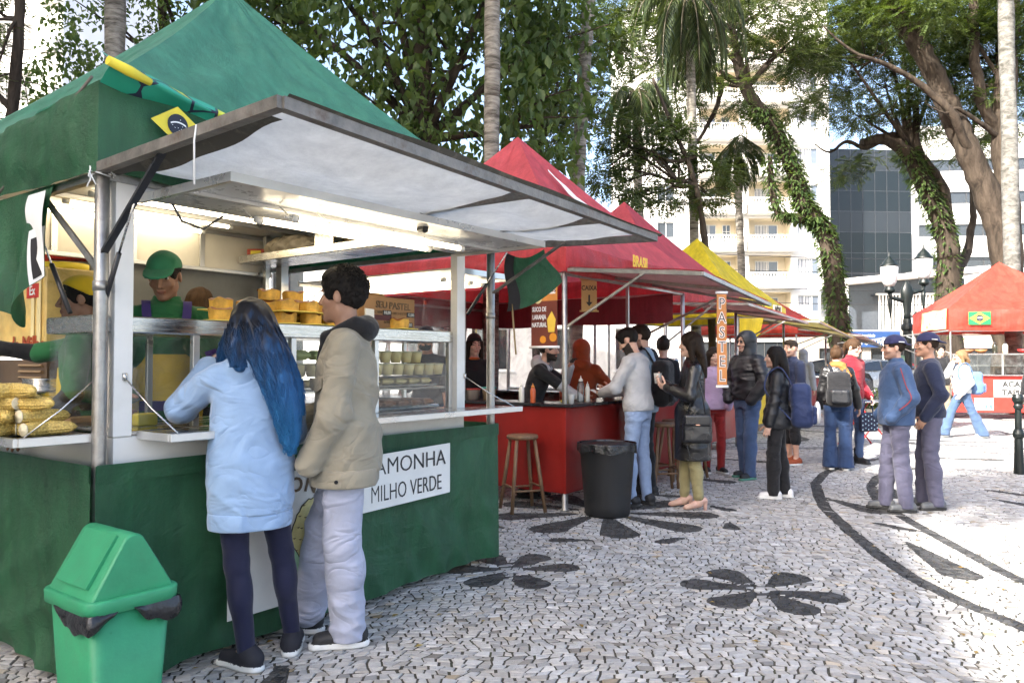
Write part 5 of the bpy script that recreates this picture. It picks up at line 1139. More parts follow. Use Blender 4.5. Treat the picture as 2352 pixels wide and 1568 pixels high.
def loft(rings, mb, m=0, sm=True, cap=(True, True)):
    n = len(rings[0]); V = [p for r_ in rings for p in r_]
    F = [(i * n + a, i * n + (a + 1) % n, (i + 1) * n + (a + 1) % n, (i + 1) * n + a) for i in range(len(rings) - 1) for a in range(n)]
    mb._add(V, F, m, sm)
    b0 = len(mb.v) - len(V)
    if cap[0]: mb.f.append(tuple(b0 + a for a in range(n - 1, -1, -1))); mb.m.append(m); mb.sm.append(False)
    if cap[1]: mb.f.append(tuple(b0 + (len(rings) - 1) * n + a for a in range(n))); mb.m.append(m); mb.sm.append(False)
ZR = .575
b = MB(); loft([rrect(.27, .31, .04, .0), rrect(.275, .315, .045, .012), rrect(.335, .385, .05, ZR - .02)], b)
for x in (-.09, .09): b.box((x, -.178, .50), (.006, .012, .10), rot=Matrix.Rotation(R(-3), 3, 'X')); b.box((x, .178, .50), (.006, .012, .10))
b.build('bin_body', m_bin, bn)
b = MB(); loft([rrect(.36, .41, .055, ZR - .045), rrect(.375, .425, .06, ZR - .040), rrect(.38, .43, .06, ZR + .004), rrect(.37, .42, .055, ZR + .012), rrect(.33, .38, .045, ZR + .012)], b, cap=(False, True)); b.build('bin_rim', m_bin, bn)
def gable(w, y0, y1, z0, z1, mb, r=.05):
    """the arched lid: triangular section with a rounded ridge along y"""
    prof = [(-w / 2, z0)]; 
    for k in range(9):
        a = R(148 - k * 14.5); prof.append((r * 1.0 * math.cos(a) * 1.0, z1 - r + r * math.sin(a)))
    prof.append((w / 2, z0)); rings = []
    for (y, s_) in ((y0, .93), (y0 + .012, 1.0), (y1 - .012, 1.0), (y1, .93)): rings.append([(x * s_, y, z0 + (z - z0) * (s_ * .5 + .5)) for x, z in prof])
    n = len(prof); V = [p for q in rings for p in q]; F = [(i * n + a, (i + 1) * n + a, (i + 1) * n + a + 1, i * n + a + 1) for i in range(3) for a in range(n - 1)]
    mb._add(V, F, 0, True); b0 = len(mb.v) - len(V); mb.f += [tuple(b0 + a for a in range(n)), tuple(b0 + 3 * n + a for a in range(n - 1, -1, -1))]; mb.m += [0, 0]; mb.sm += [False, False]
b = MB(); gable(.335, -.185, .185, ZR + .010, ZR + .245, b); b.build('lid', m_bin, bn)
b = MB(); Qf = Matrix.Rotation(math.atan2(.205, -.135), 3, 'Y')
for sx in (-1,):
    p0 = Vector((sx * .150, 0, ZR + .045)); p1 = Vector((sx * .034, 0, ZR + .232)); d = p1 - p0; nn = Vector((-d.z, 0, d.x)).normalized() * -1
    nn = Vector((sx * d.z * -sx * -1, 0, 0)) if False else Vector((-.84, 0, .53))
    b.poly([p0 + Vector((0, -.125, 0)), p0 + Vector((0, .125, 0)), p1 + Vector((0, .125, 0)), p1 + Vector((0, -.125, 0))], .012, n=nn)
b.build('swing_flap', m_bin, bn)
b = MB(); pc = Vector((-.075, .03, ZR + .178))
b.poly([pc + Vector((0, -.02, 0)), pc + Vector((.02, -.035, .03)), pc + Vector((.032, .0, .052)), pc + Vector((.02, .03, .035))], .001, n=(-.84, 0, .53)); b.build('torn_label', m_paper, bn)
def bagf(sx, sy, ph):
    b = MB()
    def f(u, v):
        a = ph + (u - .5) * 1.5; x = .20 * math.cos(a); y = .225 * math.sin(a); k = max(abs(x) / .19, abs(y) / .215); x /= k; y /= k
        o = 1 + .05 * math.sin(PI * v) * (1 + .5 * math.sin(u * 17)); return Vector((x * o * .97, y * o * .97, ZR - .035 - (.085 * math.sin(PI * u) ** .7) * v + .008 * math.sin(u * 23) * v))
    b.sheet(f, 22, 7); return b.build('bin_liner', m_bag, bn)
bagf(1, 1, R(-52)); bagf(1, 1, R(205))
# ---- big black bin with liner
BT = gp(1395, 1181)
bt = thing('rubbish_bin', 'large black round rubbish bin with black liner by the red counter', 'bin', BT)
m_blackbin = M('black_bin_plastic', (.016, .016, .017), rough=.55, var=.2, bump=.08, bs=80)
MB().lathe([(.195, 0), (.205, .015), (.212, .10), (.25, .60), (.262, .63), (.262, .645)], n=36).build('bin_body', m_blackbin, bt)
b = MB(); b.sheet(lambda u, v: Vector(((lerp(.270, .262, v) + .008 * math.sin(u * 6.283 * 11) * (1 - abs(v - .3)) + .004 * math.sin(u * 6.283 * 29 + 4 * v)) * math.cos(u * 6.2832) * (1 if v < .55 else lerp(1, .86, (v - .55) / .45)), (lerp(.270, .262, v) + .008 * math.sin(u * 6.283 * 11) * (1 - abs(v - .3))) * math.sin(u * 6.2832) * (1 if v < .55 else lerp(1, .86, (v - .55) / .45)), (lerp(.585 + .015 * math.sin(u * 6.283 * 5), .668, v / .55) if v < .55 else lerp(.668, .50, (v - .55) / .45)))), 88, 14); b.build('bin_liner', m_bag, bt)
MB().lathe([(.001, .46), (.10, .47), (.18, .45), (.225, .42)], n=20).build('rubbish', M('crumpled_rubbish', (.10, .09, .08), rough=.8, var=.6, vs=20, bump=1, bs=25), bt)
# ---- stools
m_stool = M('worn_wood', (.20, .115, .06), rough=.6, var=.3, vs=6, stretch=(6, 6, 1), bump=.2, bs=30, dirt=.4, dirtcol=(.06, .04, .03))
def stool(label, loc, rz, h=.72, rs=.15):
    o = thing('bar_stool', label, 'stool', loc, rz, 'wooden bar stools')
    MB().lathe([(.001, h - .04), (rs * .93, h - .04), (rs, h - .03), (rs, h - .008), (rs * .95, h), (.001, h)], n=28).build('seat', m_stool, o)
    T = [Vector((sx * .088, sy * .088, h - .04)) for sx, sy in ((1, 1), (-1, 1), (-1, -1), (1, -1))]; B = [Vector((sx * .165, sy * .165, 0)) for sx, sy in ((1, 1), (-1, 1), (-1, -1), (1, -1))]
    for t, q in zip(T, B): MB().tube([q, lerp(q, t, .5), t], [.017, .019, .016], n=10).build('leg', m_stool, o)
    for i in range(4):
        a = lerp(B[i], T[i], .30 + .05 * (i % 2)); c = lerp(B[(i + 1) % 4], T[(i + 1) % 4], .30 + .05 * (i % 2)); MB().tube([a, c], .010, n=8).build('stretcher', m_stool, o)
    return o
stool('wooden bar stool standing alone before the side of the red counter', gp(1200, 1171), R(20), .71)
stool('wooden bar stool just behind the man in grey, nearest of the cluster', gp(1524, 1128), R(10), .74)
stool('wooden bar stool between two others beside the leather coat', gp(1552, 1114), R(40), .74)
stool('wooden bar stool furthest back, against the second red counter', gp(1580, 1094), R(25), .75)
# ---- corn cobs on the side shelf
def M_corn():
    m, nt, b, out = new_mat('corn_kernels'); N = nt.nodes; L = nt.links
    tc = N.new('ShaderNodeTexCoord'); mp = N.new('ShaderNodeMapping'); mp.inputs['Scale'].default_value = (1, 1, 1.3); L.new(tc.outputs['Object'], mp.inputs[0])
    v = N.new('ShaderNodeTexVoronoi'); v.inputs['Scale'].default_value = 105; L.new(mp.outputs[0], v.inputs['Vector'])
    cr = N.new('ShaderNodeValToRGB'); cr.color_ramp.elements[0].position = .25; cr.color_ramp.elements[0].color = (.74, .54, .15, 1); cr.color_ramp.elements[1].position = .75; cr.color_ramp.elements[1].color = (.50, .33, .085, 1); L.new(v.outputs['Distance'], cr.inputs[0])
    L.new(cr.outputs[0], b.inputs['Base Color']); b.inputs['Roughness'].default_value = .38
    bp = N.new('ShaderNodeBump'); bp.invert = True; bp.inputs['Strength'].default_value = .9; bp.inputs['Distance'].default_value = .004; L.new(v.outputs['Distance'], bp.inputs['Height']); L.new(bp.outputs[0], b.inputs['Normal'])
    return m
m_corn = M_corn(); m_cut = M('cob_core', (.62, .55, .38), rough=.8, var=.2, vs=40)
b = MB(); n_ = 36; prof = [(.004, 0), (.0275, .002), (.0305, .02), (.0315, .07), (.030, .13), (.025, .18), (.015, .205), (.002, .215)]
V = []
rr_ = []
for k in range(15):
    t = k / 14; z = .215 * t; r_ = np.interp(z, [p[1] for p in prof[1:]], [p[0] for p in prof[1:]]) * (1 if 0 < k < 14 else .9)
    rr_.append([(r_ * (1 - .20 * (a % 3 == 0) - .06 * (k % 2)) * math.cos(2 * PI * a / n_), r_ * (1 - .20 * (a % 3 == 0) - .06 * (k % 2)) * math.sin(2 * PI * a / n_), z) for a in range(n_)])
loft(rr_, b); me_cob = None
def cob(label, loc, rot):
    global me_cob
    o = thing('corn_cob', label, 'corn cob', loc, 0, 'boiled corn cobs piled on the side shelf'); o.rotation_mode = 'XYZ'; o.rotation_euler = rot
    if me_cob is None:
        k = b.build('kernels', m_corn, o); q = MB().lathe([(.0275, -.001), (.026, -.004), (.012, -.003), (.010, -.006), (.0005, -.006)], n=20).build('cut_end', m_cut, o); me_cob = (k.data, q.data)
    else:
        for nm, d in (('kernels', me_cob[0]), ('cut_end', me_cob[1])):
            k = bpy.data.objects.new(nm, d); C.objects.link(k); k.parent = o
    return o
LAY = ('bottom', 'second', 'third', 'top')
for j in range(4):
    for i in range(9 - j):
        p = loc1(-.262 + .012 * hsh('c', i, j) - .0 * j, .085 + .0625 * i + .031 * j, 1.094 + .031 + .0525 * j)
        if j == 3 and i > 1: continue
        cob('corn cob in the %s layer of the pile, %s from the steel post' % (LAY[j], ORD[i]) if not (j == 3 and i == 0) else 'corn cob lying on top of the pile, nearest the steel post', p, (R(hsh('r', i, j) * 360), R(90 + 4 * (hsh('q', i, j) - .5)), ROW + R(8 * (hsh('s', i, j) - .5))))
# ---- cakes on the counter top
m_cake = M('golden_cake', (.58, .33, .05), rough=.65, var=.4, vs=18, bump=.3, bs=50); m_crust = M('brown_crust', (.26, .085, .02), rough=.55, var=.35, vs=12, bump=.3, bs=40); m_foam = M('yellow_foam_tray', (.75, .60, .12), rough=.6)
ck = None
def cake(p, tray, nst, k_, nl_):
    global ck
    o = thing('corn_cake', ('golden corn cake standing alone, ' if nl_ == 1 else ('lowest', 'second', 'top')[k_] + ' golden corn cake of its stack, ') + ORD[nst] + ' pile along the steel counter from the vendor', 'cake', p, R(360 * hsh(str(p))), 'corn cakes on the counter')
    if ck is None:
        k = MB(); k.sheet(lambda u, v: Vector(((.056 + .004 * v + .0025 * math.sin(u * 44)) * math.cos(u * 6.2832), (.056 + .004 * v + .0025 * math.sin(u * 44)) * math.sin(u * 6.2832), v * (.054 + .006 * math.sin(u * 19) + .004 * math.sin(u * 31)))), 44, 3, m=0); k.sheet(lambda u, v: Vector(((1 - v) * (.062 + .003 * math.sin(u * 37)) * math.cos(u * 6.2832), (1 - v) * (.062 + .003 * math.sin(u * 37)) * math.sin(u * 6.2832), .054 + (.006 * math.sin(u * 19) + .004 * math.sin(u * 31)) * (1 - v) + .007 * math.sin(PI * min(1, v * 1.6)))), 44, 4, m=1)
        ck = k.build('sponge', [m_cake, m_crust], o).data
    else: k = bpy.data.objects.new('sponge', ck); C.objects.link(k); k.parent = o
    if tray: MB().box((0, 0, -.004), (.17, .17, .006), bev=.002).build('tray', m_foam, o)
for nst, (x, y, nl) in enumerate([(.68, .16, 1), (.83, .15, 1), (.78, .33, 2), (.93, .32, 2), (1.05, .14, 2), (1.21, .14, 2), (1.37, .14, 2), (1.06, .31, 3), (1.22, .31, 3), (1.38, .31, 2), (1.53, .15, 1), (1.55, .31, 1), (1.90, .12, 1)]):
    for k in range(nl): cake(loc1(x + .02 * (hsh('k', x, k) - .5), y + .02 * (hsh('l', x, k) - .5), 1.609 + .066 * k), k == 0 or k == 1, nst, k, nl)
# ---- cardboard menu box
m_card = M('cardboard', (.36, .20, .09), rough=.8, var=.12, vs=5)
bx = thing('cardboard_box', 'printed cardboard box with a hand-lettered price list on the counter top', 'box', loc1(2.0, .38, 1.60), ROW)
MB().box((0, 0, .11), (.46, .14, .22), bev=.004).build('box_body', m_card, bx); b = MB(); b.box((-.05, .09, .235), (.34, .10, .004), rot=Matrix.Rotation(R(35), 3, 'X')); b.build('box_flap', m_card, bx)
text('lettering', 'SEU PASTEL', .062, m_brown, (.03, -.0715, .165), (1, 0, -.03), (0, 0, 1), bx, bold=.0012); text('lettering', 'RECHEIOS        3 RECHEIOS', .026, m_brown, (-.01, -.0715, .118), (1, 0, -.03), (0, 0, 1), bx); text('lettering', 'ROMEU & JULIETA', .022, m_brown, (.03, -.0715, .055), (1, 0, -.03), (0, 0, 1), bx)
for x, z, s in ((-.03, .118, '10,00'), (.19, .113, '12,00'), (.17, .045, '10,00')):
    q = MB().box((x, -.0725, z), (.075, .002, .032)).build('price_patch', m_ktext, bx); text('lettering', s, .028, m_wtext, (x, -.0745, z), (1, 0, -.03), (0, 0, 1), bx)
MB().box((-.10, -.0720, .085), (.22, .002, .034)).build('price_patch', M('dark_red_patch', (.10, .02, .02)), bx)
# ---- puddings in cups and wrapped pamonhas in the glass case
m_cream2 = M('corn_cream', (.80, .64, .28), rough=.4, var=.1); m_cup = M('cup_lid', (.70, .62, .36), rough=.25); m_wrap = M('husk_wrap', (.55, .62, .20), rough=.5, var=.2, vs=14, bump=.3)
cu = None
def cup(p, lb):
    global cu
    o = thing('pudding_cup', 'cup of corn pudding in the case, ' + lb, 'cup', p, 0, 'cups of corn pudding in the glass case')
    if cu is None:
        a = MB().lathe([(.030, 0), (.0395, .062), (.038, .066), (.001, .067)], n=16).build('pudding', m_cream2, o); c = MB().lathe([(.040, .064), (.045, .066), (.045, .071), (.036, .074), (.001, .074)], n=16).build('cup_shell', m_cup, o); cu = (a.data, c.data)
    else:
        for nm, d in (('pudding', cu[0]), ('cup_shell', cu[1])): k = bpy.data.objects.new(nm, d); C.objects.link(k); k.parent = o
for i in range(7):
    for y in (.12, .23):
        cup(loc1(1.70 + .092 * i, y, 1.315), '%s in the far section, lower %s row' % (ORD[i], 'front' if y < .2 else 'back'))
        if i < 5 and y < .2: cup(loc1(1.72 + .092 * i, y + .04, 1.392), '%s in the far section, upper row' % ORD[i])
for i in range(4):
    for y in (.13, .24): cup(loc1(1.12 + .10 * i, y, 1.315), '%s in the near section, %s row' % (ORD[i], 'front' if y < .2 else 'back'))
for i, (x, y, z) in enumerate(((1.13, .12, 1.405), (1.25, .14, 1.405), (2.18, .30, 1.40), (1.36, .13, 1.405))):
    o = MB(); o.box((0, 0, .03), (.10, .07, .055), bev=.02); q = o.build('wrapped_pamonha', m_wrap); q.location = loc1(x, y, z); q.rotation_euler = (0, 0, ROW + .3 * i); tag(q, ('first', 'second', 'lone far', 'third')[i] + ' green husk-wrapped corn parcel on the pudding cups in the case', 'food parcel', 'husk-wrapped corn parcels in the case')
for i, (x, w, z) in enumerate(((1.32, .50, 1.238), (1.93, .58, 1.238), (1.33, .5, 1.10), (1.95, .58, 1.10))):
    o = MB(); o.box((0, 0, .012), (w, .32, .018), bev=.006); 
    q = thing('baking_tray', ('steel tray of pale rolls on the %s shelf, %s end of the case' % (('middle', 'near') if i == 0 else ('middle', 'far') if i == 1 else ('bottom', 'near') if i == 2 else ('bottom', 'far'))), 'tray', loc1(x, .25, z), ROW)
    o.build('tray_base', m_steel, q)
    for k in range(5): MB().box((-w / 2 + w * (k + .5) / 5, 0, .038), (w / 5 - .02, .24, .035), bev=.014).build('roll', m_cream2 if i < 2 else m_crust, q)
# ---- plastic bags and red carton on the upper shelf
def sack(name, label, p, sz, mat, seed, rz=0):
    f = Field(-V3(*sz) * 1.3, V3(*sz) * 1.3, max(sz) / 22); f.ell((0, 0, 0), sz, wr=grain(.018, 26, seed)); v, q = f.mesh(); o = mk(name, v, q, mat, smooth=True, loc=p, rot=(0, 0, rz)); return o
m_sack = M('translucent_bag', (.62, .54, .42), rough=.3, var=.25, vs=12, bump=.9, bs=22, trans=.3, spec=.6); m_sack2 = M('brown_bag', (.34, .24, .12), rough=.3, var=.5, vs=14, bump=.9, bs=22, trans=.2, spec=.6)
# ================================================================ figures: fields of distance, meshed with surface nets
def V3(*a): return np.array(a, float)
def unit(v): return v / (np.linalg.norm(v) + 1e-9)
class Field:
    def __init__(s, lo, hi, res, fine=()):
        """fine: boxes (lo, hi, res) that get a closer grid"""
        s.ax = []
        for i in range(3):
            cuts = [(lo[i], hi[i], res)] + [(max(lo[i], b[0][i]), min(hi[i], b[1][i]), b[2]) for b in fine]
            edges = sorted({round(e, 5) for c in cuts for e in c[:2]})
            pts = []
            for a, b in zip(edges[:-1], edges[1:]):
                if b - a < 1e-6: continue
                mid = (a + b) / 2; rr = min(c[2] for c in cuts if c[0] <= mid <= c[1])
                pts.append(np.linspace(a, b, max(1, int(math.ceil((b - a) / rr))), endpoint=False))
            pts.append(np.array([edges[-1]])); s.ax.append(np.concatenate(pts).astype(np.float32))
        s.F = np.full([len(a) for a in s.ax], 1.0, np.float32); s.pad = res * 2.5
    def sl(s, lo, hi):
        q = []
        for i in range(3):
            a = max(0, int(np.searchsorted(s.ax[i], lo[i])) - 1); b = min(len(s.ax[i]), int(np.searchsorted(s.ax[i], hi[i])) + 2)
            if b <= a: return None
            q.append(slice(a, b))
        return tuple(q), s.ax[0][q[0]][:, None, None], s.ax[1][q[1]][None, :, None], s.ax[2][q[2]][None, None, :]
    def put(s, q, d, k, op='u'):
        A = s.F[q]
        if op == 'u':
            h = np.clip(.5 + .5 * (A - d) / k, 0, 1); s.F[q] = A + (d - A) * h - k * h * (1 - h)
        elif op == 's':                       # smooth subtraction
            h = np.clip(.5 - .5 * (A + d) / k, 0, 1); s.F[q] = A + (-d - A) * h + k * h * (1 - h)
        else:                                 # plain intersection
            s.F[q] = np.maximum(A, d)
    def cone(s, a, b, ra, rb, k=.02, op='u', wr=None):
        a = np.asarray(a, float); b = np.asarray(b, float); m = max(ra, rb) + k + s.pad
        r = s.sl(np.minimum(a, b) - m, np.maximum(a, b) + m)
        if r is None: return
        q, X, Y, Z = r; v = b - a; L2 = float(v @ v) + 1e-9
        t = np.clip(((X - a[0]) * v[0] + (Y - a[1]) * v[1] + (Z - a[2]) * v[2]) / L2, 0, 1)
        d = np.sqrt((X - a[0] - t * v[0]) ** 2 + (Y - a[1] - t * v[1]) ** 2 + (Z - a[2] - t * v[2]) ** 2) - (ra + (rb - ra) * t)
        if wr is not None: d = d + wr(X, Y, Z)
        s.put(q, d, k, op)
    def ell(s, c, r, Q=None, k=.02, op='u', wr=None):
        c = np.asarray(c, float); r = np.asarray(r, float); m = r.max() + k + s.pad
        g = s.sl(c - m, c + m)
        if g is None: return
        q, X, Y, Z = g; X = X - c[0]; Y = Y - c[1]; Z = Z - c[2]
        if Q is not None:
            X, Y, Z = (Q[0, 0] * X + Q[1, 0] * Y + Q[2, 0] * Z, Q[0, 1] * X + Q[1, 1] * Y + Q[2, 1] * Z, Q[0, 2] * X + Q[1, 2] * Y + Q[2, 2] * Z)
        k0 = np.sqrt((X / r[0]) ** 2 + (Y / r[1]) ** 2 + (Z / r[2]) ** 2); k1 = np.sqrt((X / r[0] ** 2) ** 2 + (Y / r[1] ** 2) ** 2 + (Z / r[2] ** 2) ** 2) + 1e-6
        d = k0 * (k0 - 1) / k1
        if wr is not None: d = d + wr(X + c[0], Y + c[1], Z + c[2])
        s.put(q, d, k, op)
    def prof(s, O, Q, zs, rx, ry, cy=None, cx=None, k=.03, op='u', wr=None):
        """elliptic sections stacked along the local z axis of frame Q at O"""
        O = np.asarray(O, float); m = max(max(rx), max(ry)) + k + s.pad + .1
        ends = [O + Q @ V3(0, 0, z) for z in (zs[0], zs[-1])]
        g = s.sl(np.minimum(*ends) - m, np.maximum(*ends) + m)
        if g is None: return
        q, X, Y, Z = g; X = X - O[0]; Y = Y - O[1]; Z = Z - O[2]
        x, y, z = (Q[0, 0] * X + Q[1, 0] * Y + Q[2, 0] * Z, Q[0, 1] * X + Q[1, 1] * Y + Q[2, 1] * Z, Q[0, 2] * X + Q[1, 2] * Y + Q[2, 2] * Z)
        tz = np.linspace(zs[0] - .1, zs[-1] + .1, 160); dz = tz[1] - tz[0]; kk = int(max(1, .05 / dz)); ker = np.hanning(2 * kk + 3)[1:-1]; ker /= ker.sum()
        def sm(vals):
            if vals is None: return 0.0
            return np.interp(z, tz, np.convolve(np.pad(np.interp(tz, zs, vals), kk, mode='edge'), ker, 'valid'))
        a, b, c, e = sm(rx), sm(ry), sm(cy), sm(cx)
        d = (np.sqrt(((x - e) / a) ** 2 + ((y - c) / b) ** 2) - 1) * np.minimum(a, b)
        if wr is not None: d = d + wr(X + O[0], Y + O[1], Z + O[2])
        d = np.maximum(d, np.maximum(zs[0] - z, z - zs[-1]))
        s.put(q, d, k, op)
    def box(s, c, h, Q=None, r=.02, k=.01, op='u', wr=None):
        c = np.asarray(c, float); h = np.asarray(h, float); Q = np.eye(3) if Q is None else Q; m = np.linalg.norm(h) + r + k + s.pad
        g = s.sl(c - m, c + m)
        if g is None: return
        q, X, Y, Z = g; X = X - c[0]; Y = Y - c[1]; Z = Z - c[2]; D = []
        for i in range(3): D.append(np.abs(Q[0, i] * X + Q[1, i] * Y + Q[2, i] * Z) - h[i] + r)
        d = np.sqrt(sum(np.maximum(t, 0) ** 2 for t in D)) + np.minimum(np.maximum(np.maximum(D[0], D[1]), D[2]), 0) - r
        if wr is not None: d = d + wr(X + c[0], Y + c[1], Z + c[2])
        s.put(q, d, k, op)
    def plane(s, o, n):
        """cut away everything on the side of n"""
        o = np.asarray(o, float); n = unit(np.asarray(n, float))
        X, Y, Z = s.ax[0][:, None, None], s.ax[1][None, :, None], s.ax[2][None, None, :]
        s.F = np.maximum(s.F, ((X - o[0]) * n[0] + (Y - o[1]) * n[1] + (Z - o[2]) * n[2]).astype(np.float32))
    def mesh(s):
        F = s.F; sg = F < 0
        for sl_ in ((0, None, None), (-1, None, None), (None, 0, None), (None, -1, None), (None, None, 0), (None, None, -1)):
            ix = tuple(slice(None) if t is None else t for t in sl_); sg[ix] = False; F[ix] = np.maximum(F[ix], 1e-4)
        c = sum(sg[i:i - 1 or None, j:j - 1 or None, k:k - 1 or None].astype(np.int8) for i in (0, 1) for j in (0, 1) for k in (0, 1))
        act = (c > 0) & (c < 8)
        I, J, K = np.nonzero(act); n = len(I)
        if n == 0: return np.zeros((0, 3)), np.zeros((0, 4), int)
        idx = np.full(act.shape, -1, np.int64); idx[I, J, K] = np.arange(n)
        P = np.zeros((n, 3)); W_ = np.zeros(n)
        co = [(i, j, k) for i in (0, 1) for j in (0, 1) for k in (0, 1)]
        val = {o: F[I + o[0], J + o[1], K + o[2]] for o in co}
        for a in co:
            for axn in range(3):
                if a[axn]: continue
                b = tuple(1 if i == axn else a[i] for i in range(3))
                fa, fb = val[a], val[b]; cr = (fa < 0) != (fb < 0)
                t = np.where(cr, fa / np.where(cr, fa - fb, 1), 0)
                for i in range(3):
                    P[:, i] += np.where(cr, a[i] + (t if i == axn else 0), 0)
                W_ += cr
        P /= W_[:, None]
        out = np.empty_like(P)
        for i, ii in enumerate((I, J, K)):
            A = s.ax[i]; out[:, i] = A[ii] + P[:, i] * (A[ii + 1] - A[ii])
        Q = []
        for axn in range(3):
            u, v = (axn + 1) % 3, (axn + 2) % 3
            sa = [slice(None)] * 3; sb = [slice(None)] * 3; sa[axn] = slice(None, -1); sb[axn] = slice(1, None)
            A, B = sg[tuple(sa)], sg[tuple(sb)]
            for (m, flip) in ((A & ~B, False), (~A & B, True)):
                g = np.array(np.nonzero(m)).T
                g = g[(g[:, u] > 0) & (g[:, v] > 0) & (g[:, u] < F.shape[u] - 1) & (g[:, v] < F.shape[v] - 1)]
                if not len(g): continue
                qs = []
                for (du, dv) in ((-1, -1), (0, -1), (0, 0), (-1, 0)):
                    h = g.copy(); h[:, u] += du; h[:, v] += dv; qs.append(idx[h[:, 0], h[:, 1], h[:, 2]])
                qs = np.stack(qs, 1)
                Q.append(qs[:, ::-1] if flip else qs)
        Q = np.concatenate(Q); Q = Q[(Q >= 0).all(1)]
        return out, Q
def fold(amp, fz=34.0, fx=14.0, seed=0.0, fine=.35):
    """cloth folds: a wandering wave, closer along z"""
    r = random.Random(seed); p = [r.uniform(0, 6.28) for _ in range(8)]
    def w(X, Y, Z):
        u = Z * fz + 2.2 * np.sin(X * fx * .7 + p[0] + Z * 5) + 2.0 * np.sin(Y * fx * .8 + p[1]) + p[2]
        a = 1 - 2 * np.abs(np.sin(u * .5)) ** .7
        b = np.sin(Z * fz * .45 - X * fx * 1.3 + 1.5 * np.sin(Y * fx + p[4]) + p[3])
        c = 1 - 2 * np.abs(np.sin(.5 * (Z * fz * 1.7 + X * fx * 2.1 - Y * fx * 1.7 + 1.2 * np.sin(Z * 19 + p[6]) + p[5])))
        m = .35 + .65 * np.clip(np.sin(Z * 9 + p[7] + 1.5 * np.sin(X * 7 + Y * 5)), 0, 1)
        return amp * m * (-.8 * a + .45 * b - fine * c)
    return w
def grain(amp, f=60.0, seed=0.0):
    r = random.Random(seed); p = [r.uniform(0, 6.28) for _ in range(6)]
    return lambda X, Y, Z: amp * (np.sin(X * f + 2 * np.sin(Y * f * .6 + p[0]) + p[1]) * np.sin(Y * f + 2 * np.sin(Z * f * .6 + p[2]) + p[3]) * np.sin(Z * f + p[4] + 2 * np.sin(X * f * .5)) + .4 * np.sin((X + Y) * f * 2.3 + Z * f * 1.9 + p[5]))
def strands(amp, seed=0.0, f=120.0, fz=9.0):
    r = random.Random(seed); p = [r.uniform(0, 6.28) for _ in range(6)]
    return lambda X, Y, Z: amp * (np.sin(X * f + 3 * np.sin(Z * fz + p[0]) + Y * f * .7 + p[1]) + .7 * np.sin(X * f * .45 - Y * f * .8 + 2 * np.sin(Z * fz * .7 + p[2]) + p[3])) * .6
def rotm(yaw=0, pitch=0, roll=0):
    """yaw about z (left +), pitch about x (looking up +), roll about y"""
    return np.array(Matrix.Rotation(yaw, 3, 'Z') @ Matrix.Rotation(pitch, 3, 'X') @ Matrix.Rotation(roll, 3, 'Y'))
def ik(a, b, l1, l2, hint):
    d = b - a; L = min(np.linalg.norm(d), (l1 + l2) * .999); u = unit(d)
    b = a + u * L
    x = (l1 * l1 - l2 * l2 + L * L) / (2 * L); h = math.sqrt(max(0, l1 * l1 - x * x))
    w = hint - u * (hint @ u)
    return a + u * x + unit(w) * h, b
SKIN = dict(light=(.56, .35, .26), fair=(.60, .40, .31), tan=(.36, .205, .135), brown=(.30, .165, .105), warm=(.44, .26, .18))
def skin_mat(k):
    n = 'skin_' + k
    if n in _M: return _M[n]
    m, nt, b, out = new_mat(n); c = SKIN[k]
    N = nt.nodes; L = nt.links
    tc = N.new('ShaderNodeTexCoord'); t = N.new('ShaderNodeTexNoise'); t.inputs['Scale'].default_value = 14; t.inputs['Detail'].default_value = 5; L.new(tc.outputs['Object'], t.inputs['Vector'])
    cr = N.new('ShaderNodeValToRGB'); cr.color_ramp.elements[0].position = .3; cr.color_ramp.elements[1].position = .7
    cr.color_ramp.elements[0].color = (c[0] * .86, c[1] * .78, c[2] * .76, 1); cr.color_ramp.elements[1].color = (c[0] * 1.08, c[1] * 1.08, c[2] * 1.08, 1)
    L.new(t.outputs['Fac'], cr.inputs[0]); L.new(cr.outputs[0], b.inputs['Base Color'])
    b.inputs['Roughness'].default_value = .5; b.inputs['Subsurface Weight'].default_value = .08; b.inputs['Subsurface Radius'].default_value = (.01, .004, .002); b.inputs['Specular IOR Level'].default_value = .4
    _M[n] = m
    return m
def cloth(name, col, rough=.85, bump=.25, bs=220, var=.10, **k):
    return M(name, col, rough=rough, bump=bump, bs=bs, var=var, vs=k.pop('vs', 7), spec=k.pop('spec', .25), wrk=k.pop('wrk', .5), sheen=k.pop('sheen', .15), **k)

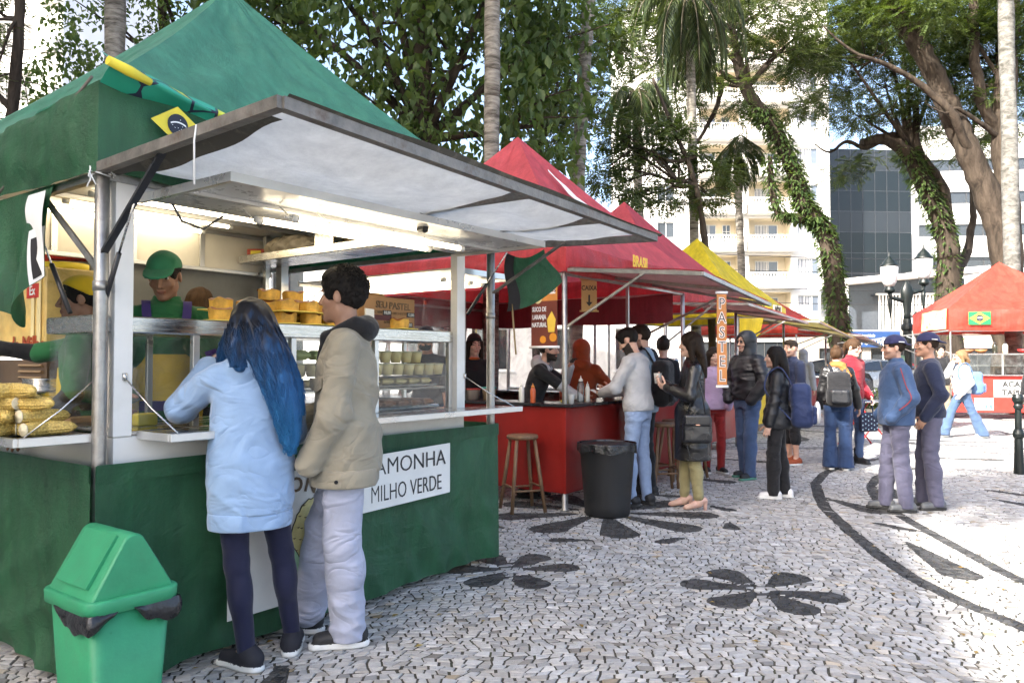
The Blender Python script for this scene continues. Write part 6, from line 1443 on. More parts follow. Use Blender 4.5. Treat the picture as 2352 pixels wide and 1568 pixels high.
class Person:
    """one figure; local frame: faces +y, its right hand is +x. Lengths are for a 1.75 m adult and scaled by S"""
    def __init__(s, label, loc, face, h=1.72, skin='light', lf=(-.10, .02), rf=(.10, -.02), lt=8, rt=-8, lean=(0, 0), shift=(0, 0), twist=0, head=(0, 0, 0), lh=(-.235, .05, .83), rh=(.235, .05, .83), le=None, re=None,
                 curl=(.35, .35), w=1.0, res=.0105, seed=1, z0=0.0, group=None, hide=(), thumb=(None, None), beard=None, female=False, cat='person', drop=0.0):
        s.S = S = h / 1.75; s.seed = seed; s.res = res; s.w = w; s.skin = skin; s.hide = hide; s.female = female
        s.o = empty('person', (loc[0], loc[1], z0), math.atan2(face[1], face[0]) - PI / 2, label, cat, group)
        s.lean = lean
        T = np.array(Matrix.Rotation(lean[0], 3, 'Y') @ Matrix.Rotation(-lean[1], 3, 'X'))     # lean[1] > 0: forward
        s.T = T; s.P = P = V3(shift[0], shift[1], .965 - drop) * S
        s.TW = TW = T @ rotm(yaw=twist)
        s.N = P + T @ V3(0, 0, .515) * S
        sw = (.150 if female else .172) * (w * .5 + .5)
        s.sh = [s.N + TW @ V3(x * sw, -.005, -.075) * S for x in (-1, 1)]
        s.hip = [P + V3(x * .09, 0, -.03) * S for x in (-1, 1)]
        s.HQ = rotm(*head)
        s.H = s.N + T @ V3(0, .012, .075) * S + s.HQ @ V3(0, .012, .085) * S
        s.el = []; s.wr = []
        for i, (t, hint) in enumerate(((lh, le), (rh, re))):
            x = -1 if i == 0 else 1
            hint = V3(*hint) if hint is not None else V3(x * .28, -1, -.3)
            e, b = ik(s.sh[i], V3(*t) * S, .285 * S, .255 * S, hint); s.el.append(e); s.wr.append(b)
        s.kn = []; s.an = []; s.ft = []
        for i, (f, a) in enumerate(((lf, lt), (rf, rt))):
            fd = V3(-math.sin(R(a)), math.cos(R(a)), 0)
            k, b = ik(s.hip[i], V3(f[0], f[1], .095) * S, (.4225) * S, .4205 * S, fd + V3(0, .3, 0)); s.kn.append(k); s.an.append(b); s.ft.append((V3(f[0] * S, f[1] * S, 0), fd))
        s.curl = curl; s.thumb = thumb
        s.body(beard)
    # ------------------------------------------------------------ skin
    def bounds(s, pts, m):
        P = np.array(pts); return P.min(0) - m, P.max(0) + m
    def body(s, beard):
        S = s.S; w = s.w
        hb = (s.H - .15 * S, s.H + .15 * S, min(.0062, s.res))
        fine = [hb]
        for i in (0, 1):
            if i in s.hide: continue
            hd = unit(s.wr[i] - s.el[i]); c = s.wr[i] + hd * .09 * S; fine.append((c - .11 * S, c + .11 * S, min(.0062, s.res)))
        pts = s.sh + s.hip + s.kn + s.an + s.el + s.wr + [s.wr[i] + unit(s.wr[i] - s.el[i]) * .19 * S for i in (0, 1)] + [s.H, s.N] + [f[0] + f[1] * .16 for f in s.ft] + [f[0] - V3(0, 0, .01) for f in s.ft]
        lo, hi = s.bounds(pts, .14 * S)
        lo[2] = min(-.012, lo[2] + .11)
        f = Field(lo, hi, s.res, fine); s.lo, s.hi = lo, hi
        ww = w
        f.prof(s.P, s.T, [z * S for z in (-.10, 0, .12, .26, .38, .47, .50)], [r * S * ww for r in (.13, .148, .122 if s.female else .130, .140, .150, .118, .062)], [r * S * ww for r in (.085, .102, .088, .100, .102, .07, .05)], k=.03)
        [f.cone(s.N - s.T @ V3(0, .005, .035) * S, s.sh[i], .05 * S, .048 * S, k=.04) for i in (0, 1)]
        f.cone(s.N - s.T @ V3(0, .01, .03) * S, s.H - s.HQ @ V3(0, .012, .05) * S, .056 * S, .05 * S, k=.03)
        for i in (0, 1):
            f.cone(s.sh[i], s.el[i], .052 * S * ww, .040 * S, k=.03); f.cone(s.el[i], s.wr[i], .040 * S, .026 * S, k=.02)
            f.cone(s.hip[i], s.kn[i], .078 * S * ww, .052 * S, k=.04); f.cone(s.kn[i], s.an[i], .054 * S, .036 * S, k=.02)
            c = s.kn[i] * .65 + s.an[i] * .35 + V3(0, -.012, 0); f.ell(c, V3(.046, .05, .11) * S, k=.03)
            g, d = s.ft[i]; f.cone(s.an[i] - V3(0, 0, .03) * S, g + d * .13 * S + V3(0, 0, .03) * S, .038 * S, .026 * S, k=.03)
            if i not in s.hide: s.hand(f, i)
        s.head(f)
        v, q = f.mesh()
        # lips, brows and beard are areas of the same skin
        c = (v[q].mean(1) - s.H) @ s.HQ / S
        fm = np.zeros(len(q), int)
        lip = ((c[:, 0] / .026) ** 2 + ((c[:, 2] + .066) / .0105) ** 2 < 1) & (c[:, 1] > .075); fm[lip] = 1
        br = (np.abs(np.abs(c[:, 0]) - .034) < .020) & (np.abs(c[:, 2] - .036 + .12 * (np.abs(c[:, 0]) - .034) ** 2 * 30) < .0055) & (c[:, 1] > .06); fm[br] = 2
        mats = [skin_mat(s.skin), M('lips_' + s.skin, tuple(a * b for a, b in zip(SKIN[s.skin], (.8, .55, .55))), rough=.5), M('brow_hair', (.02, .014, .01), rough=.8), M('beard_hair', (.03, .022, .018), rough=.9, bump=.8, bs=200), M('stubble_' + s.skin, tuple(a * b for a, b in zip(SKIN[s.skin], (.55, .52, .52))), rough=.7)]
        if beard:
            bz = (c[:, 2] < -.045 + .25 * np.maximum(0, .05 - c[:, 1])) & (c[:, 2] > -.14) & (c[:, 1] > -.015) & (np.abs(c[:, 0]) < .085) & ~lip
            bz |= (np.abs(c[:, 2] + .050) < .006) & (np.abs(c[:, 0]) < .03) & (c[:, 1] > .07)
            fm[bz & (fm == 0)] = 3 if beard == 'full' else 4
        s.bodyo = mk('body', v, q, mats, s.o, smooth=True, fm=fm)
        ew = M('eye_white', (.62, .6, .57), rough=.25, var=.03); ei = M('eye_iris', (.03, .018, .012), rough=.2, var=.05)
        for x in (-1, 1):
            b = MB(); cc = s.H + s.HQ @ V3(x * .0315, .0705, .010) * S
            b.lathe([(.0001, -.0125), (.007, -.0103), (.011, -.006), (.0125, 0), (.0112, .0055), (.0085, .0092), (.0065, .0107), (.003, .0122), (.0001, .0125)], n=12, mfn=lambda i: 1 if i >= 5 else 0, rot=Matrix.Rotation(-PI / 2, 3, 'X'))
            b.build('eye', [ew, ei], s.o, T=Matrix.Translation(Vector(cc)) @ Matrix(s.HQ.tolist()).to_4x4() @ Matrix.Scale(S, 4))
    def hd(s, i):
        hd = unit(s.wr[i] - s.el[i]); x = -1 if i == 0 else 1
        t = s.thumb[i] if s.thumb[i] is not None else ((-.25 * x, .75, .6))
        t = V3(*t); sd = unit(t - hd * (t @ hd)); n = np.cross(hd, sd)
        if n @ V3(-x, .2, -.25) < 0: n = -n
        return hd, sd, n
    def hand(s, f, i):
        S = s.S; hd, sd, n = s.hd(i); W_ = s.wr[i]; Q = np.stack([sd, n, hd], 1)
        f.ell(W_ + hd * .047 * S, V3(.041, .017, .056) * S, Q, k=.018)
        c = s.curl[i]
        for j, (o, l, st) in enumerate(((.030, .074, .092), (.010, .082, .096), (-.011, .075, .093), (-.030, .058, .084))):
            p = W_ + (hd * st + sd * o) * S; d = hd + sd * o * 1.2; a = 0.0
            for g in range(3):
                a += c * (1.1 if g else .6) * (1 + .1 * j); L = l * (.45, .31, .24)[g] * S
                dd = unit(unit(d) * math.cos(a) + n * math.sin(a)); e = p + dd * L
                f.cone(p, e, (.0090 - .0008 * g) * S, (.0084 - .0009 * g) * S, k=.004); p = e
        p = W_ + (hd * .028 + sd * .030 + n * .006) * S; d = unit(hd * .62 + sd * .7 + n * (.25 + .3 * c))
        for L in (.040, .032, .026):
            e = p + d * L * S; f.cone(p, e, .0110 * S, .0096 * S, k=.006); p = e; d = unit(d + hd * .32 + n * .25 * c)
    def head(s, f):
        S = s.S; H, Q = s.H, s.HQ
        def E(c, r, k=.02, op='u'): f.ell(H + Q @ V3(*c) * S, V3(*r) * S, Q, k=k * S, op=op)
        E((0, -.014, .030), (.076, .096, .090)); fx = .93 if s.female else 1.0
        E((0, .020, -.042), (.059 * fx, .069, .074), k=.03)
        f.cone(H + Q @ V3(-.045 * fx, .0, -.062) * S, H + Q @ V3(-.012, .066, -.101) * S, .017 * S, .017 * S, k=.025 * S); f.cone(H + Q @ V3(.045 * fx, .0, -.062) * S, H + Q @ V3(.012, .066, -.101) * S, .017 * S, .017 * S, k=.025 * S)
        E((0, .072, -.100), (.020, .018, .016), k=.015)
        E((0, .070, .034), (.052, .020, .012), k=.018)
        for x in (-1, 1):
            E((x * .032, .098, .010), (.018, .018, .012), k=.012, op='s')
            E((x * .042, .060, -.028), (.022, .022, .020), k=.02)
            f.ell(H + Q @ V3(x * .077, -.010, -.008) * S, V3(.010, .020, .032) * S, Q @ rotm(yaw=-x * .35), k=.006)
            E((x * .032, .080, .0205), (.019, .009, .0058), k=.006); E((x * .032, .078, -.0015), (.018, .008, .005), k=.006)
            E((x * .0125, .094, -.037), (.0085, .010, .0075), k=.006)
        f.cone(H + Q @ V3(0, .082, .022) * S, H + Q @ V3(0, .108, -.030) * S, .0075 * S, .0115 * S, k=.010)
        E((0, .086, -.060), (.024, .012, .0075), k=.007); E((0, .084, -.072), (.021, .012, .008), k=.007)
    # ------------------------------------------------------------ clothes
    def add(s, name, f, mats, fm=None, label=None):
        v, q = f.mesh()
        if not len(q): return None
        idx = fm(v[q].mean(1)) if fm is not None else None
        o = mk(name, v, q, mats, s.o, smooth=True, fm=idx)
        if label: o['label'] = label
        return o
    def top(s, name, mat, t=.016, hem=-.06, hemr=(.190, .146), sleeve=1.0, amp=.0045, cuff=True, open_=False, collar=.0, hood=False, boxy=0.0, fz=34, res=None, flare=None, rib=True, arm=1.0, extra=None, label=None):
        """upper garment; hem is its height against the hip joint, sleeve the share of the arm it covers"""
        S = s.S; w = s.w; res = res or s.res * 1.1
        f = Field(s.lo - .03, s.hi + .03, res); wr = fold(amp, fz=fz, seed=s.seed + sum(map(ord, name)) % 50)
        hx, hy = hemr
        zs = [hem, hem + .03, hem + .06, .05, .14, .26, .38, .46, .505]
        rx = [hx - (.012 if rib else 0), hx - (.008 if rib else 0), hx, max(.158 + t, hx * .985), .136 + t + boxy * .02, .144 + t + boxy * .01, .153 + t, .122 + t, .062 + t]
        ry = [hy - (.010 if rib else 0), hy - (.006 if rib else 0), hy, max(.110 + t, hy * .96), .094 + t + boxy * .02, .102 + t + boxy * .015, .104 + t, .074 + t, .052 + t]
        if hem > 0: zs, rx, ry = [hem] + zs[4:], [rx[4]] + rx[4:], [ry[4]] + ry[4:]
        elif hem < -.2:
            zs = [hem, -.12] + zs[3:]; rx = [hx, max(hx * .95, .165 + t)] + rx[3:]; ry = [hy, max(hy * .95, .115 + t)] + ry[3:]
        o = np.argsort(zs); zs = [zs[i] * S for i in o]; rx = [rx[i] * S * w for i in o]; ry = [ry[i] * S * w for i in o]
        f.prof(s.P, s.T, zs, rx, ry, k=.02, wr=wr)
        [f.cone(s.N - s.T @ V3(0, .005, .037) * S, s.sh[i], (.048 + t * .8) * S, (.040 + t * .8) * S, k=.045, wr=wr) for i in (0, 1)]
        for i in (0, 1):
            if sleeve <= 0: continue
            a = arm
            f.cone(s.sh[i], s.el[i], (.046 * w + t * a * .85) * S, (.041 + t * a * .85) * S, k=.016, wr=wr)
            if sleeve > .55:
                e = s.el[i] + (s.wr[i] - s.el[i]) * min(1.0, (sleeve - .5) * 2)
                f.cone(s.el[i], e, (.043 + t * a) * S, (.034 + t * a * .8) * S, k=.02, wr=wr)
                if cuff: f.cone(e - unit(s.wr[i] - s.el[i]) * .035 * S, e, (.034 + t * .55) * S, (.032 + t * .4) * S, k=.006)
            f_end = s.wr[i] if sleeve > .55 else s.sh[i] + (s.el[i] - s.sh[i]) * sleeve * 2
        if sleeve <= .55 and sleeve > 0: pass
        if collar > 0:
            c = s.N + s.T @ V3(0, -.002, .01) * S
            f.prof(c, s.T, [-.03 * S, .0, collar * S], [.085 * S, .074 * S, .07 * S], [.075 * S, .068 * S, .066 * S], k=.02)
        if hood:
            c = s.N + s.TW @ V3(0, -.085, -.012) * S; f.ell(c, V3(.125, .062, .085) * S, s.TW, k=.03, wr=fold(.006, 40, 25, s.seed))
            for x in (-1, 1): f.cone(s.N + s.TW @ V3(x * .09, -.05, .012) * S, s.N + s.TW @ V3(x * .05, .075, -.03) * S, .034 * S, .024 * S, k=.02)
        if extra: extra(f)
        # neck opening
        if not hood and collar <= 0: f.ell(s.N + s.T @ V3(0, .02, .055) * S, V3(.066, .066, .05) * S, s.T, k=.01, op='s')
        return s.add(name, f, mat, label=label)
    def short_sleeve_cut(s): pass
    def legs(s, name, mat, style='straight', amp=.004, top=.10, to=1.0, res=None, label=None):
        S = s.S; w = s.w; res = res or s.res * 1.1
        st = dict(tight=(.086, .058, .058, .043), slim=(.090, .066, .064, .054), straight=(.094, .077, .077, .070), loose=(.104, .086, .088, .084), flare=(.098, .078, .080, .115))[style]
        lo = s.lo.copy(); lo[2] = max(lo[2], .0); hi = s.hi.copy(); hi[2] = s.P[2] + (top + .06) * S
        f = Field(lo - V3(.05, .05, 0), hi + V3(.05, .05, 0), res); wr = fold(amp, fz=46, fx=20, seed=s.seed + 3)
        f.prof(s.P, s.T * .0 + np.eye(3), [z * S for z in (-.11, -.03, .06, top)], [r * S * w for r in (.152, .160, .148, .138)], [r * S * w for r in (.10, .114, .105, .096)], k=.03, wr=fold(amp * .5, 40, 18, s.seed))
        for i in (0, 1):
            f.cone(s.hip[i] - V3((s.hip[i][0]) * .06, 0, .03), s.kn[i], (st[0] - .004) * S * w, st[1] * S, k=.045, wr=wr)
            e = s.kn[i] + (s.an[i] - s.kn[i]) * to
            if to >= 1: e = e - V3(0, 0, .045 if style != 'tight' else .02) * S
            f.cone(s.kn[i], e, st[2] * S, st[3] * S, k=.02, wr=wr)
            f.ell(s.kn[i] * .65 + s.an[i] * .35 + V3(0, -.012, 0), V3(.046 + st[2] - .052, .05 + st[2] - .052, .11) * S, k=.03)
        f.plane(V3(0, 0, .035), V3(0, 0, -1))
        return s.add(name, f, mat, label=label)
    def shoes(s, upper, sole, kind='sneaker', names=('shoe', 'shoe')):
        S = s.S
        for i in (0, 1):
            g, d = s.ft[i]; sd = np.cross(d, V3(0, 0, 1)); L = lambda x, y, z: g + (sd * x + d * y) * S + V3(0, 0, z * S)
            f = Field(g - V3(.2, .2, .02), g + V3(.2, .2, .26), min(.0075, s.res))
            hz = .05 if kind == 'heel' else 0
            if kind == 'boot': f.cone(L(0, -.01, .08), L(0, -.02, .19), .052 * S, .055 * S, k=.03)
            if kind == 'heel':
                f.cone(L(0, -.05, .10), L(0, .04, .062), .034 * S, .033 * S, k=.02); f.cone(L(0, .04, .055), L(0, .15, .024), .033 * S, .012 * S, k=.02); f.cone(L(0, -.065, .09), L(0, -.062, .0), .022 * S, .017 * S, k=.012)
            else:
                f.cone(L(0, -.045, .055), L(0, -.01, .085), .046 * S, .044 * S, k=.03); f.cone(L(0, -.03, .055), L(0, .13, .040), .045 * S, .036 * S, k=.03)
            if kind != 'heel':
                q, X, Y, Z = f.sl(g - .25, g + .3)
                a = L(0, -.055, 0); b = L(0, .145, 0); vv = b - a; L2 = float(vv @ vv)
                t = np.clip(((X - a[0]) * vv[0] + (Y - a[1]) * vv[1]) / L2, 0, 1)
                dd = np.sqrt((X - a[0] - t * vv[0]) ** 2 + (Y - a[1] - t * vv[1]) ** 2) - (.043 + .006 * np.sin(t * 5.5)) * S
                f.put(q, np.maximum(dd, Z - .028 * S), .005)
            f.plane((0, 0, .001), (0, 0, -1))
            s.add(names[i], f, [upper, sole], fm=(lambda c: (c[:, 2] < .029 * S).astype(int)) if kind != 'heel' else None)
    # ------------------------------------------------------------ hair and headwear
    def hairf(s, ext=.16, res=None, down=0.0): return Field(s.H - V3(ext, ext, ext + down) * s.S, s.H + V3(ext, ext, ext) * s.S, res or min(.0072, s.res))
    def hE(s, f, c, r, k=.02, op='u', wr=None): f.ell(s.H + s.HQ @ V3(*c) * s.S, V3(*r) * s.S, s.HQ, k=k, op=op, wr=wr)
    def hair(s, mat, style='short', vol=.010, length=.3, label=None, fade=None):
        S = s.S; hE = lambda *a, **k: s.hE(f, *a, **k)
        if style in ('short', 'curly', 'fade'):
            f = s.hairf(); wr = grain(.006, 95, s.seed) if style == 'curly' else strands(.0022, s.seed)
            hE((0, -.014, .034), (.077 + vol, .097 + vol, .092 + vol), wr=wr)
            if style == 'curly': hE((0, .02, .085), (.072 + vol, .075, .05), k=.02, wr=wr)
            if style == 'fade': hE((0, .015, .085), (.066 + vol, .085, .045), k=.02, wr=wr)
            hE((0, .115, -.035), (.080, .075, .100), k=.008, op='s')           # face
            hE((0, .03, -.085), (.11, .10, .075), k=.012, op='s')             # jaw and neck
            for x in (-1, 1): hE((x * .085, -.002, -.012), (.020, .026, .036), k=.006, op='s')
            if style == 'fade':
                for x in (-1, 1): hE((x * .10, -.02, -.02), (.034, .13, .066), k=.008, op='s')
            return s.add('hair', f, mat, label=label)
        if style in ('long', 'wavy', 'bob', 'pony', 'bun'):
            L = length if style in ('long', 'wavy') else (.16 if style == 'bob' else 0)
            f = s.hairf(.19, down=L + .05, res=max(.0075, s.res * .8)); wr = strands(.0035, s.seed, 90 if style != 'wavy' else 70, 9 if style != 'wavy' else 26)
            hE((0, -.016, .034), (.079 + vol, .099 + vol, .094 + vol), wr=wr)
            if L:
                Q = np.eye(3); top = s.H + s.HQ @ V3(0, -.045, .03) * S
                zs = [-L, -L * .75, -L * .4, -.08, 0, .04]
                wd = (.05, .095, .105, .095, .09, .07) if style == 'wavy' else (.035, .07, .09, .088, .085, .07)
                f.prof(top, Q, [z * S for z in zs], [a * S for a in wd], [a * S for a in (.03, .05, .055, .065, .08, .06)], cy=[y * S for y in (-.085, -.075, -.06, -.035, 0, 0)], k=.03, wr=wr)
                for x in (-1, 1): f.cone(s.H + s.HQ @ V3(x * .078, .005, .02) * S, s.H + V3(x * .088, -.02, -min(L, .22)) * S, .032 * S, .03 * S, k=.03, wr=wr)
            if style == 'pony': f.cone(s.H + s.HQ @ V3(0, -.115, .04) * S, s.H + s.HQ @ V3(0, -.15, -.12) * S, .03 * S, .022 * S, k=.02, wr=wr)
            if style == 'bun': hE((0, -.07, .115), (.045, .045, .04), k=.015, wr=grain(.006, 80, 2))
            hE((0, .125, -.045), (.066, .085, .105), k=.010, op='s')
            if style in ('pony', 'bun'):
                hE((0, .02, -.10), (.11, .12, .078), k=.012, op='s')
                for x in (-1, 1): hE((x * .085, -.002, -.012), (.02, .026, .036), k=.006, op='s')
            return s.add('hair', f, mat, label=label)
    def cap(s, mat, back=False, name='cap', brim=True, beanie=False, label=None):
        S = s.S; f = s.hairf(.24); hE = lambda *a, **k: s.hE(f, *a, **k)
        wr = fold(.0015, 60, 40, s.seed)
        hE((0, -.012, .044), (.091, .112, .095 if not beanie else .104), wr=wr)
        cut = s.H + s.HQ @ V3(0, 0, .045 if not beanie else .03) * S
        n = s.HQ @ V3(0, .26 if not back else -.16, -1)
        if beanie: n = s.HQ @ V3(0, .45, -1)
        f.plane(cut, n)
        if brim:
            y = -1 if back else 1
            g = f.sl(s.H - .25, s.H + .25); q, X, Y, Z = g
            c = s.H + s.HQ @ V3(0, y * .085, .050) * S
            x_, y_, z_ = [(s.HQ[0, i] * (X - c[0]) + s.HQ[1, i] * (Y - c[1]) + s.HQ[2, i] * (Z - c[2])) / S for i in range(3)]
            d2 = (np.sqrt((x_ / .078) ** 2 + (y_ / .095) ** 2) - 1) * .078
            bend = z_ + .30 * (y_ * y) + 2.2 * x_ ** 2 - .012
            f.put(q, np.maximum(d2, np.abs(bend) - .0055) * S, .006)
        return s.add(name, f, mat, label=label)
    def hoodup(s, mat, label=None):
        S = s.S; f = s.hairf(.22, down=.08); hE = lambda *a, **k: s.hE(f, *a, **k); wr = fold(.005, 40, 22, s.seed)
        hE((0, -.022, .030), (.108, .132, .122), wr=wr); f.prof(s.N - V3(0, .01, .03) * S, s.T, [-.02 * S, .06 * S, .16 * S], [.13 * S, .11 * S, .10 * S], [.10 * S, .105 * S, .11 * S], k=.03, wr=wr)
        hE((0, .13, -.015), (.068, .11, .098), k=.01, op='s')
        return s.add('hood', f, mat, label=label)
    def pocket_arm(s, i): pass
    def glasses(s, mat, lens=None):
        S = s.S; b = MB(); T = Matrix.Translation(Vector(s.H)) @ Matrix(s.HQ.tolist()).to_4x4() @ Matrix.Scale(S, 4)
        for x in (-1, 1):
            ring = [(x * .033 + .021 * math.cos(a), .099 - .004 * abs(math.cos(a)), .008 + .017 * math.sin(a)) for a in [k * PI / 6 for k in range(13)]]
            b.tube(ring, .0018, n=5, caps=False)
            if lens: b._add([(p[0], p[1] - .001, p[2]) for p in ring[:12]], [tuple(range(12))], 1)
            b.tube([(x * .054, .095, .012), (x * .078, .05, .012), (x * .082, -.005, .006)], .0018, n=5)
        b.tube([(-.012, .1, .012), (.012, .1, .012)], .0016, n=5)
        return b.build('glasses', [mat, lens or mat], s.o, T=T)
    def world(s, p):
        """a local point (in metres) in world space"""
        return Matrix.Translation(s.o.location) @ Matrix.Rotation(s.o.rotation_euler.z, 4, 'Z') @ Vector(p)
    def frame(s):
        return Matrix.Translation(s.o.location) @ Matrix.Rotation(s.o.rotation_euler.z, 4, 'Z')
tag(sack('plastic_bag', '', loc1(2.14, 1.50, 2.275), (.13, .32, .085), m_sack, 3, ROW), 'bulging clear plastic bag on the upper shelf inside the green stall', 'plastic bag')
tag(sack('plastic_bag', '', loc1(2.14, .55, 2.275), (.13, .36, .085), m_sack2, 5, ROW), 'long brownish plastic bag on the upper shelf over the far lamps', 'plastic bag')
rc = MB().box((0, 0, .045), (.10, .14, .09), bev=.004).build('carton', M('red_carton', (.36, .04, .02), rough=.6)); rc.location = loc1(2.08, 1.86, 2.19); rc.rotation_euler = (0, 0, ROW + .6); tag(rc, 'small red carton with yellow label on the upper shelf', 'carton')
MB().box((-.052, 0, .05), (.002, .08, .05)).build('carton_label', M('flag_yellow'), rc)
# ---- juice machine with its light box, louvred base, pan, till
jm = thing('juice_machine', 'yellow corn juice machine with printed panel and brown louvred base', 'drinks machine', loc1(.30, 1.28, 0), ROW)
MB().box((.22, .42, 1.68), (.42, .84, .50), bev=.01).build('printed_panel', M('juice_print', (.70, .50, .16), rough=.35, var=.35, vs=3.5, dirt=.5, dirtcol=(.55, .24, .04)), jm)
for y, w in ((.08, .05), (.16, .04)): MB().box((.004, y, 1.70), (.004, w, .44)).build('printed_stripe', M('cream_stripe', (.78, .66, .34), rough=.4), jm)
text('lettering', 'Suco de Milho', .135, M('rust_ink', (.36, .06, .015)), (.0, .37, 1.49), (0, -1, 0), (0, 0, 1), jm, bold=.004); MB().box((.003, .16, 1.80), (.004, .16, .08)).build('red_splash', M('red_ink', (.5, .03, .02)), jm); text('lettering', 'Ex', .075, m_wtext, (-.001, .16, 1.80), (0, -1, 0), (0, 0, 1), jm, bold=.001)
MB().lathe([(.12, 1.93), (.14, 1.95), (.14, 1.985), (.02, 2.0)], (.22, .3, 0), n=18).build('hopper_lid', M('flag_yellow'), jm)
MB().box((.22, .42, 1.25), (.38, .78, .32)).build('louvred_case', M('brown_casing', (.13, .085, .05), rough=.5), jm)
for k in range(8): MB().box((.022, .22, 1.13 + .035 * k), (.02, .30, .012), rot=Matrix.Rotation(R(30), 3, 'Y')).build('louvre', M('tan_louvre', (.30, .20, .11), rough=.5), jm)
pn = thing('steel_pan', 'shallow steel pan beside the juice machine', 'pan', loc1(.20, .98, 1.245), ROW); MB().lathe([(.10, 0), (.112, .01), (.115, .065), (.119, .068), (.110, .066), (.105, .02), (.001, .015)], n=26).build('pan_body', m_steel, pn)
MB().box((.35, 1.15, 1.17), (.52, .62, .15), bev=.005).build('side_counter', m_steel, st1)
td = MB(); td.box((0, 0, .03), (.10, .05, .06), bev=.006); q = td.build('stamp_box', M('flag_yellow')); q.location = loc1(.33, .25, 1.095); q.rotation_euler = (0, 0, ROW + .1); tag(q, 'small yellow plastic box on the steel counter behind the glass', 'box')
bd_ = MB(); bd_.box((0, 0, .02), (.26, .18, .035), bev=.015); q = bd_.build('bread_board', M('bread_crust', (.45, .25, .10), rough=.6, var=.3)); q.location = loc1(.09, .32, 1.11); q.rotation_euler = (0, 0, ROW); tag(q, 'flat brown loaf on a board behind the corn pile', 'bread')
# ---- red fridge behind the vendor
fr = thing('drinks_fridge', 'red framed drinks fridge behind the vendor in the green cap', 'fridge', loc1(1.02, 2.35, .2), ROW + R(-28)); m_frr = M('fridge_red', (.55, .03, .015), rough=.3)
MB().box((0, .33, 1.0), (.62, .6, 2.0), bev=.01).build('cabinet', m_frr, fr)
b = MB(); [b.box(c, d) for c, d in (((-.27, .01, 1.05), (.07, .05, 1.9)), ((.27, .01, 1.05), (.07, .05, 1.9)), ((0, .01, 1.96), (.47, .05, .08)), ((0, .01, .14), (.47, .05, .08)))]; b.build('door_frame', m_frr, fr)
MB().box((0, .015, 1.05), (.46, .02, 1.72)).build('door_poster', M('fridge_poster', (.50, .47, .38), rough=.3, var=.2), fr)
b = MB(); b.lathe([(.055, 0), (.06, .02), (.055, .12), (.065, .2), (.03, .32), (.028, .4)], (0, 0, 1.38), n=14, sy=.05); b.build('bottle_print', M('red_ink'), fr); text('lettering', 'AQUI', .06, m_wtext, (0, -.008, 1.48), (1, 0, 0), (0, 0, 1), fr)
# ---- banners and signs hanging in the red stall
bnr = thing('juice_banner', 'hanging orange and brown banner advertising orange juice beside the red post', 'banner', loc2(-.03, .06, 0), ROW); m_or = M('banner_orange', (.60, .24, .05), rough=.5, var=.15); m_br = M('banner_brown', (.16, .035, .02), rough=.5, var=.25, vs=4)
z1_, z0_ = 2.13, 1.55
def BX(name, y0, y1, za_, zb_, mat, off=0.0): return MB().box((-.004 - off, (y0 + y1) / 2, (za_ + zb_) / 2), (.004, y1 - y0, zb_ - za_)).build(name, mat, bnr)
BX('banner_top', .0, .30, 1.98, z1_, m_or); BX('banner_sheet', .0, .30, z0_, 1.98, m_br)
for z in (z1_ + .012, z0_ - .012): MB().tube([(-.004, -.02, z), (-.004, .32, z)], .013, n=10).build('banner_rod', m_wtext, bnr)
BX('title_patch', .02, .17, 2.045, 2.11, m_paper, .004); text('lettering', 'TEMOS', .052, m_br, (-.012, .095, 2.078), (0, -1, 0), (0, 0, 1), bnr, bold=.001)
for k, s in enumerate(('SUCO DE', 'LARANJA', 'NATURAL')): text('lettering', s, .062, m_wtext, (-.009, .205, 1.90 - .075 * k), (0, -1, 0), (0, 0, 1), bnr, sx=.62, bold=.0015)
b = MB(); b.poly([(-.010, .22 + .055 * math.cos(a), 2.03 + .075 * math.sin(a)) for a in [k * PI / 10 for k in range(20)]], .001, n=(-1, 0, 0)); b.build('icing_print', M('pale_icing', (.75, .66, .30)), bnr)
b = MB(); [b.poly([(-.010 - .001 * i, cy + r_ * math.cos(a), cz + r_ * math.sin(a)) for a in [k * PI / 9 for k in range(18)]], .001, n=(-1, 0, 0)) for i, (cy, cz, r_) in enumerate(((.045, 1.63, .042), (.16, 1.61, .036)))]; b.build('orange_print', M('orange_fruit', (.70, .28, .02)), bnr)
b = MB(); b.poly([(-.009, .03, 1.68), (-.009, .10, 1.68), (-.009, .115, 1.80), (-.009, .06, 1.88), (-.009, .015, 1.80)], .001, n=(-1, 0, 0)); b.build('juice_print_shape', M('juice_yellow', (.75, .50, .06)), bnr)
cx = thing('cashier_banner', 'small tan hanging banner with an arrow under the red awning', 'banner', at(1353, 642, 8.0), R(8)); m_tan = M('tan_cloth', (.50, .34, .13), rough=.7)
MB().box((0, 0, -.165), (.165, .003, .33)).build('banner_sheet', m_tan, cx)
for z in (0, -.33): MB().tube([(-.10, 0, z), (.10, 0, z)], .010, n=8).build('banner_rod', m_tan, cx)
text('lettering', 'CAIXA', .068, m_ktext, (0, -.003, -.09), (1, 0, 0), (0, 0, 1), cx, sx=.8, bold=.001); b = MB(); b.box((0, -.003, -.20), (.018, .002, .08)); b.poly([(-.035, -.003, -.235), (0, -.003, -.28), (.035, -.003, -.235)], .002); b.build('arrow_print', m_ktext, cx)
MB().tube([(-.08, 0, .0), (-.08, 0, .25)], .002, n=5).build('hanging_cord', m_cord, cx)
ps_ = thing('pastel_sign', 'tall narrow orange sign with white letters hanging from the red awning', 'sign', at(1657, 668, 6.79), R(6)); MB().box((0, 0, -.43), (.088, .006, .80)).build('sign_board', M('sign_orange', (.52, .20, .05), rough=.5), ps_)
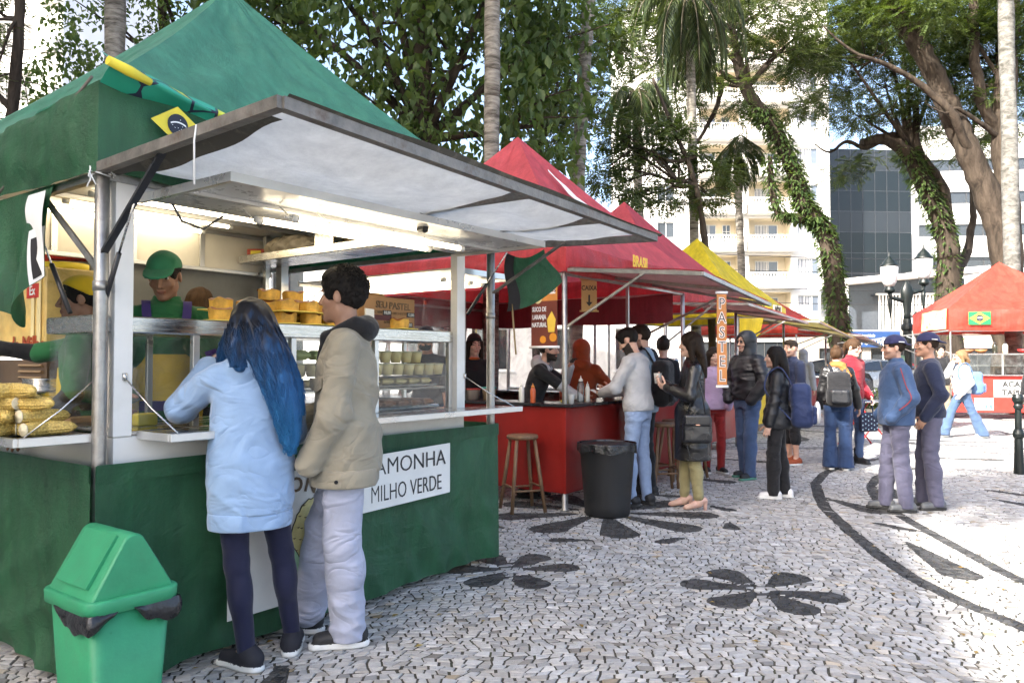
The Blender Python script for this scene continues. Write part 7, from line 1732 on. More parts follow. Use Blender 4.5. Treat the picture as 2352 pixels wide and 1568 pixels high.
for z in (-.015, -.845): MB().tube([(-.055, 0, z), (.055, 0, z)], .012, n=8).build('sign_rod', m_wtext, ps_)
for k, ch in enumerate('PASTEL'): text('lettering', ch, .135, m_wtext, (0, -.0045, -.115 - .128 * k), (1, 0, 0), (0, 0, 1), ps_, bold=.006, sx=.85); text('lettering', ch, .135, M('dark_brown_ink', (.07, .025, .015)), (0, -.0070, -.115 - .128 * k), (1, 0, 0), (0, 0, 1), ps_, bold=-.001, sx=.85)
# ---- bottles, cup, tubs on the red counter
def bottle(name, label, p, mat, cap, h=.19, r=.027, spout=True):
    o = thing(name, label, 'bottle', p, 0); MB().lathe([(r * .9, 0), (r, .008), (r, h * .62), (r * .75, h * .74), (r * .5, h * .78)], n=18).build('bottle_body', mat, o); MB().lathe([(r * .62, h * .78), (r * .62, h * .85), (r * .2, h * .9), (.003, h)] if spout else [(r * .6, h * .78), (r * .6, h * .9)], n=14).build('bottle_cap', cap, o); return o
m_mayo = M('mayo_plastic', (.72, .70, .62), rough=.35); m_ket = M('ketchup_plastic', (.50, .10, .03), rough=.35); m_clear = M_glass('clear_bottle', op=.08, smudge=.1)
zc = 1.0
bottle('sauce_bottle', 'cream squeeze bottle with pointed cap on the red counter', at(1198, 915, 7.52) * 1.0, m_mayo, m_mayo, .20); bottle('sauce_bottle', 'orange-red squeeze bottle next to the cream one', at(1224, 915, 7.45), m_ket, M('orange_cap', (.6, .2, .03)), .19)
for o in [o for o in bpy.data.objects if o.name.startswith('sauce_bottle')]: o.location.z = zc
o = bottle('sauce_bottle', 'tall clear bottle in front of the man in the grey sweatshirt', (0, 0, 0), m_clear, m_mayo, .26, .035); o.location = loc2(.42, .08, zc)
o = bottle('sauce_bottle', 'white pointed bottle beside the clear bottle on the counter', (0, 0, 0), m_mayo, m_mayo, .20, .024); o.location = loc2(.55, .08, zc)
pc = thing('paper_cup', 'white paper cup at the corner of the red counter', 'cup', loc2(.06, -.03, zc)); MB().lathe([(.026, 0), (.036, .085), (.038, .088), (.034, .085), (.001, .02)], n=18).build('cup_shell', m_paper, pc)
for i, (x, y, r_, h, c, lb) in enumerate(((.18, 1.05, .075, .12, (.42, .28, .17), 'tan tub with a teal lid on the back of the red stall counter'), (.20, 1.30, .09, .10, (.50, .40, .34), 'wide pink plastic tub beside the tan tub'))):
    o = thing('plastic_tub', lb, 'tub', loc2(x, y, zc)); MB().lathe([(r_ * .85, 0), (r_, h), (r_ * 1.05, h + .004)], n=20).build('tub_body', M('tub_%d' % i, c, rough=.4), o); MB().lathe([(r_ * 1.06, h), (r_ * 1.06, h + .014), (.001, h + .016)], n=20).build('tub_lid', M('teal_lid', (.04, .25, .22)) if i == 0 else M('red_lid', (.4, .04, .03)), o)
q = MB(); q.lathe([(.045, 0), (.05, .012), (.035, .03), (.001, .035)], n=16, sx=1.2); q = q.build('sponge', M('flag_yellow')); q.location = loc2(.22, .12, zc); tag(q, 'round yellow sponge on the red counter near the paper cup', 'sponge')
for i in range(3):
    o = thing('steel_canister', ('nearest', 'middle', 'furthest')[i] + ' tall steel drinks canister on the second red counter', 'canister', (2.05 + .10 * i, 10.42 + .10 * i, 1.0), 0, 'steel canisters'); MB().lathe([(.05, 0), (.052, .01), (.052, .42), (.045, .44), (.001, .45)], n=16).build('canister_body', m_steel, o)
# bottles and bowls on the stall across the square
for i, (x, c, h) in enumerate(((1.05, (.03, .03, .02), .30), (1.28, (.66, .6, .45), .30), (2.30, (.60, .32, .02), .28), (2.52, (.04, .03, .02), .28))): bottle('condiment_bottle', ('dark', 'pale', 'mustard yellow', 'black')[i] + ' condiment bottle on the glass counter of the scarlet tent', locB(x, .15, 1.60), M('cond_%d' % i, c, rough=.3), m_blackp if i != 2 else m_ket, h, .06)
for i, (x, c) in enumerate(((.45, (.30, .12, .05)), (.75, (.36, .16, .06)), (1.70, (.5, .03, .03)), (2.0, (.55, .05, .06)))):
    o = thing('clay_bowl', ('brown clay bowl nearest the tent post', 'brown clay bowl beside the dark bottle', 'small red bowl right of the pale bottle', 'small pink bowl left of the mustard bottle')[i] + ' on the scarlet stall', 'bowl', locB(x, .18, 1.60)); MB().lathe([(.06, 0), (.13, .06), (.14, .10), (.12, .10), (.09, .04), (.001, .03)], n=18).build('bowl_body', M('bowl_%d' % i, c, rough=.5), o)
# ---- street lamp with two lanterns
m_iron = M('green_cast_iron', (.003, .007, .0065), rough=.45, metal=.0, var=.2, vs=12, bump=.2, bs=30); m_globe = M('opal_globe', (.72, .70, .68), rough=.3, var=.03)
def lamp(label, p, s=1.0, arms=2):
    o = thing('street_lamp', label, 'street lamp', p, 0, 'cast iron street lamps'); o.scale = (s, s, s)
    MB().lathe([(.24, 0), (.24, .12), (.18, .2), (.20, .5), (.14, .62), (.11, .75), (.12, 2.2), (.17, 2.26), (.17, 2.34), (.12, 2.42), (.11, 2.55)] if arms == 2 else [(.12, 0), (.09, .3), (.06, 2.6), (.10, 2.7)], n=14, sm=False).build('column', m_iron, o)
    if arms == 2:
        MB().lathe([(.11, 2.55), (.09, 2.7), (.12, 2.95), (.17, 3.2), (.19, 3.35), (.13, 3.5), (.07, 3.6), (.02, 3.66)], n=14, sy=.7).build('crest', m_iron, o)
        for sx, dz in ((-1, 0), (1, .22)):
            MB().tube([(0, 0, 3.05 + dz), (sx * .28, 0, 3.12 + dz), (sx * .46, 0, 3.16 + dz), (sx * .50, 0, 3.32 + dz)], [.07, .06, .05, .06], n=8).build('arm', m_iron, o); MB().lathe([(.01, 2.55 + dz), (.04, 2.75 + dz), (.06, 3.0 + dz), (.05, 3.15 + dz)], (sx * .48, 0, 0), n=10).build('pendant', m_iron, o)
    for sx, dz in (((-1, 0), (1, .22)) if arms == 2 else ((0, -.5),)):
        c = (sx * .50, 0, dz); l = MB().lathe([(.09, 3.30), (.15, 3.34), (.15, 3.40), (.11, 3.46), (.12, 3.50)], c, n=14).build('lantern_base', m_iron, o); MB().lathe([(.12, 3.48), (.19, 3.62), (.235, 3.82), (.24, 4.06)], c, n=20).build('globe', m_globe, o); MB().lathe([(.25, 4.06), (.25, 4.10), (.19, 4.15), (.16, 4.22), (.07, 4.32), (.035, 4.36), (.02, 4.44), (.004, 4.54)], c, n=18).build('lantern_cap', m_iron, o)
    return o
lamp('green iron street lamp with two opal lanterns left of the scarlet tent', at(2086, 905, 23.5) * 1.0 + Vector((0, 0, -at(2086, 905, 23.5).z)), 1.06)
lamp('smaller single street lamp seen between the big lamp and the scarlet tent', (21.6, 41, 0), 1.05, 1)
# ---- green bollard with rail
bo = thing('bollard', 'dark green cast iron bollard with rail at the right edge', 'bollard', gp(2341, 1088)); MB().lathe([(.062, 0), (.06, .05), (.05, .30), (.046, .44), (.062, .46), (.066, .50), (.055, .54), (.04, .56), (.038, .80), (.055, .82), (.055, .85), (.045, .87), (.066, .91), (.068, .95), (.05, .99), (.001, 1.0)], n=18, sm=False).build('post', m_iron, bo)
for z in (.90, .52): MB().tube([(0, 0, z), (.25, -.02, z - .06), (.6, -.06, z - .02), (1.1, -.12, z + .02)], .026, n=10).build('rail', M('steel_rail', (.45, .43, .38), rough=.35, metal=.8), bo)
MB().lathe([(.06, 0), (.05, .1), (.001, .12)], (.45, -.04, .82), n=12).build('rail_knob', m_iron, bo)
# ---- parked cars
def car(label, p, rz, col, name='parked_car'):
    o = thing(name, label, 'car', p, rz, 'cars parked beyond the square'); mp = M('car_paint_' + str(col), col, rough=.25, metal=.3, coat=.6, var=.03); mg = M_pane('car_glass', (.02, .025, .03))
    side = [(-2.05, .30), (-2.08, .62), (-1.98, .88), (-1.55, .95), (-1.45, 1.0), (-.75, 1.42), (-.1, 1.50), (.75, 1.44), (1.35, 1.08), (1.85, .95), (2.05, .72), (2.08, .32)]
    rings = []
    for y, k, dz in ((-.84, .97, .0), (-.87, 1.0, 0), (-.80, 1.0, 0), (.80, 1.0, 0), (.87, 1.0, 0), (.84, .97, .0)):
        rings.append([(x * k, y * (1.0 if z < 1.0 else lerp(1, .76, (z - 1.0) / .5)), .30 + (z - .30) * k) for x, z in side])
    b = MB(); loft(rings, b, sm=False); b.build('car_body', mp, o)
    for sy in (-1, 1):
        for xs in ([(-1.28, 1.03), (-.72, 1.36), (-.12, 1.43), (-.12, 1.03)], [(-.04, 1.03), (-.04, 1.43), (.68, 1.37), (1.12, 1.05)]): MB().poly([(x, sy * (.872 * lerp(1, .76, (z - 1.0) / .5) + .004), z) for x, z in xs], .01, n=(0, sy, .3)).build('side_window', mg, o)
        for x in (-1.3, 1.3):
            w = MB().lathe([(.20, -.10), (.31, -.10), (.325, -.06), (.325, .06), (.31, .10), (.20, .10)], (x, sy * .80, .325), n=20, rot=Matrix.Rotation(PI / 2, 3, 'X')).build('wheel', m_blackp, o); MB().lathe([(.20, -.09), (.20, .09), (.001, .11)], (x, sy * .80, .325), n=14, rot=Matrix.Rotation(PI / 2 * sy, 3, 'X')).build('rim', m_alu, w)
        MB().box((-2.02, sy * .6, .72), (.12, .34, .14), bev=.03).build('headlight', M('headlight', (.7, .7, .7), rough=.1), o); MB().box((2.02, sy * .62, .78), (.10, .28, .14), bev=.03).build('tail_light', M('tail_light', (.4, .02, .02), rough=.2), o)
    MB().poly([(-1.47, -.70, 1.02), (-1.47, .70, 1.02), (-.80, .62, 1.41), (-.80, -.62, 1.41)], .012, n=(-.5, 0, .85)).build('windscreen', mg, o)
    MB().box((-2.07, 0, .42), (.06, 1.5, .18), bev=.03).build('bumper', mp, o)
    return o
car('silver car parked behind the cap-wearing men', (15.4, 33, 0), R(12), (.55, .55, .54)); car('dark car parked behind the man in the grey hood', (11.2, 28.5, 0), R(25), (.03, .03, .035)); car('dark red car parked by the shop front', (19.5, 40, 0), R(5), (.18, .02, .02))
# ---- red folding table, planter, green sign post
tb = thing('folding_table', 'red-legged folding table behind the woman with the scarf', 'table', (5.9, 12.9, 0), R(12)); m_rp = M('red_tube', (.45, .02, .02), rough=.4); MB().box((0, 0, .74), (.75, .6, .025), bev=.006).build('table_top', m_steel, tb)
for sy in (-.25, .25):
    for sx in (-1, 1): MB().tube([(sx * .32, sy, 0), (-sx * .30, sy, .725)], .013, n=8).build('leg', m_rp, tb)
pl = thing('planter', 'low stone planter with clipped green hedge beyond the folding table', 'planter', (8.6, 17.2, 0), R(5)); MB().box((0, 0, .18), (2.2, .6, .36), bev=.03).build('trough', M('planter_stone', (.34, .30, .24), rough=.8), pl)
_r = np.random.default_rng(4); put_crown('foliage', crown_broad(_r, [((x, 0, .52), (.38, .34, .26)) for x in (-.9, -.45, 0, .45, .9)], 3800, .07, .1), m_leaf_l, pl)
sp_ = thing('sign_post', 'green utility box on a thin post beside the planter', 'sign', (9.9, 19.8, 0)); MB().tube([(0, 0, 0), (0, 0, 1.2)], .03, n=8).build('post', m_iron, sp_); MB().box((0, 0, 1.35), (.36, .18, .42), bev=.02).build('box_body', M('sage_paint', (.14, .25, .17), rough=.5), sp_)
wp = thing('white_post', 'thin white sign pole in front of the blue shop sign', 'post', (18.4, 38, 0)); MB().tube([(0, 0, 0), (0, 0, 2.6)], .06, n=8).build('pole', m_wtext, wp)
# ---- overhead wires
b_ = None
for k, (z, s) in enumerate(((7.6, .5), (6.9, .4), (6.2, .6), (5.4, .5))):
    q = MB().tube([Vector((lerp(8, 44, t), 43 + 1.5 * k, z - s * 4 * t * (1 - t))) for t in [i / 14 for i in range(15)]], .022, n=5).build('overhead_wire', m_blackp); tag(q, ('topmost', 'second', 'third', 'lowest')[k] + ' of the overhead wires crossing before the glass pavilion', 'wire', 'overhead wires')
# ---- fallen leaves
lf = []
_r = random.Random(9)
V = []; F = []; CC = []
for i in range(150):
    x = _r.uniform(-1.5, 5.5); y = _r.uniform(2.8, 9); a = _r.uniform(0, 6.28); s = _r.uniform(.012, .03); n0 = len(V)
    V += [(x + s * math.cos(a), y + s * math.sin(a), .006), (x - s * .5 * math.sin(a), y + s * .5 * math.cos(a), .010), (x - s * math.cos(a), y - s * math.sin(a), .005), (x + s * .5 * math.sin(a), y - s * .5 * math.cos(a), .009)]; F.append((n0, n0 + 1, n0 + 2, n0 + 3)); c = _r.random(); CC += [(c, c, c, 1)] * 4
q = mk('fallen_leaves', V, F, M_leaf('dead_leaf', (.22, .13, .03), (.30, .22, .06), .1), cols=CC); tag(q, 'small yellow brown leaves lying on the mosaic pavement', 'leaves', kind='stuff')

# ---- odds and ends on the shelves of the green stall
for i, (nm, lb, ct, x, y, z, d, mt) in enumerate((('foam_tray_stack', 'stack of white foam trays on the upper shelf near the lamps', 'foam trays', 2.12, .22, 2.19, (.16, .12, .12), m_paper), ('film_roll', 'white roll of kitchen film lying on the upper shelf', 'film roll', 2.14, 1.12, 2.19, (.07, .26, .07), m_wtext), ('till', 'grey card terminal beside the cake stacks', 'card terminal', 1.70, .36, 1.60, (.09, .16, .05), m_blackp), ('menu_card', 'white price card standing on the steel counter top', 'price card', 1.66, .14, 1.60, (.10, .01, .12), m_paper))):
    q = MB(); 
    if nm == 'foam_tray_stack':
        for k in range(9): q.box((0, 0, .007 + .013 * k), (d[0] + .004 * (k % 2), d[1], .010), bev=.003)
    else: q.box((0, 0, d[2] / 2), d, bev=min(d) * .3)
    o = q.build(nm, mt); o.location = loc1(x, y, z + .001); o.rotation_euler = (0, 0, ROW + .1 * i); tag(o, lb, ct)
# ================================================================ people
def hairm(name, col, rough=.62): return M(name, col, rough=rough, bump=.55, bs=9, stretch=(34, 34, 3), var=.45, vs=3, spec=.18)
h_black = hairm('black_hair', (.010, .008, .007)); h_dark = hairm('dark_brown_hair', (.022, .014, .009)); h_brown = hairm('brown_hair', (.06, .032, .016)); h_fair = hairm('fair_brown_hair', (.20, .12, .06))
c_black = cloth('black_cloth', (.014, .014, .016)); c_navy = cloth('navy_cloth', (.018, .026, .06)); c_jeans = cloth('blue_denim', (.06, .10, .20), bs=300, var=.22, vs=5); c_ljeans = cloth('light_denim', (.27, .36, .54), bs=300, var=.20, vs=4); c_white = cloth('white_cloth', (.50, .50, .49))
m_shk = M('black_shoe', (.016, .016, .018), rough=.6, bump=.2); m_sole = M('white_sole', (.70, .70, .68), rough=.5); m_shw = M('white_shoe', (.72, .71, .69), rough=.5); m_skd = M('dark_sole', (.03, .03, .03), rough=.7); m_shg = M('grey_work_shoe', (.10, .105, .11), rough=.45)
def pack(p, label, mat, mat2, sz=(.145, .10, .22), dz=.22, dy=-.20, pocket=True, side=0.0, cat='backpack', droop=0.0):
    """a rucksack on the back of p: its own object, in the wearer's frame"""
    S = p.S; o = empty('backpack', p.o.location, p.o.rotation_euler.z, label, cat)
    c = p.P + p.T @ V3(side, dy, dz - droop) * S; f = Field(c - .42, c + .42, max(.009, p.res)); Q = p.T
    wr = fold(.005, 30, 16, p.seed + 4)
    f.box(c, V3(sz[0] * .98, sz[1] * .92, sz[2] * .98) * S, Q, r=.075 * S, k=.02, wr=wr)
    f.box(c + Q @ V3(0, -sz[1] * .25, -sz[2] * .45) * S, V3(sz[0] * 1.06, sz[1] * .8, sz[2] * .5) * S, Q, r=.07 * S, k=.04, wr=wr)
    v, q = f.mesh(); mk('bag_body', v, q, mat, o, smooth=True)
    if pocket:
        f = Field(c - .42, c + .42, max(.009, p.res)); f.box(c + Q @ V3(0, -sz[1] * .98, -sz[2] * .42) * S, V3(sz[0] * .78, sz[1] * .42, sz[2] * .40) * S, Q, r=.035 * S, k=.01, wr=wr); v, q = f.mesh(); mk('front_pocket', v, q, mat2, o, smooth=True)
    for i in (0, 1):
        x = -1 if i == 0 else 1; s_ = p.sh[i] * .68 + p.N * .32
        pts = [c + Q @ V3(x * sz[0] * .5, sz[1] * .6, sz[2] * .75) * S, s_ + p.T @ V3(0, -.055, .075) * S, s_ + p.T @ V3(0, .035, .078) * S, s_ + p.T @ V3(0, .115, -.02) * S, s_ + p.T @ V3(x * .04, .12, -.20) * S, c + Q @ V3(x * sz[0] * .95, sz[1] * .9, -sz[2] * .6) * S]
        a, _ = limb([tuple(k) for k in pts], .02, .02, wig=0); b = MB()
        for k in range(len(a) - 1): b.bar(a[k], a[k + 1], .042 * S, .014, up=tuple(p.T @ V3(0, 0, 1)) if k < 6 else (0, 1, 0))
        b.build('strap', mat2, o)
    return o
NEAR = .0068
def feet(c, face, *pts):
    """ground points in the frame of a figure that stands at c and faces face"""
    f = Vector((face[0], face[1], 0)).normalized(); r_ = Vector((f.y, -f.x, 0)); out = []
    for p in pts:
        d = Vector((p[0] - c[0], p[1] - c[1], 0)); out.append((d.dot(r_), d.dot(f)))
    return out
# ---- woman with long blue hair
blue_m, _nt, _b, _out = new_mat('blue_dyed_hair')
_N = _nt.nodes; _L = _nt.links
_tc = _N.new('ShaderNodeTexCoord'); _sp = _N.new('ShaderNodeSeparateXYZ'); _L.new(_tc.outputs['Object'], _sp.inputs[0])
_nz = _N.new('ShaderNodeTexNoise'); _nz.inputs['Scale'].default_value = 3; _mp = _N.new('ShaderNodeMapping'); _mp.inputs['Scale'].default_value = (16, 16, 1.5); _L.new(_tc.outputs['Object'], _mp.inputs[0]); _L.new(_mp.outputs[0], _nz.inputs['Vector'])
_ad = _N.new('ShaderNodeMath'); _ad.operation = 'MULTIPLY_ADD'; _ad.inputs[1].default_value = .45; _L.new(_nz.outputs['Fac'], _ad.inputs[0]); _L.new(_sp.outputs[2], _ad.inputs[2])
_cr = _N.new('ShaderNodeValToRGB'); _e = _cr.color_ramp.elements; _e[0].position = .0; _e[0].color = (.035, .19, .42, 1); _e[1].position = 1; _e[1].color = (.008, .009, .014, 1); _k = _e.new(.55); _k.color = (.018, .085, .22, 1); _k = _e.new(.80); _k.color = (.012, .036, .09, 1)
_mr = _N.new('ShaderNodeMapRange'); _mr.inputs[1].default_value = 1.15; _mr.inputs[2].default_value = 1.82; _L.new(_ad.outputs[0], _mr.inputs[0]); _L.new(_mr.outputs[0], _cr.inputs[0]); _L.new(_cr.outputs[0], _b.inputs['Base Color']); _b.inputs['Roughness'].default_value = .45; _b.inputs['Specular IOR Level'].default_value = .22
c1 = (-1.185, 3.50); f1 = (-.50, .87); q1 = feet(c1, f1, gp(566, 1535), gp(676, 1492))
w1 = Person('woman with long blue hair in a pale blue hoodie, back to the viewer', c1, f1, h=1.66, skin='fair', lf=q1[0], rf=q1[1], lt=35, rt=-25, lh=(-.15, .30, 1.44), rh=(.16, .30, 1.12), le=(-.75, -.3, -1), curl=(.55, .3), head=(.15, 0, 0), female=True, res=NEAR, seed=11)
m_hood = cloth('pale_blue_fleece', (.25, .37, .56), bs=400, wrk=.8, bump=.12, sheen=.4)
w1.top('hoodie', m_hood, t=.036, hem=-.20, hemr=(.208, .165), hood=True, amp=.0085, arm=1.0, fz=26, res=.0085, boxy=.8)
f = Field(w1.lo, w1.hi, .009); 
for dz, th in ((-.245, .010),): f.prof(w1.P, w1.T, [z * w1.S for z in (-.275, -.26, -.22, -.195)], [r * w1.S for r in (.190, .196, .199, .194)], [r * w1.S for r in (.150, .156, .158, .152)], k=.01, wr=fold(.003, 20, 26, 4))
w1.add('hem_band', f, m_hood)
w1.legs('leggings', cloth('navy_leggings', (.012, .014, .042), bump=.1, rough=.65, wrk=.12), 'tight', amp=.0012, res=.0085)
w1.shoes(M('dotted_canvas', (.015, .015, .022), rough=.8), m_sole)
S = w1.S; f = Field(w1.H - V3(.34, .40, .66), w1.H + V3(.34, .25, .2), .0078); wr_ = strands(.0040, 3, 95, 15)
w1.hE(f, (0, -.018, .036), (.098, .116, .108), wr=strands(.003, 5, 90, 9))
HC = [[(.0, -.07, .03, .105), (.035, -.135, -.12, .105), (.085, -.185, -.26, .088), (.125, -.195, -.40, .070), (.145, -.185, -.52, .046), (.15, -.175, -.60, .018)], [(.05, -.05, .02, .07), (.115, -.10, -.14, .065), (.165, -.13, -.28, .055), (.185, -.14, -.42, .035)], [(-.055, -.05, .02, .065), (-.085, -.10, -.10, .055), (-.075, -.15, -.19, .035)], [(-.085, .0, .0, .03), (-.115, .02, -.12, .035), (-.12, .04, -.22, .02)]]
for ch in HC:
    for a_, b_ in zip(ch[:-1], ch[1:]): f.cone(w1.H + V3(*a_[:3]) * S, w1.H + V3(*b_[:3]) * S, a_[3] * S * .82, b_[3] * S * .82, k=.02, wr=wr_)
w1.hE(f, (0, .125, -.045), (.066, .085, .105), k=.010, op='s')
w1.add('hair', f, blue_m)
b = MB(); rr_ = random.Random(3)
for k in range(950):
    ch = HC[rr_.choices((0, 1, 2, 3), (6, 3, 1.6, .8))[0]]; a = rr_.uniform(-2.0, 2.0); ph = rr_.uniform(0, 6.28); am = rr_.uniform(.003, .014); fq = rr_.uniform(5, 11); lo_ = rr_.uniform(0, .5) * (len(ch) - 1); ln_ = rr_.uniform(1.2, 3.2); P = []
    for i in range(11):
        t = min(len(ch) - 1.001, lo_ + ln_ * i / 10); i0 = int(t); u = t - i0; c_ = V3(*ch[i0][:3]) * (1 - u) + V3(*ch[i0 + 1][:3]) * u; r_ = ch[i0][3] * (1 - u) + ch[i0 + 1][3] * u
        w_ = am * math.sin(ph + t * fq) * (.3 + i / 10); P.append(w1.H + (c_ + V3(math.sin(a) * (r_ * .84 + .005), -math.cos(a) * (r_ * .84 + .005), 0) + V3(w_, w_ * .5, 0)) * S)
    b.tube([tuple(p) for p in P], [rr_.uniform(.0016, .0030) * (1 - .6 * i / 10) for i in range(11)], n=4)
b.build('hair_strands', blue_m, w1.o)
hd_, sd_, n_h = w1.hd(0); cpos = w1.wr[0] + hd_ * .085 + sd_ * .045 + n_h * .012
cd = empty('bank_card', w1.o.location, w1.o.rotation_euler.z, 'purple bank card held up by the blue-haired woman', 'bank card'); MB().box((0, 0, 0), (.054, .0012, .086), rot=Matrix.Rotation(-.35, 3, 'Y')).build('card', M('purple_card', (.14, .03, .30), rough=.3), cd, loc=tuple(cpos)); MB().box((0, -.0012, .012), (.012, .001, .010), rot=Matrix.Rotation(-.35, 3, 'Y')).build('chip', M('orange_chip', (.7, .3, .05)), cd, loc=tuple(cpos))
# ---- man in the beige jacket
c2 = (-.80, 3.72); f2 = (-.98, -.10); q2 = feet(c2, f2, gp(800, 1484), gp(705, 1452))
w2 = Person('curly-haired man in beige jacket and pale jeans at the green stall', c2, f2, h=1.83, skin='tan', lf=q2[0], rf=q2[1], lt=8, rt=-12, lh=(-.185, .14, .895), rh=(.17, .28, 1.03), le=(-.5, -1, -.1), hide=(0,), head=(-.30, .02, 0), res=NEAR, seed=23)
m_bj = cloth('beige_cotton', (.27, .243, .185), bs=350, wrk=.8, bump=.15)
w2.top('jacket', m_bj, t=.032, hem=-.125, hemr=(.205, .168), amp=.010, res=.0085, boxy=.9, collar=.0, fz=28)
f = Field(w2.lo, w2.hi, .009); f.prof(w2.P, w2.T, [z * w2.S for z in (-.185, -.17, -.125, -.105)], [r * w2.S for r in (.200, .206, .208, .204)], [r * w2.S for r in (.160, .166, .168, .164)], k=.01); w2.add('jacket_band', f, m_bj)
f = Field(w2.N - .3, w2.N + .3, .0075); wr_ = fold(.004, 40, 24, 6)
f.ell(w2.N + w2.T @ V3(0, -.085, .012) * w2.S, V3(.115, .062, .062) * w2.S, k=.03, wr=wr_)
for x in (-1, 1): f.cone(w2.N + V3(x * .085, -.05, .03) * w2.S, w2.N + V3(x * .055, .085, -.03) * w2.S, .036 * w2.S, .026 * w2.S, k=.02, wr=wr_); f.cone(w2.N + V3(x * .055, .085, -.03) * w2.S, w2.N + V3(x * .02, .12, -.16) * w2.S, .026 * w2.S, .02 * w2.S, k=.02)
w2.add('inner_hood', f, c_black)
b = MB(); pz = w2.P + V3(-.125, .118, .30) * w2.S
Tj = Matrix.Rotation(R(38), 3, 'Z')
b.poly([Vector(pz) + Tj @ Vector(q) for q in ((-.055, 0, .0), (.055, 0, .0), (.055, 0, -.045), (0, 0, -.068), (-.055, 0, -.045))], .006, n=Tj @ Vector((0, 1, 0))); 
for i_, zz in enumerate((-.135,)): b.lathe([(.009, 0), (.009, .004), (.001, .006)], tuple(w2.P + V3(-.205, .02, -.15) * w2.S), n=10, rot=Matrix.Rotation(-PI / 2, 3, 'Y'), m=1)
b.build('pocket_flap', [m_bj, c_black], w2.o)
w2.legs('jeans', cloth('bleached_denim', (.40, .425, .54), wrk=.8, bs=320, bump=.15, var=.14, vs=4), 'loose', amp=.007, res=.0085)
w2.shoes(m_shk, m_sole); w2.hair(h_black, 'curly', vol=.014)
b = MB(); rr_ = random.Random(8)
for k in range(420):
    d_ = unit(V3(rr_.gauss(0, 1), rr_.gauss(-.25, 1), rr_.gauss(.75, 1)))
    if d_[1] > .55 and d_[2] < .55 or d_[2] < -.35 or (abs(d_[0]) > .8 and d_[2] < .05 and d_[1] > -.2): continue
    c_ = V3(0, -.012, .040) + d_ * V3(.094, .112, .108); u_ = unit(np.cross(d_, V3(rr_.gauss(0, 1), rr_.gauss(0, 1), rr_.gauss(0, 1)))); w_ = np.cross(d_, u_); r_ = rr_.uniform(.006, .011); a0 = rr_.uniform(0, 6.28)
    b.tube([tuple(w2.H + w2.HQ @ (c_ + u_ * r_ * math.cos(a0 + i * .9) + w_ * r_ * math.sin(a0 + i * .9) + d_ * (.002 * i - .004)) * w2.S) for i in range(6)], [.0028, .003, .003, .003, .0026, .0015], n=4)
b.build('hair_curls', h_black, w2.o)
# ---- vendor with the green cap
c_gr = cloth('green_polo', (.022, .13, .045)); m_cap = cloth('green_cap_cloth', (.035, .20, .10), wrk=.1)
w3 = Person('vendor in green cap, green shirt and yellow apron behind the counter', tuple(loc1(.74, .80))[:2], (.42, -.91), h=1.76, skin='brown', z0=.235, head=(-.32, -.38, 0), lh=(-.16, .36, 1.02), rh=(.22, .30, .98), le=(-.8, -.6, -.3), re=(.8, -.6, -.3), lean=(0, .10), curl=(.5, .5), w=1.08, res=NEAR, seed=31)
w3.top('polo_shirt', c_gr, t=.018, hem=-.06, sleeve=.45, collar=.035, res=.009)
f = Field(w3.lo, w3.hi, .009); f.prof(w3.P, w3.T, [z * w3.S for z in (-.42, -.1, .1, .3, .375)], [r * w3.S * w3.w for r in (.20, .19, .165, .12, .095)], [r * w3.S * w3.w for r in (.17, .16, .142, .138, .136)], k=.01, wr=fold(.005, 26, 18, 8)); f.plane(w3.P + V3(0, .035, 0), (0, -1, 0))
m_ay = M('yellow_apron', (.62, .42, .02), rough=.6, bump=.2, bs=200, wrk=.3); m_ap = M('purple_band', (.05, .03, .16), rough=.7)
w3.add('apron', f, [m_ay, c_gr, m_ap], fm=lambda c: np.where(c[:, 2] > w3.P[2] + .235, 1, np.where((c[:, 2] < w3.P[2] - .02) & (np.abs(c[:, 0]) < .13), np.where(c[:, 2] > w3.P[2] - .07, 2, 1), 0)))
for x in (-1, 1):
    a, _ = limb([tuple(w3.P + w3.T @ V3(x * .085, .142, .36) * w3.S), tuple(w3.N + w3.T @ V3(x * .10, .095, -.055) * w3.S), tuple(w3.N + w3.T @ V3(x * .105, .02, .012) * w3.S), tuple(w3.N + w3.T @ V3(x * .10, -.06, -.02) * w3.S)], .02, .02, wig=0); b = MB()
    for k in range(len(a) - 1): b.bar(a[k], a[k + 1], .045, .012, up=(0, .3, 1))
    b.build('apron_strap', m_ap, w3.o)
w3.legs('trousers', c_black, res=.014); w3.shoes(m_shk, m_skd); w3.hair(h_black, 'short', vol=.004); w3.cap(m_cap)
# ---- woman in the yellow scarf
w4 = Person('woman in yellow headscarf reaching towards the juice machine', tuple(loc1(.29, .78))[:2], (-.90, -.30), h=1.62, skin='brown', z0=.20, rh=(.17, .52, 1.38), re=(.6, -.4, -.8), lh=(-.20, .20, .95), head=(.15, -.05, 0), female=True, res=.0085, seed=41, curl=(.3, .35))
w4.top('undershirt', c_black, t=.010); w4.top('shirt', c_gr, t=.020, sleeve=.45, collar=.03); w4.legs('trousers', c_black); w4.shoes(m_shk, m_skd); w4.hair(h_black, 'pony', vol=.004)
f = w4.hairf(.2); w4.hE(f, (0, -.014, .044), (.090, .110, .095), wr=fold(.002, 50, 40, 2)); f.plane(w4.H + w4.HQ @ V3(0, 0, .045) * w4.S, w4.HQ @ V3(0, .55, -1)); w4.add('headscarf', f, cloth('yellow_scarf', (.70, .46, .02), wrk=.15))
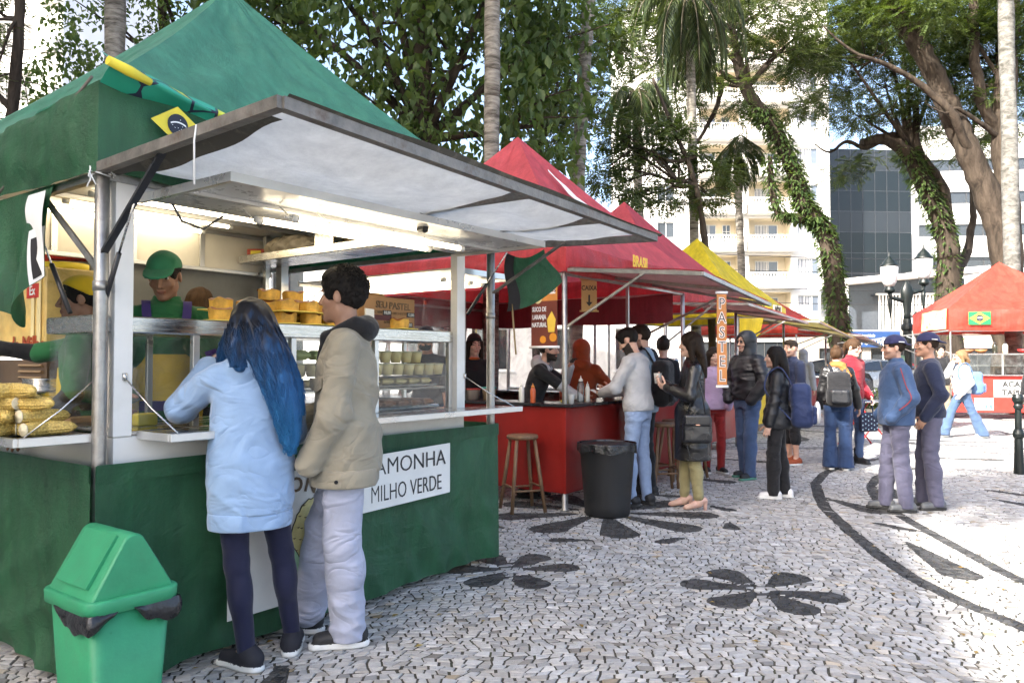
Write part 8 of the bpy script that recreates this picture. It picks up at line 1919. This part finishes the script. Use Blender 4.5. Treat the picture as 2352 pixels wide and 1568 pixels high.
f = Field(w4.lo, w4.hi, .012); f.prof(w4.P, w4.T, [z * w4.S for z in (-.42, -.1, .1, .3)], [r * w4.S for r in (.19, .18, .155, .12)], [r * w4.S for r in (.165, .15, .135, .132)], k=.01, wr=fold(.005, 26, 18, 8)); f.plane(w4.P + V3(0, .03, 0), (0, -1, 0)); w4.add('apron', f, m_ay)
# ---- dark-haired helper seen from behind
p = Person('dark-haired helper at the rear of the green stall, seen from behind', tuple(loc1(1.50, 1.72))[:2], (-.3, 1), h=1.70, skin='tan', z0=.2, female=True, seed=43); p.top('shirt', c_gr); p.legs('trousers', c_black); p.shoes(m_shk, m_skd); p.hair(h_brown, 'bob', vol=.018)
# ---- staff of the red stall
p = Person('masked worker in black cap between the green and red stalls', (-.88, 8.0), (-.25, -1), h=1.74, skin='tan', seed=45, rh=(.12, .30, 1.25), head=(0, -.25, 0)); p.top('shirt', c_black, sleeve=.45); p.legs('trousers', c_black); p.shoes(m_shk, m_skd); p.cap(c_black, beanie=True, brim=False)
f = p.hairf(.16); p.hE(f, (0, .045, -.06), (.066, .060, .052)); f.plane(p.H + p.HQ @ V3(0, .02, 0) * p.S, p.HQ @ V3(0, -1, 0)); p.add('face_mask', f, c_black)
p = Person('woman in black with black beanie standing behind the grey post', tuple(at(1088, 900, 9.0))[:2], (.25, -1), h=1.70, skin='fair', female=True, seed=47, head=(.1, -.1, 0)); p.top('shirt', c_black); p.legs('trousers', c_black); p.shoes(m_shk, m_skd); p.hair(h_dark, 'bob', vol=.003); p.cap(c_black, beanie=True, brim=False, name='beanie')
f = Field(p.N - .2, p.N + .2, .009); f.ell(p.N + V3(0, .03, -.005), V3(.07, .075, .022), k=.01); p.add('neckerchief', f, cloth('orange_cloth', (.55, .13, .03)))
p = Person('bearded worker in black beanie leaning on the red counter, hand to face', (.27, 8.02), (.93, -.22), h=1.66, skin='light', lean=(0, .34), shift=(0, -.10), lh=(-.14, .34, 1.42), rh=(.10, .50, 1.08), le=(-.9, .2, -1), re=(.7, -.4, -.6), head=(.05, .0, 0), lf=(-.11, -.06), rf=(.11, -.12), beard='full', seed=49, res=.009, thumb=((1, 0, .5), None)); p.top('long_sleeve_shirt', cloth('grey_marl', (.42, .42, .44)), t=.014, hood=True); p.top('tshirt', c_black, t=.022, sleeve=.42); p.legs('trousers', c_black); p.shoes(m_shk, m_skd); p.hair(h_black, 'short', vol=.003); p.cap(c_black, beanie=True, brim=False, name='beanie')
c_or = cloth('rust_fleece', (.26, .048, .012)); p = Person('worker in rust orange hoodie turned away inside the red stall', (.78, 8.62), (.35, .94), h=1.62, seed=51, rh=(.24, .28, 1.02), re=(1, -.2, -.2)); p.top('hoodie', c_or, t=.035, hood=True, boxy=.6); p.hoodup(c_or); p.legs('trousers', c_black); p.shoes(m_shk, m_skd)
# ---- customers at the red counter
w5 = Person('man in grey sweatshirt and light jeans looking down at his phone', tuple(gp(1467, 1160))[:2], (-.84, .54), h=1.73, skin='light', lh=(-.06, .36, 1.10), rh=(.08, .34, 1.10), le=(-.9, -.7, -.5), re=(.9, -.7, -.5), head=(.12, -.50, 0), lean=(0, .07), beard='full', lf=(-.11, .03), rf=(.12, -.04), lt=18, rt=-18, seed=53, res=.0085, w=1.05, curl=(.5, .5))
w5.top('sweatshirt', cloth('pale_grey_marl', (.42, .425, .44), bs=400), t=.026, hem=-.035, amp=.0065, fz=30); w5.legs('jeans', c_ljeans, 'slim', amp=.0055); w5.shoes(m_shk, m_skd); w5.hair(h_black, 'fade', vol=.010)
hd_, sd_, n_h = w5.hd(0); q_ = w5.wr[0] + hd_ * .10 + sd_ * .02; ph = empty('phone', w5.o.location, w5.o.rotation_euler.z, 'pale phone held by the man in the grey sweatshirt', 'phone'); MB().box((0, 0, 0), (.07, .14, .009), bev=.003, rot=Matrix.Rotation(.45, 3, 'X')).build('phone_body', m_wtext, ph, loc=tuple(q_))
p = Person('man in pale denim jacket beyond the man in grey', tuple(at(1480, 900, 8.05))[:2], (-.86, .5), h=1.77, skin='light', lh=(-.1, .34, 1.1), rh=(.2, .25, 1.0), head=(.05, -.2, 0), seed=55, beard='light'); p.top('denim_jacket', cloth('pale_denim_jacket', (.28, .38, .50)), t=.03, hem=-.10, collar=.04); p.legs('trousers', c_black, 'straight'); p.shoes(m_shk, m_skd); p.hair(h_dark, 'fade', vol=.008); pack(p, 'black shoulder bag on the man in the pale denim jacket', c_black, c_black, (.15, .10, .24), dz=.20)
p = Person('dark-haired woman further back by the crimson tent, only her head showing', tuple(at(1524, 900, 10.0))[:2], (.1, 1), h=1.70, female=True, seed=57); p.top('sweater', c_black); p.legs('trousers', c_black); p.shoes(m_shk, m_skd); p.hair(h_dark, 'bun', vol=.012)
# ---- woman in the leather coat
m_lea = M('black_leather', (.012, .012, .013), rough=.32, var=.2, bump=.25, bs=40, wrk=.4, spec=.6)
w6 = Person('woman in long black leather coat, khaki trousers and pale heels', tuple(gp(1592, 1168))[:2], (-.99, .12), h=1.66, skin='fair', lh=(-.09, .25, 1.21), rh=(.09, .27, 1.24), le=(-.7, -.8, -.6), re=(.7, -.8, -.6), head=(.0, .05, 0), female=True, lf=(-.07, -.05), rf=(.07, .08), seed=61, res=.0085, curl=(.6, .6))
w6.top('leather_coat', m_lea, t=.024, hem=-.47, hemr=(.205, .185), amp=.006, fz=22, collar=.03, rib=False); w6.legs('trousers', cloth('khaki_twill', (.30, .26, .13)), 'slim', amp=.006, to=.90); w6.shoes(M('nude_leather', (.58, .36, .29), rough=.35), m_sole, 'heel'); w6.hair(h_dark, 'wavy', vol=.016, length=.36)
m_hb = M('handbag_leather', (.014, .015, .018), rough=.3, bump=.1, bs=60, spec=.6)
hb = empty('handbag', w6.o.location, w6.o.rotation_euler.z, 'black leather handbag on a shoulder strap against the leather coat', 'handbag')
f = Field((-.45, -.32, .50), (-.10, .26, 1.05), .007); f.box((-.265, -.01, .775), (.052, .135, .125), r=.035, wr=fold(.002, 30, 20, 2)); v, q = f.mesh(); mk('bag_body', v, q, m_hb, hb, smooth=True)
f = Field((-.45, -.32, .50), (-.10, .26, 1.05), .007); f.box((-.278, -.01, .862), (.052, .122, .055), r=.022); v, q = f.mesh(); mk('bag_flap', v, q, m_hb, hb, smooth=True)
MB().box((-.332, -.01, .822), (.006, .035, .008)).build('clasp', M('rose_gold', (.7, .4, .3), rough=.2, metal=.9), hb)
for y0 in (-.09, .07): MB().tube([(-.26, y0, .90), (-.235, y0 * .6 - .01, 1.10), (-.19, -.01, 1.32), (-.15, -.01, 1.375)], .007, n=6).build('strap', m_hb, hb)
MB().tube([(-.29, -.12, .72), (-.30, -.10, .55), (-.30, -.02, .50), (-.30, .06, .53), (-.29, .10, .70)], .005, n=6).build('strap_loop', m_hb, hb)
hd_, sd_, n_h = w6.hd(1); q_ = w6.wr[1] + hd_ * .09 + V3(0, 0, .03); pc = empty('paper_cup', w6.o.location, w6.o.rotation_euler.z, 'white paper cup held by the woman in leather', 'cup'); MB().lathe([(.028, -.05), (.038, .045), (.040, .048), (.001, .044)], n=16).build('cup_shell', m_paper, pc, loc=tuple(q_))
# ---- lilac hoodie
p = Person('woman in lilac hoodie and red leggings behind the hanging orange sign', tuple(gp(1640, 1085))[:2], (.10, -1), h=1.56, skin='fair', lh=(-.17, .13, .93), rh=(.17, .13, .93), hide=(0, 1), le=(-1, -.3, -.2), re=(1, -.3, -.2), female=True, lf=(-.09, .03), rf=(.10, -.03), seed=63); p.top('hoodie', cloth('lilac_fleece', (.46, .34, .50), sheen=.3), t=.028, hem=-.07, hood=True); p.legs('leggings', cloth('red_leggings', (.24, .018, .018)), 'slim', amp=.002); p.shoes(m_shk, m_sole); p.hair(h_dark, 'long', vol=.012, length=.34)
m_brb = M('brown_leather', (.10, .06, .035), rough=.45, bump=.2); o = empty('shoulder_bag', p.o.location, p.o.rotation_euler.z, 'brown shoulder bag at the hip of the woman in lilac', 'shoulder bag'); f = Field((.1, -.2, .55), (.42, .25, 1.0), .010); f.ell((.255, .0, .74), (.06, .12, .12), k=.03, wr=fold(.006, 30, 20, 1)); v, q = f.mesh(); mk('bag_body', v, q, m_brb, o, smooth=True); MB().tube([(.25, 0, .84), (.20, .02, 1.1), (.12, .02, 1.30)], .008, n=6).build('strap', m_brb, o)
# ---- hooded man in the black puffer
m_puf = M('black_quilt', (.012, .013, .016), rough=.5, var=.15, bump=.2, bs=60, wrk=.3); w7 = Person('man in hooded black puffer jacket and dark glasses', tuple(gp(1718, 1098))[:2], (-.82, -.38), h=1.74, skin='light', lh=(-.20, .12, .95), rh=(.20, .12, .95), hide=(0, 1), le=(-1, -.4, -.2), re=(1, -.4, -.2), beard='light', seed=65, lf=(-.10, .06), rf=(.11, -.06), w=1.1)
w7.top('puffer_jacket', m_puf, t=.042, hem=-.02, amp=.010, fz=62, collar=.05, boxy=.5); w7.hoodup(m_puf); w7.legs('jeans', c_jeans, 'straight'); w7.shoes(m_shk, M('green_blue_sole', (.08, .25, .18), rough=.4)); w7.glasses(m_blackp, m_blackp)
# ---- girl with the navy rucksack
w8 = Person('girl with long black hair, black quilted jacket and white shoes', tuple(gp(1787, 1143))[:2], (-.92, .32), h=1.54, skin='fair', lh=(-.22, .10, .84), rh=(.20, .05, .84), head=(.0, .0, 0), female=True, seed=67, res=.009, lf=(-.09, .05), rf=(.09, -.08), lt=5, rt=-15)
w8.top('quilted_jacket', m_puf, t=.030, hem=-.15, hemr=(.205, .165), amp=.008, fz=52, collar=.03); w8.legs('trousers', c_black, 'straight'); w8.shoes(m_shw, m_sole); w8.hair(h_black, 'long', vol=.010, length=.32)
m_nvb = cloth('navy_nylon', (.020, .034, .10), rough=.6); pk8 = pack(w8, 'bulging navy blue rucksack on the girl with long black hair', m_nvb, m_nvb, (.17, .125, .26), dz=.12, dy=-.26)
f = Field(w8.P - .6, w8.P + .6, .011); f.ell(w8.P + V3(0, -.385, .03), V3(.10, .035, .12), k=.02); v, q = f.mesh(); mk('white_pouch', v, q, m_shw, pk8, smooth=True)
# ---- others in the middle distance
p = Person('short-haired man behind the girl, looking left', tuple(gp(1822, 1066))[:2], (-.9, -.25), h=1.68, skin='light', seed=69, beard='light'); p.top('jacket', c_navy, t=.03, collar=.04); p.legs('shorts', c_black, 'straight', to=.35); p.shoes(M('orange_shoe', (.30, .06, .015)), m_sole); p.hair(h_dark, 'fade', vol=.001)
p = Person('person in grey hooded sweatshirt far off by the dark car', tuple(at(1846, 900, 16.8))[:2], (.75, .65), h=1.64, seed=71, lh=(-.15, .22, 1.0)); g_ = cloth('mid_grey_fleece', (.28, .29, .32)); p.top('hoodie', g_, t=.035, hood=True); p.hoodup(g_); p.legs('trousers', cloth('olive_cloth', (.12, .12, .09))); p.shoes(m_shw, m_sole)
w9 = Person('woman in black jacket with orange scarf seen from behind', tuple(gp(1925, 1078))[:2], (.30, .95), h=1.58, skin='fair', rh=(.30, .16, .88), lh=(-.22, .12, .90), re=(.9, -.5, 0), head=(-.25, .05, 0), female=True, seed=73, w=1.06, res=.009); w9.top('jacket', m_lea, t=.030, hem=-.05, amp=.006); w9.legs('jeans', cloth('dark_denim', (.025, .05, .12), bs=300, var=.2), 'flare'); w9.shoes(m_shk, m_sole); w9.hair(h_brown, 'bun', vol=.012)
f = Field(w9.N - .3, w9.N + .3, .009); f.ell(w9.N + V3(0, .0, .015), V3(.115, .10, .058), k=.02, wr=fold(.010, 60, 30, 3)); f.cone(w9.N + V3(.06, -.06, 0), w9.N + V3(.14, -.10, -.13), .05, .03, k=.03, wr=fold(.008, 60, 30, 5)); w9.add('scarf', f, M('orange_check_scarf', (.30, .12, .03), rough=.9, var=.5, vs=16, bump=.3, bs=150)); pack(w9, 'black rucksack on the woman with the orange scarf', c_black, m_puf, (.155, .12, .25), dz=.20, dy=-.24)
p = Person('laughing woman in red jacket and glasses facing the viewer', tuple(gp(1958, 1064))[:2], (.35, -.94), h=1.70, skin='fair', lh=(-.20, .12, .95), rh=(.30, .10, 1.05), re=(1, -.3, 0), head=(.35, -.2, 0), female=True, seed=75); p.top('jacket', cloth('red_jacket_cloth', (.26, .012, .022)), t=.032, hem=-.05, collar=.05); p.legs('jeans', c_jeans, 'slim'); p.shoes(m_shk, m_skd, 'boot'); p.hair(h_brown, 'pony', vol=.008); p.glasses(m_blackp)
tb_ = MB(); tb_.box((0, 0, .13), (.28, .06, .26), bev=.02); q = tb_.build('tote_bag', M('dotted_tote', (.015, .02, .045), rough=.8)); q.location = tuple(gp(1975, 1066) + Vector((.1, -.05, .45))); q.rotation_euler = (0, 0, .3); tag(q, 'dark blue spotted tote bag beside the woman in red', 'tote bag'); b = MB()
for i in range(24): b.lathe([(.011, 0), (.001, .001)], (-.12 + .048 * (i % 6), -.0315, .03 + .06 * (i // 6) + .02 * (i % 2)), n=8, rot=Matrix.Rotation(PI / 2, 3, 'X'))
b.build('spots', M('pale_blue_ink', (.4, .55, .65)), q); MB().tube([(-.08, 0, .25), (-.06, 0, .42), (.06, 0, .42), (.08, 0, .25)], .008, n=6).build('handle', m_nvb, q)
# ---- two men in caps
c_cap = cloth('purple_navy_cap', (.028, .030, .085), wrk=.1); c_lil = cloth('lilac_grey_twill', (.10, .098, .15), var=.12); m_jk = cloth('blue_work_jacket', (.045, .085, .18), rough=.6, bump=.12)
w10 = Person('man in blue work jacket with red piping and back-to-front cap', tuple(gp(2062, 1172))[:2], (-.96, .16), h=1.63, skin='light', lh=(-.20, .10, .95), rh=(.20, .10, .95), hide=(0, 1), le=(-.7, -1, -.2), re=(.7, -1, -.2), head=(-.05, .05, 0), beard='light', lf=(-.08, -.06), rf=(.09, .09), seed=81, res=.0085, w=1.05, lt=0, rt=-12)
w10.top('work_jacket', m_jk, t=.040, hem=-.10, hemr=(.20, .17), amp=.009, boxy=.9, collar=.05, fz=26); w10.legs('trousers', c_lil, 'straight', amp=.006); w10.shoes(m_shg, m_skd); w10.hair(h_dark, 'short', vol=.003); w10.cap(c_cap, back=True); w10.glasses(m_blackp, m_blackp)
a, _ = limb([tuple(w10.sh[0] + V3(-.062, .035, .03)), tuple(w10.sh[0] * .5 + w10.el[0] * .5 + V3(-.080, .035, 0)), tuple(w10.el[0] + V3(-.078, .028, 0)), tuple(w10.el[0] * .4 + w10.wr[0] * .6 + V3(-.072, .03, 0))], .01, .01, wig=0); MB().tube(a, .0045, n=6).build('red_piping', M('red_piping', (.34, .03, .03)), w10.o)
w11 = Person('man in navy sweatshirt and back-to-front cap, hand in pocket', tuple(gp(2138, 1166))[:2], (-.90, .36), h=1.66, skin='warm', lh=(-.215, .06, .93), rh=(.20, .06, .94), le=(-.7, -1, -.1), re=(.7, -1, -.1), hide=(1,), head=(.1, .08, 0), lf=(-.10, -.04), rf=(.10, .06), seed=83, res=.0085, w=1.06, lt=25, rt=-5)
w11.top('sweatshirt', cloth('navy_fleece', (.016, .022, .052), sheen=.2), t=.030, hem=-.05, amp=.007); w11.legs('trousers', c_lil, 'straight', amp=.006); w11.shoes(m_shg, m_skd); w11.hair(h_dark, 'short', vol=.002); w11.cap(c_cap, back=True)
for pp in (w10, w11):
    q = pp.H + pp.HQ @ V3(-.088, -.05, .062) * pp.S; b = MB(); b.box((0, 0, 0), (.003, .05, .008), rot=Matrix(pp.HQ.tolist())); b.build('cap_badge', m_wtext, pp.o, loc=tuple(q))
# ---- walkers by the scarlet tent
p = Person('smiling boy in glasses and black shirt by the tent post', (9.15, 16.4), (-.35, -1), h=1.74, skin='fair', seed=85, lh=(-.2, .15, .95)); p.top('shirt', c_black, sleeve=.45, t=.022); p.legs('trousers', cloth('khaki_cloth', (.26, .20, .13))); p.shoes(m_shk, m_sole); p.hair(h_black, 'curly', vol=.016); p.glasses(m_blackp); pack(p, 'black rucksack worn by the smiling boy', c_black, c_black)
w12 = Person('woman in white top and wide jeans walking past the scarlet stall', tuple(gp(2212, 1004))[:2], (-1, .12), h=1.64, skin='fair', lf=(-.07, -.34), rf=(.07, .34), rh=(.04, .17, 1.44), re=(.4, .3, -1), lh=(-.22, .10, .88), head=(.0, .05, 0), female=True, seed=87, drop=.055, w=1.08); w12.top('white_shirt', c_white, t=.026, hem=-.04, amp=.006); w12.legs('wide_jeans', cloth('mid_denim', (.06, .10, .18), bs=300, var=.2), 'flare'); w12.shoes(m_shw, m_sole); w12.hair(h_fair, 'bob', vol=.014); w12.glasses(m_blackp); pack(w12, 'steel blue rucksack on the woman in the white top', cloth('steel_blue_nylon', (.10, .17, .32)), M('steel_blue_nylon'), (.15, .12, .23), dz=.16, dy=-.24)
p = Person('person in dark coat cut off by the right edge of the picture', tuple(at(2374, 900, 14.2))[:2], (-.4, .9), h=1.66, female=True, seed=89); p.top('coat', c_black, t=.03, hem=-.12); p.legs('jeans', c_jeans, 'slim'); p.shoes(m_shw, m_sole); p.hair(h_dark, 'long', vol=.012, length=.3)
# ================================================================ lettering becomes plain mesh
bpy.context.view_layer.update()
_dg = bpy.context.evaluated_depsgraph_get()
for _o in [o for o in bpy.data.objects if o.type == 'FONT']:
    _me = bpy.data.meshes.new_from_object(_o.evaluated_get(_dg)); _n = bpy.data.objects.new('lettering', _me); C.objects.link(_n)
    _n.parent = _o.parent; _n.matrix_local = _o.matrix_local.copy()
    bpy.data.objects.remove(_o)
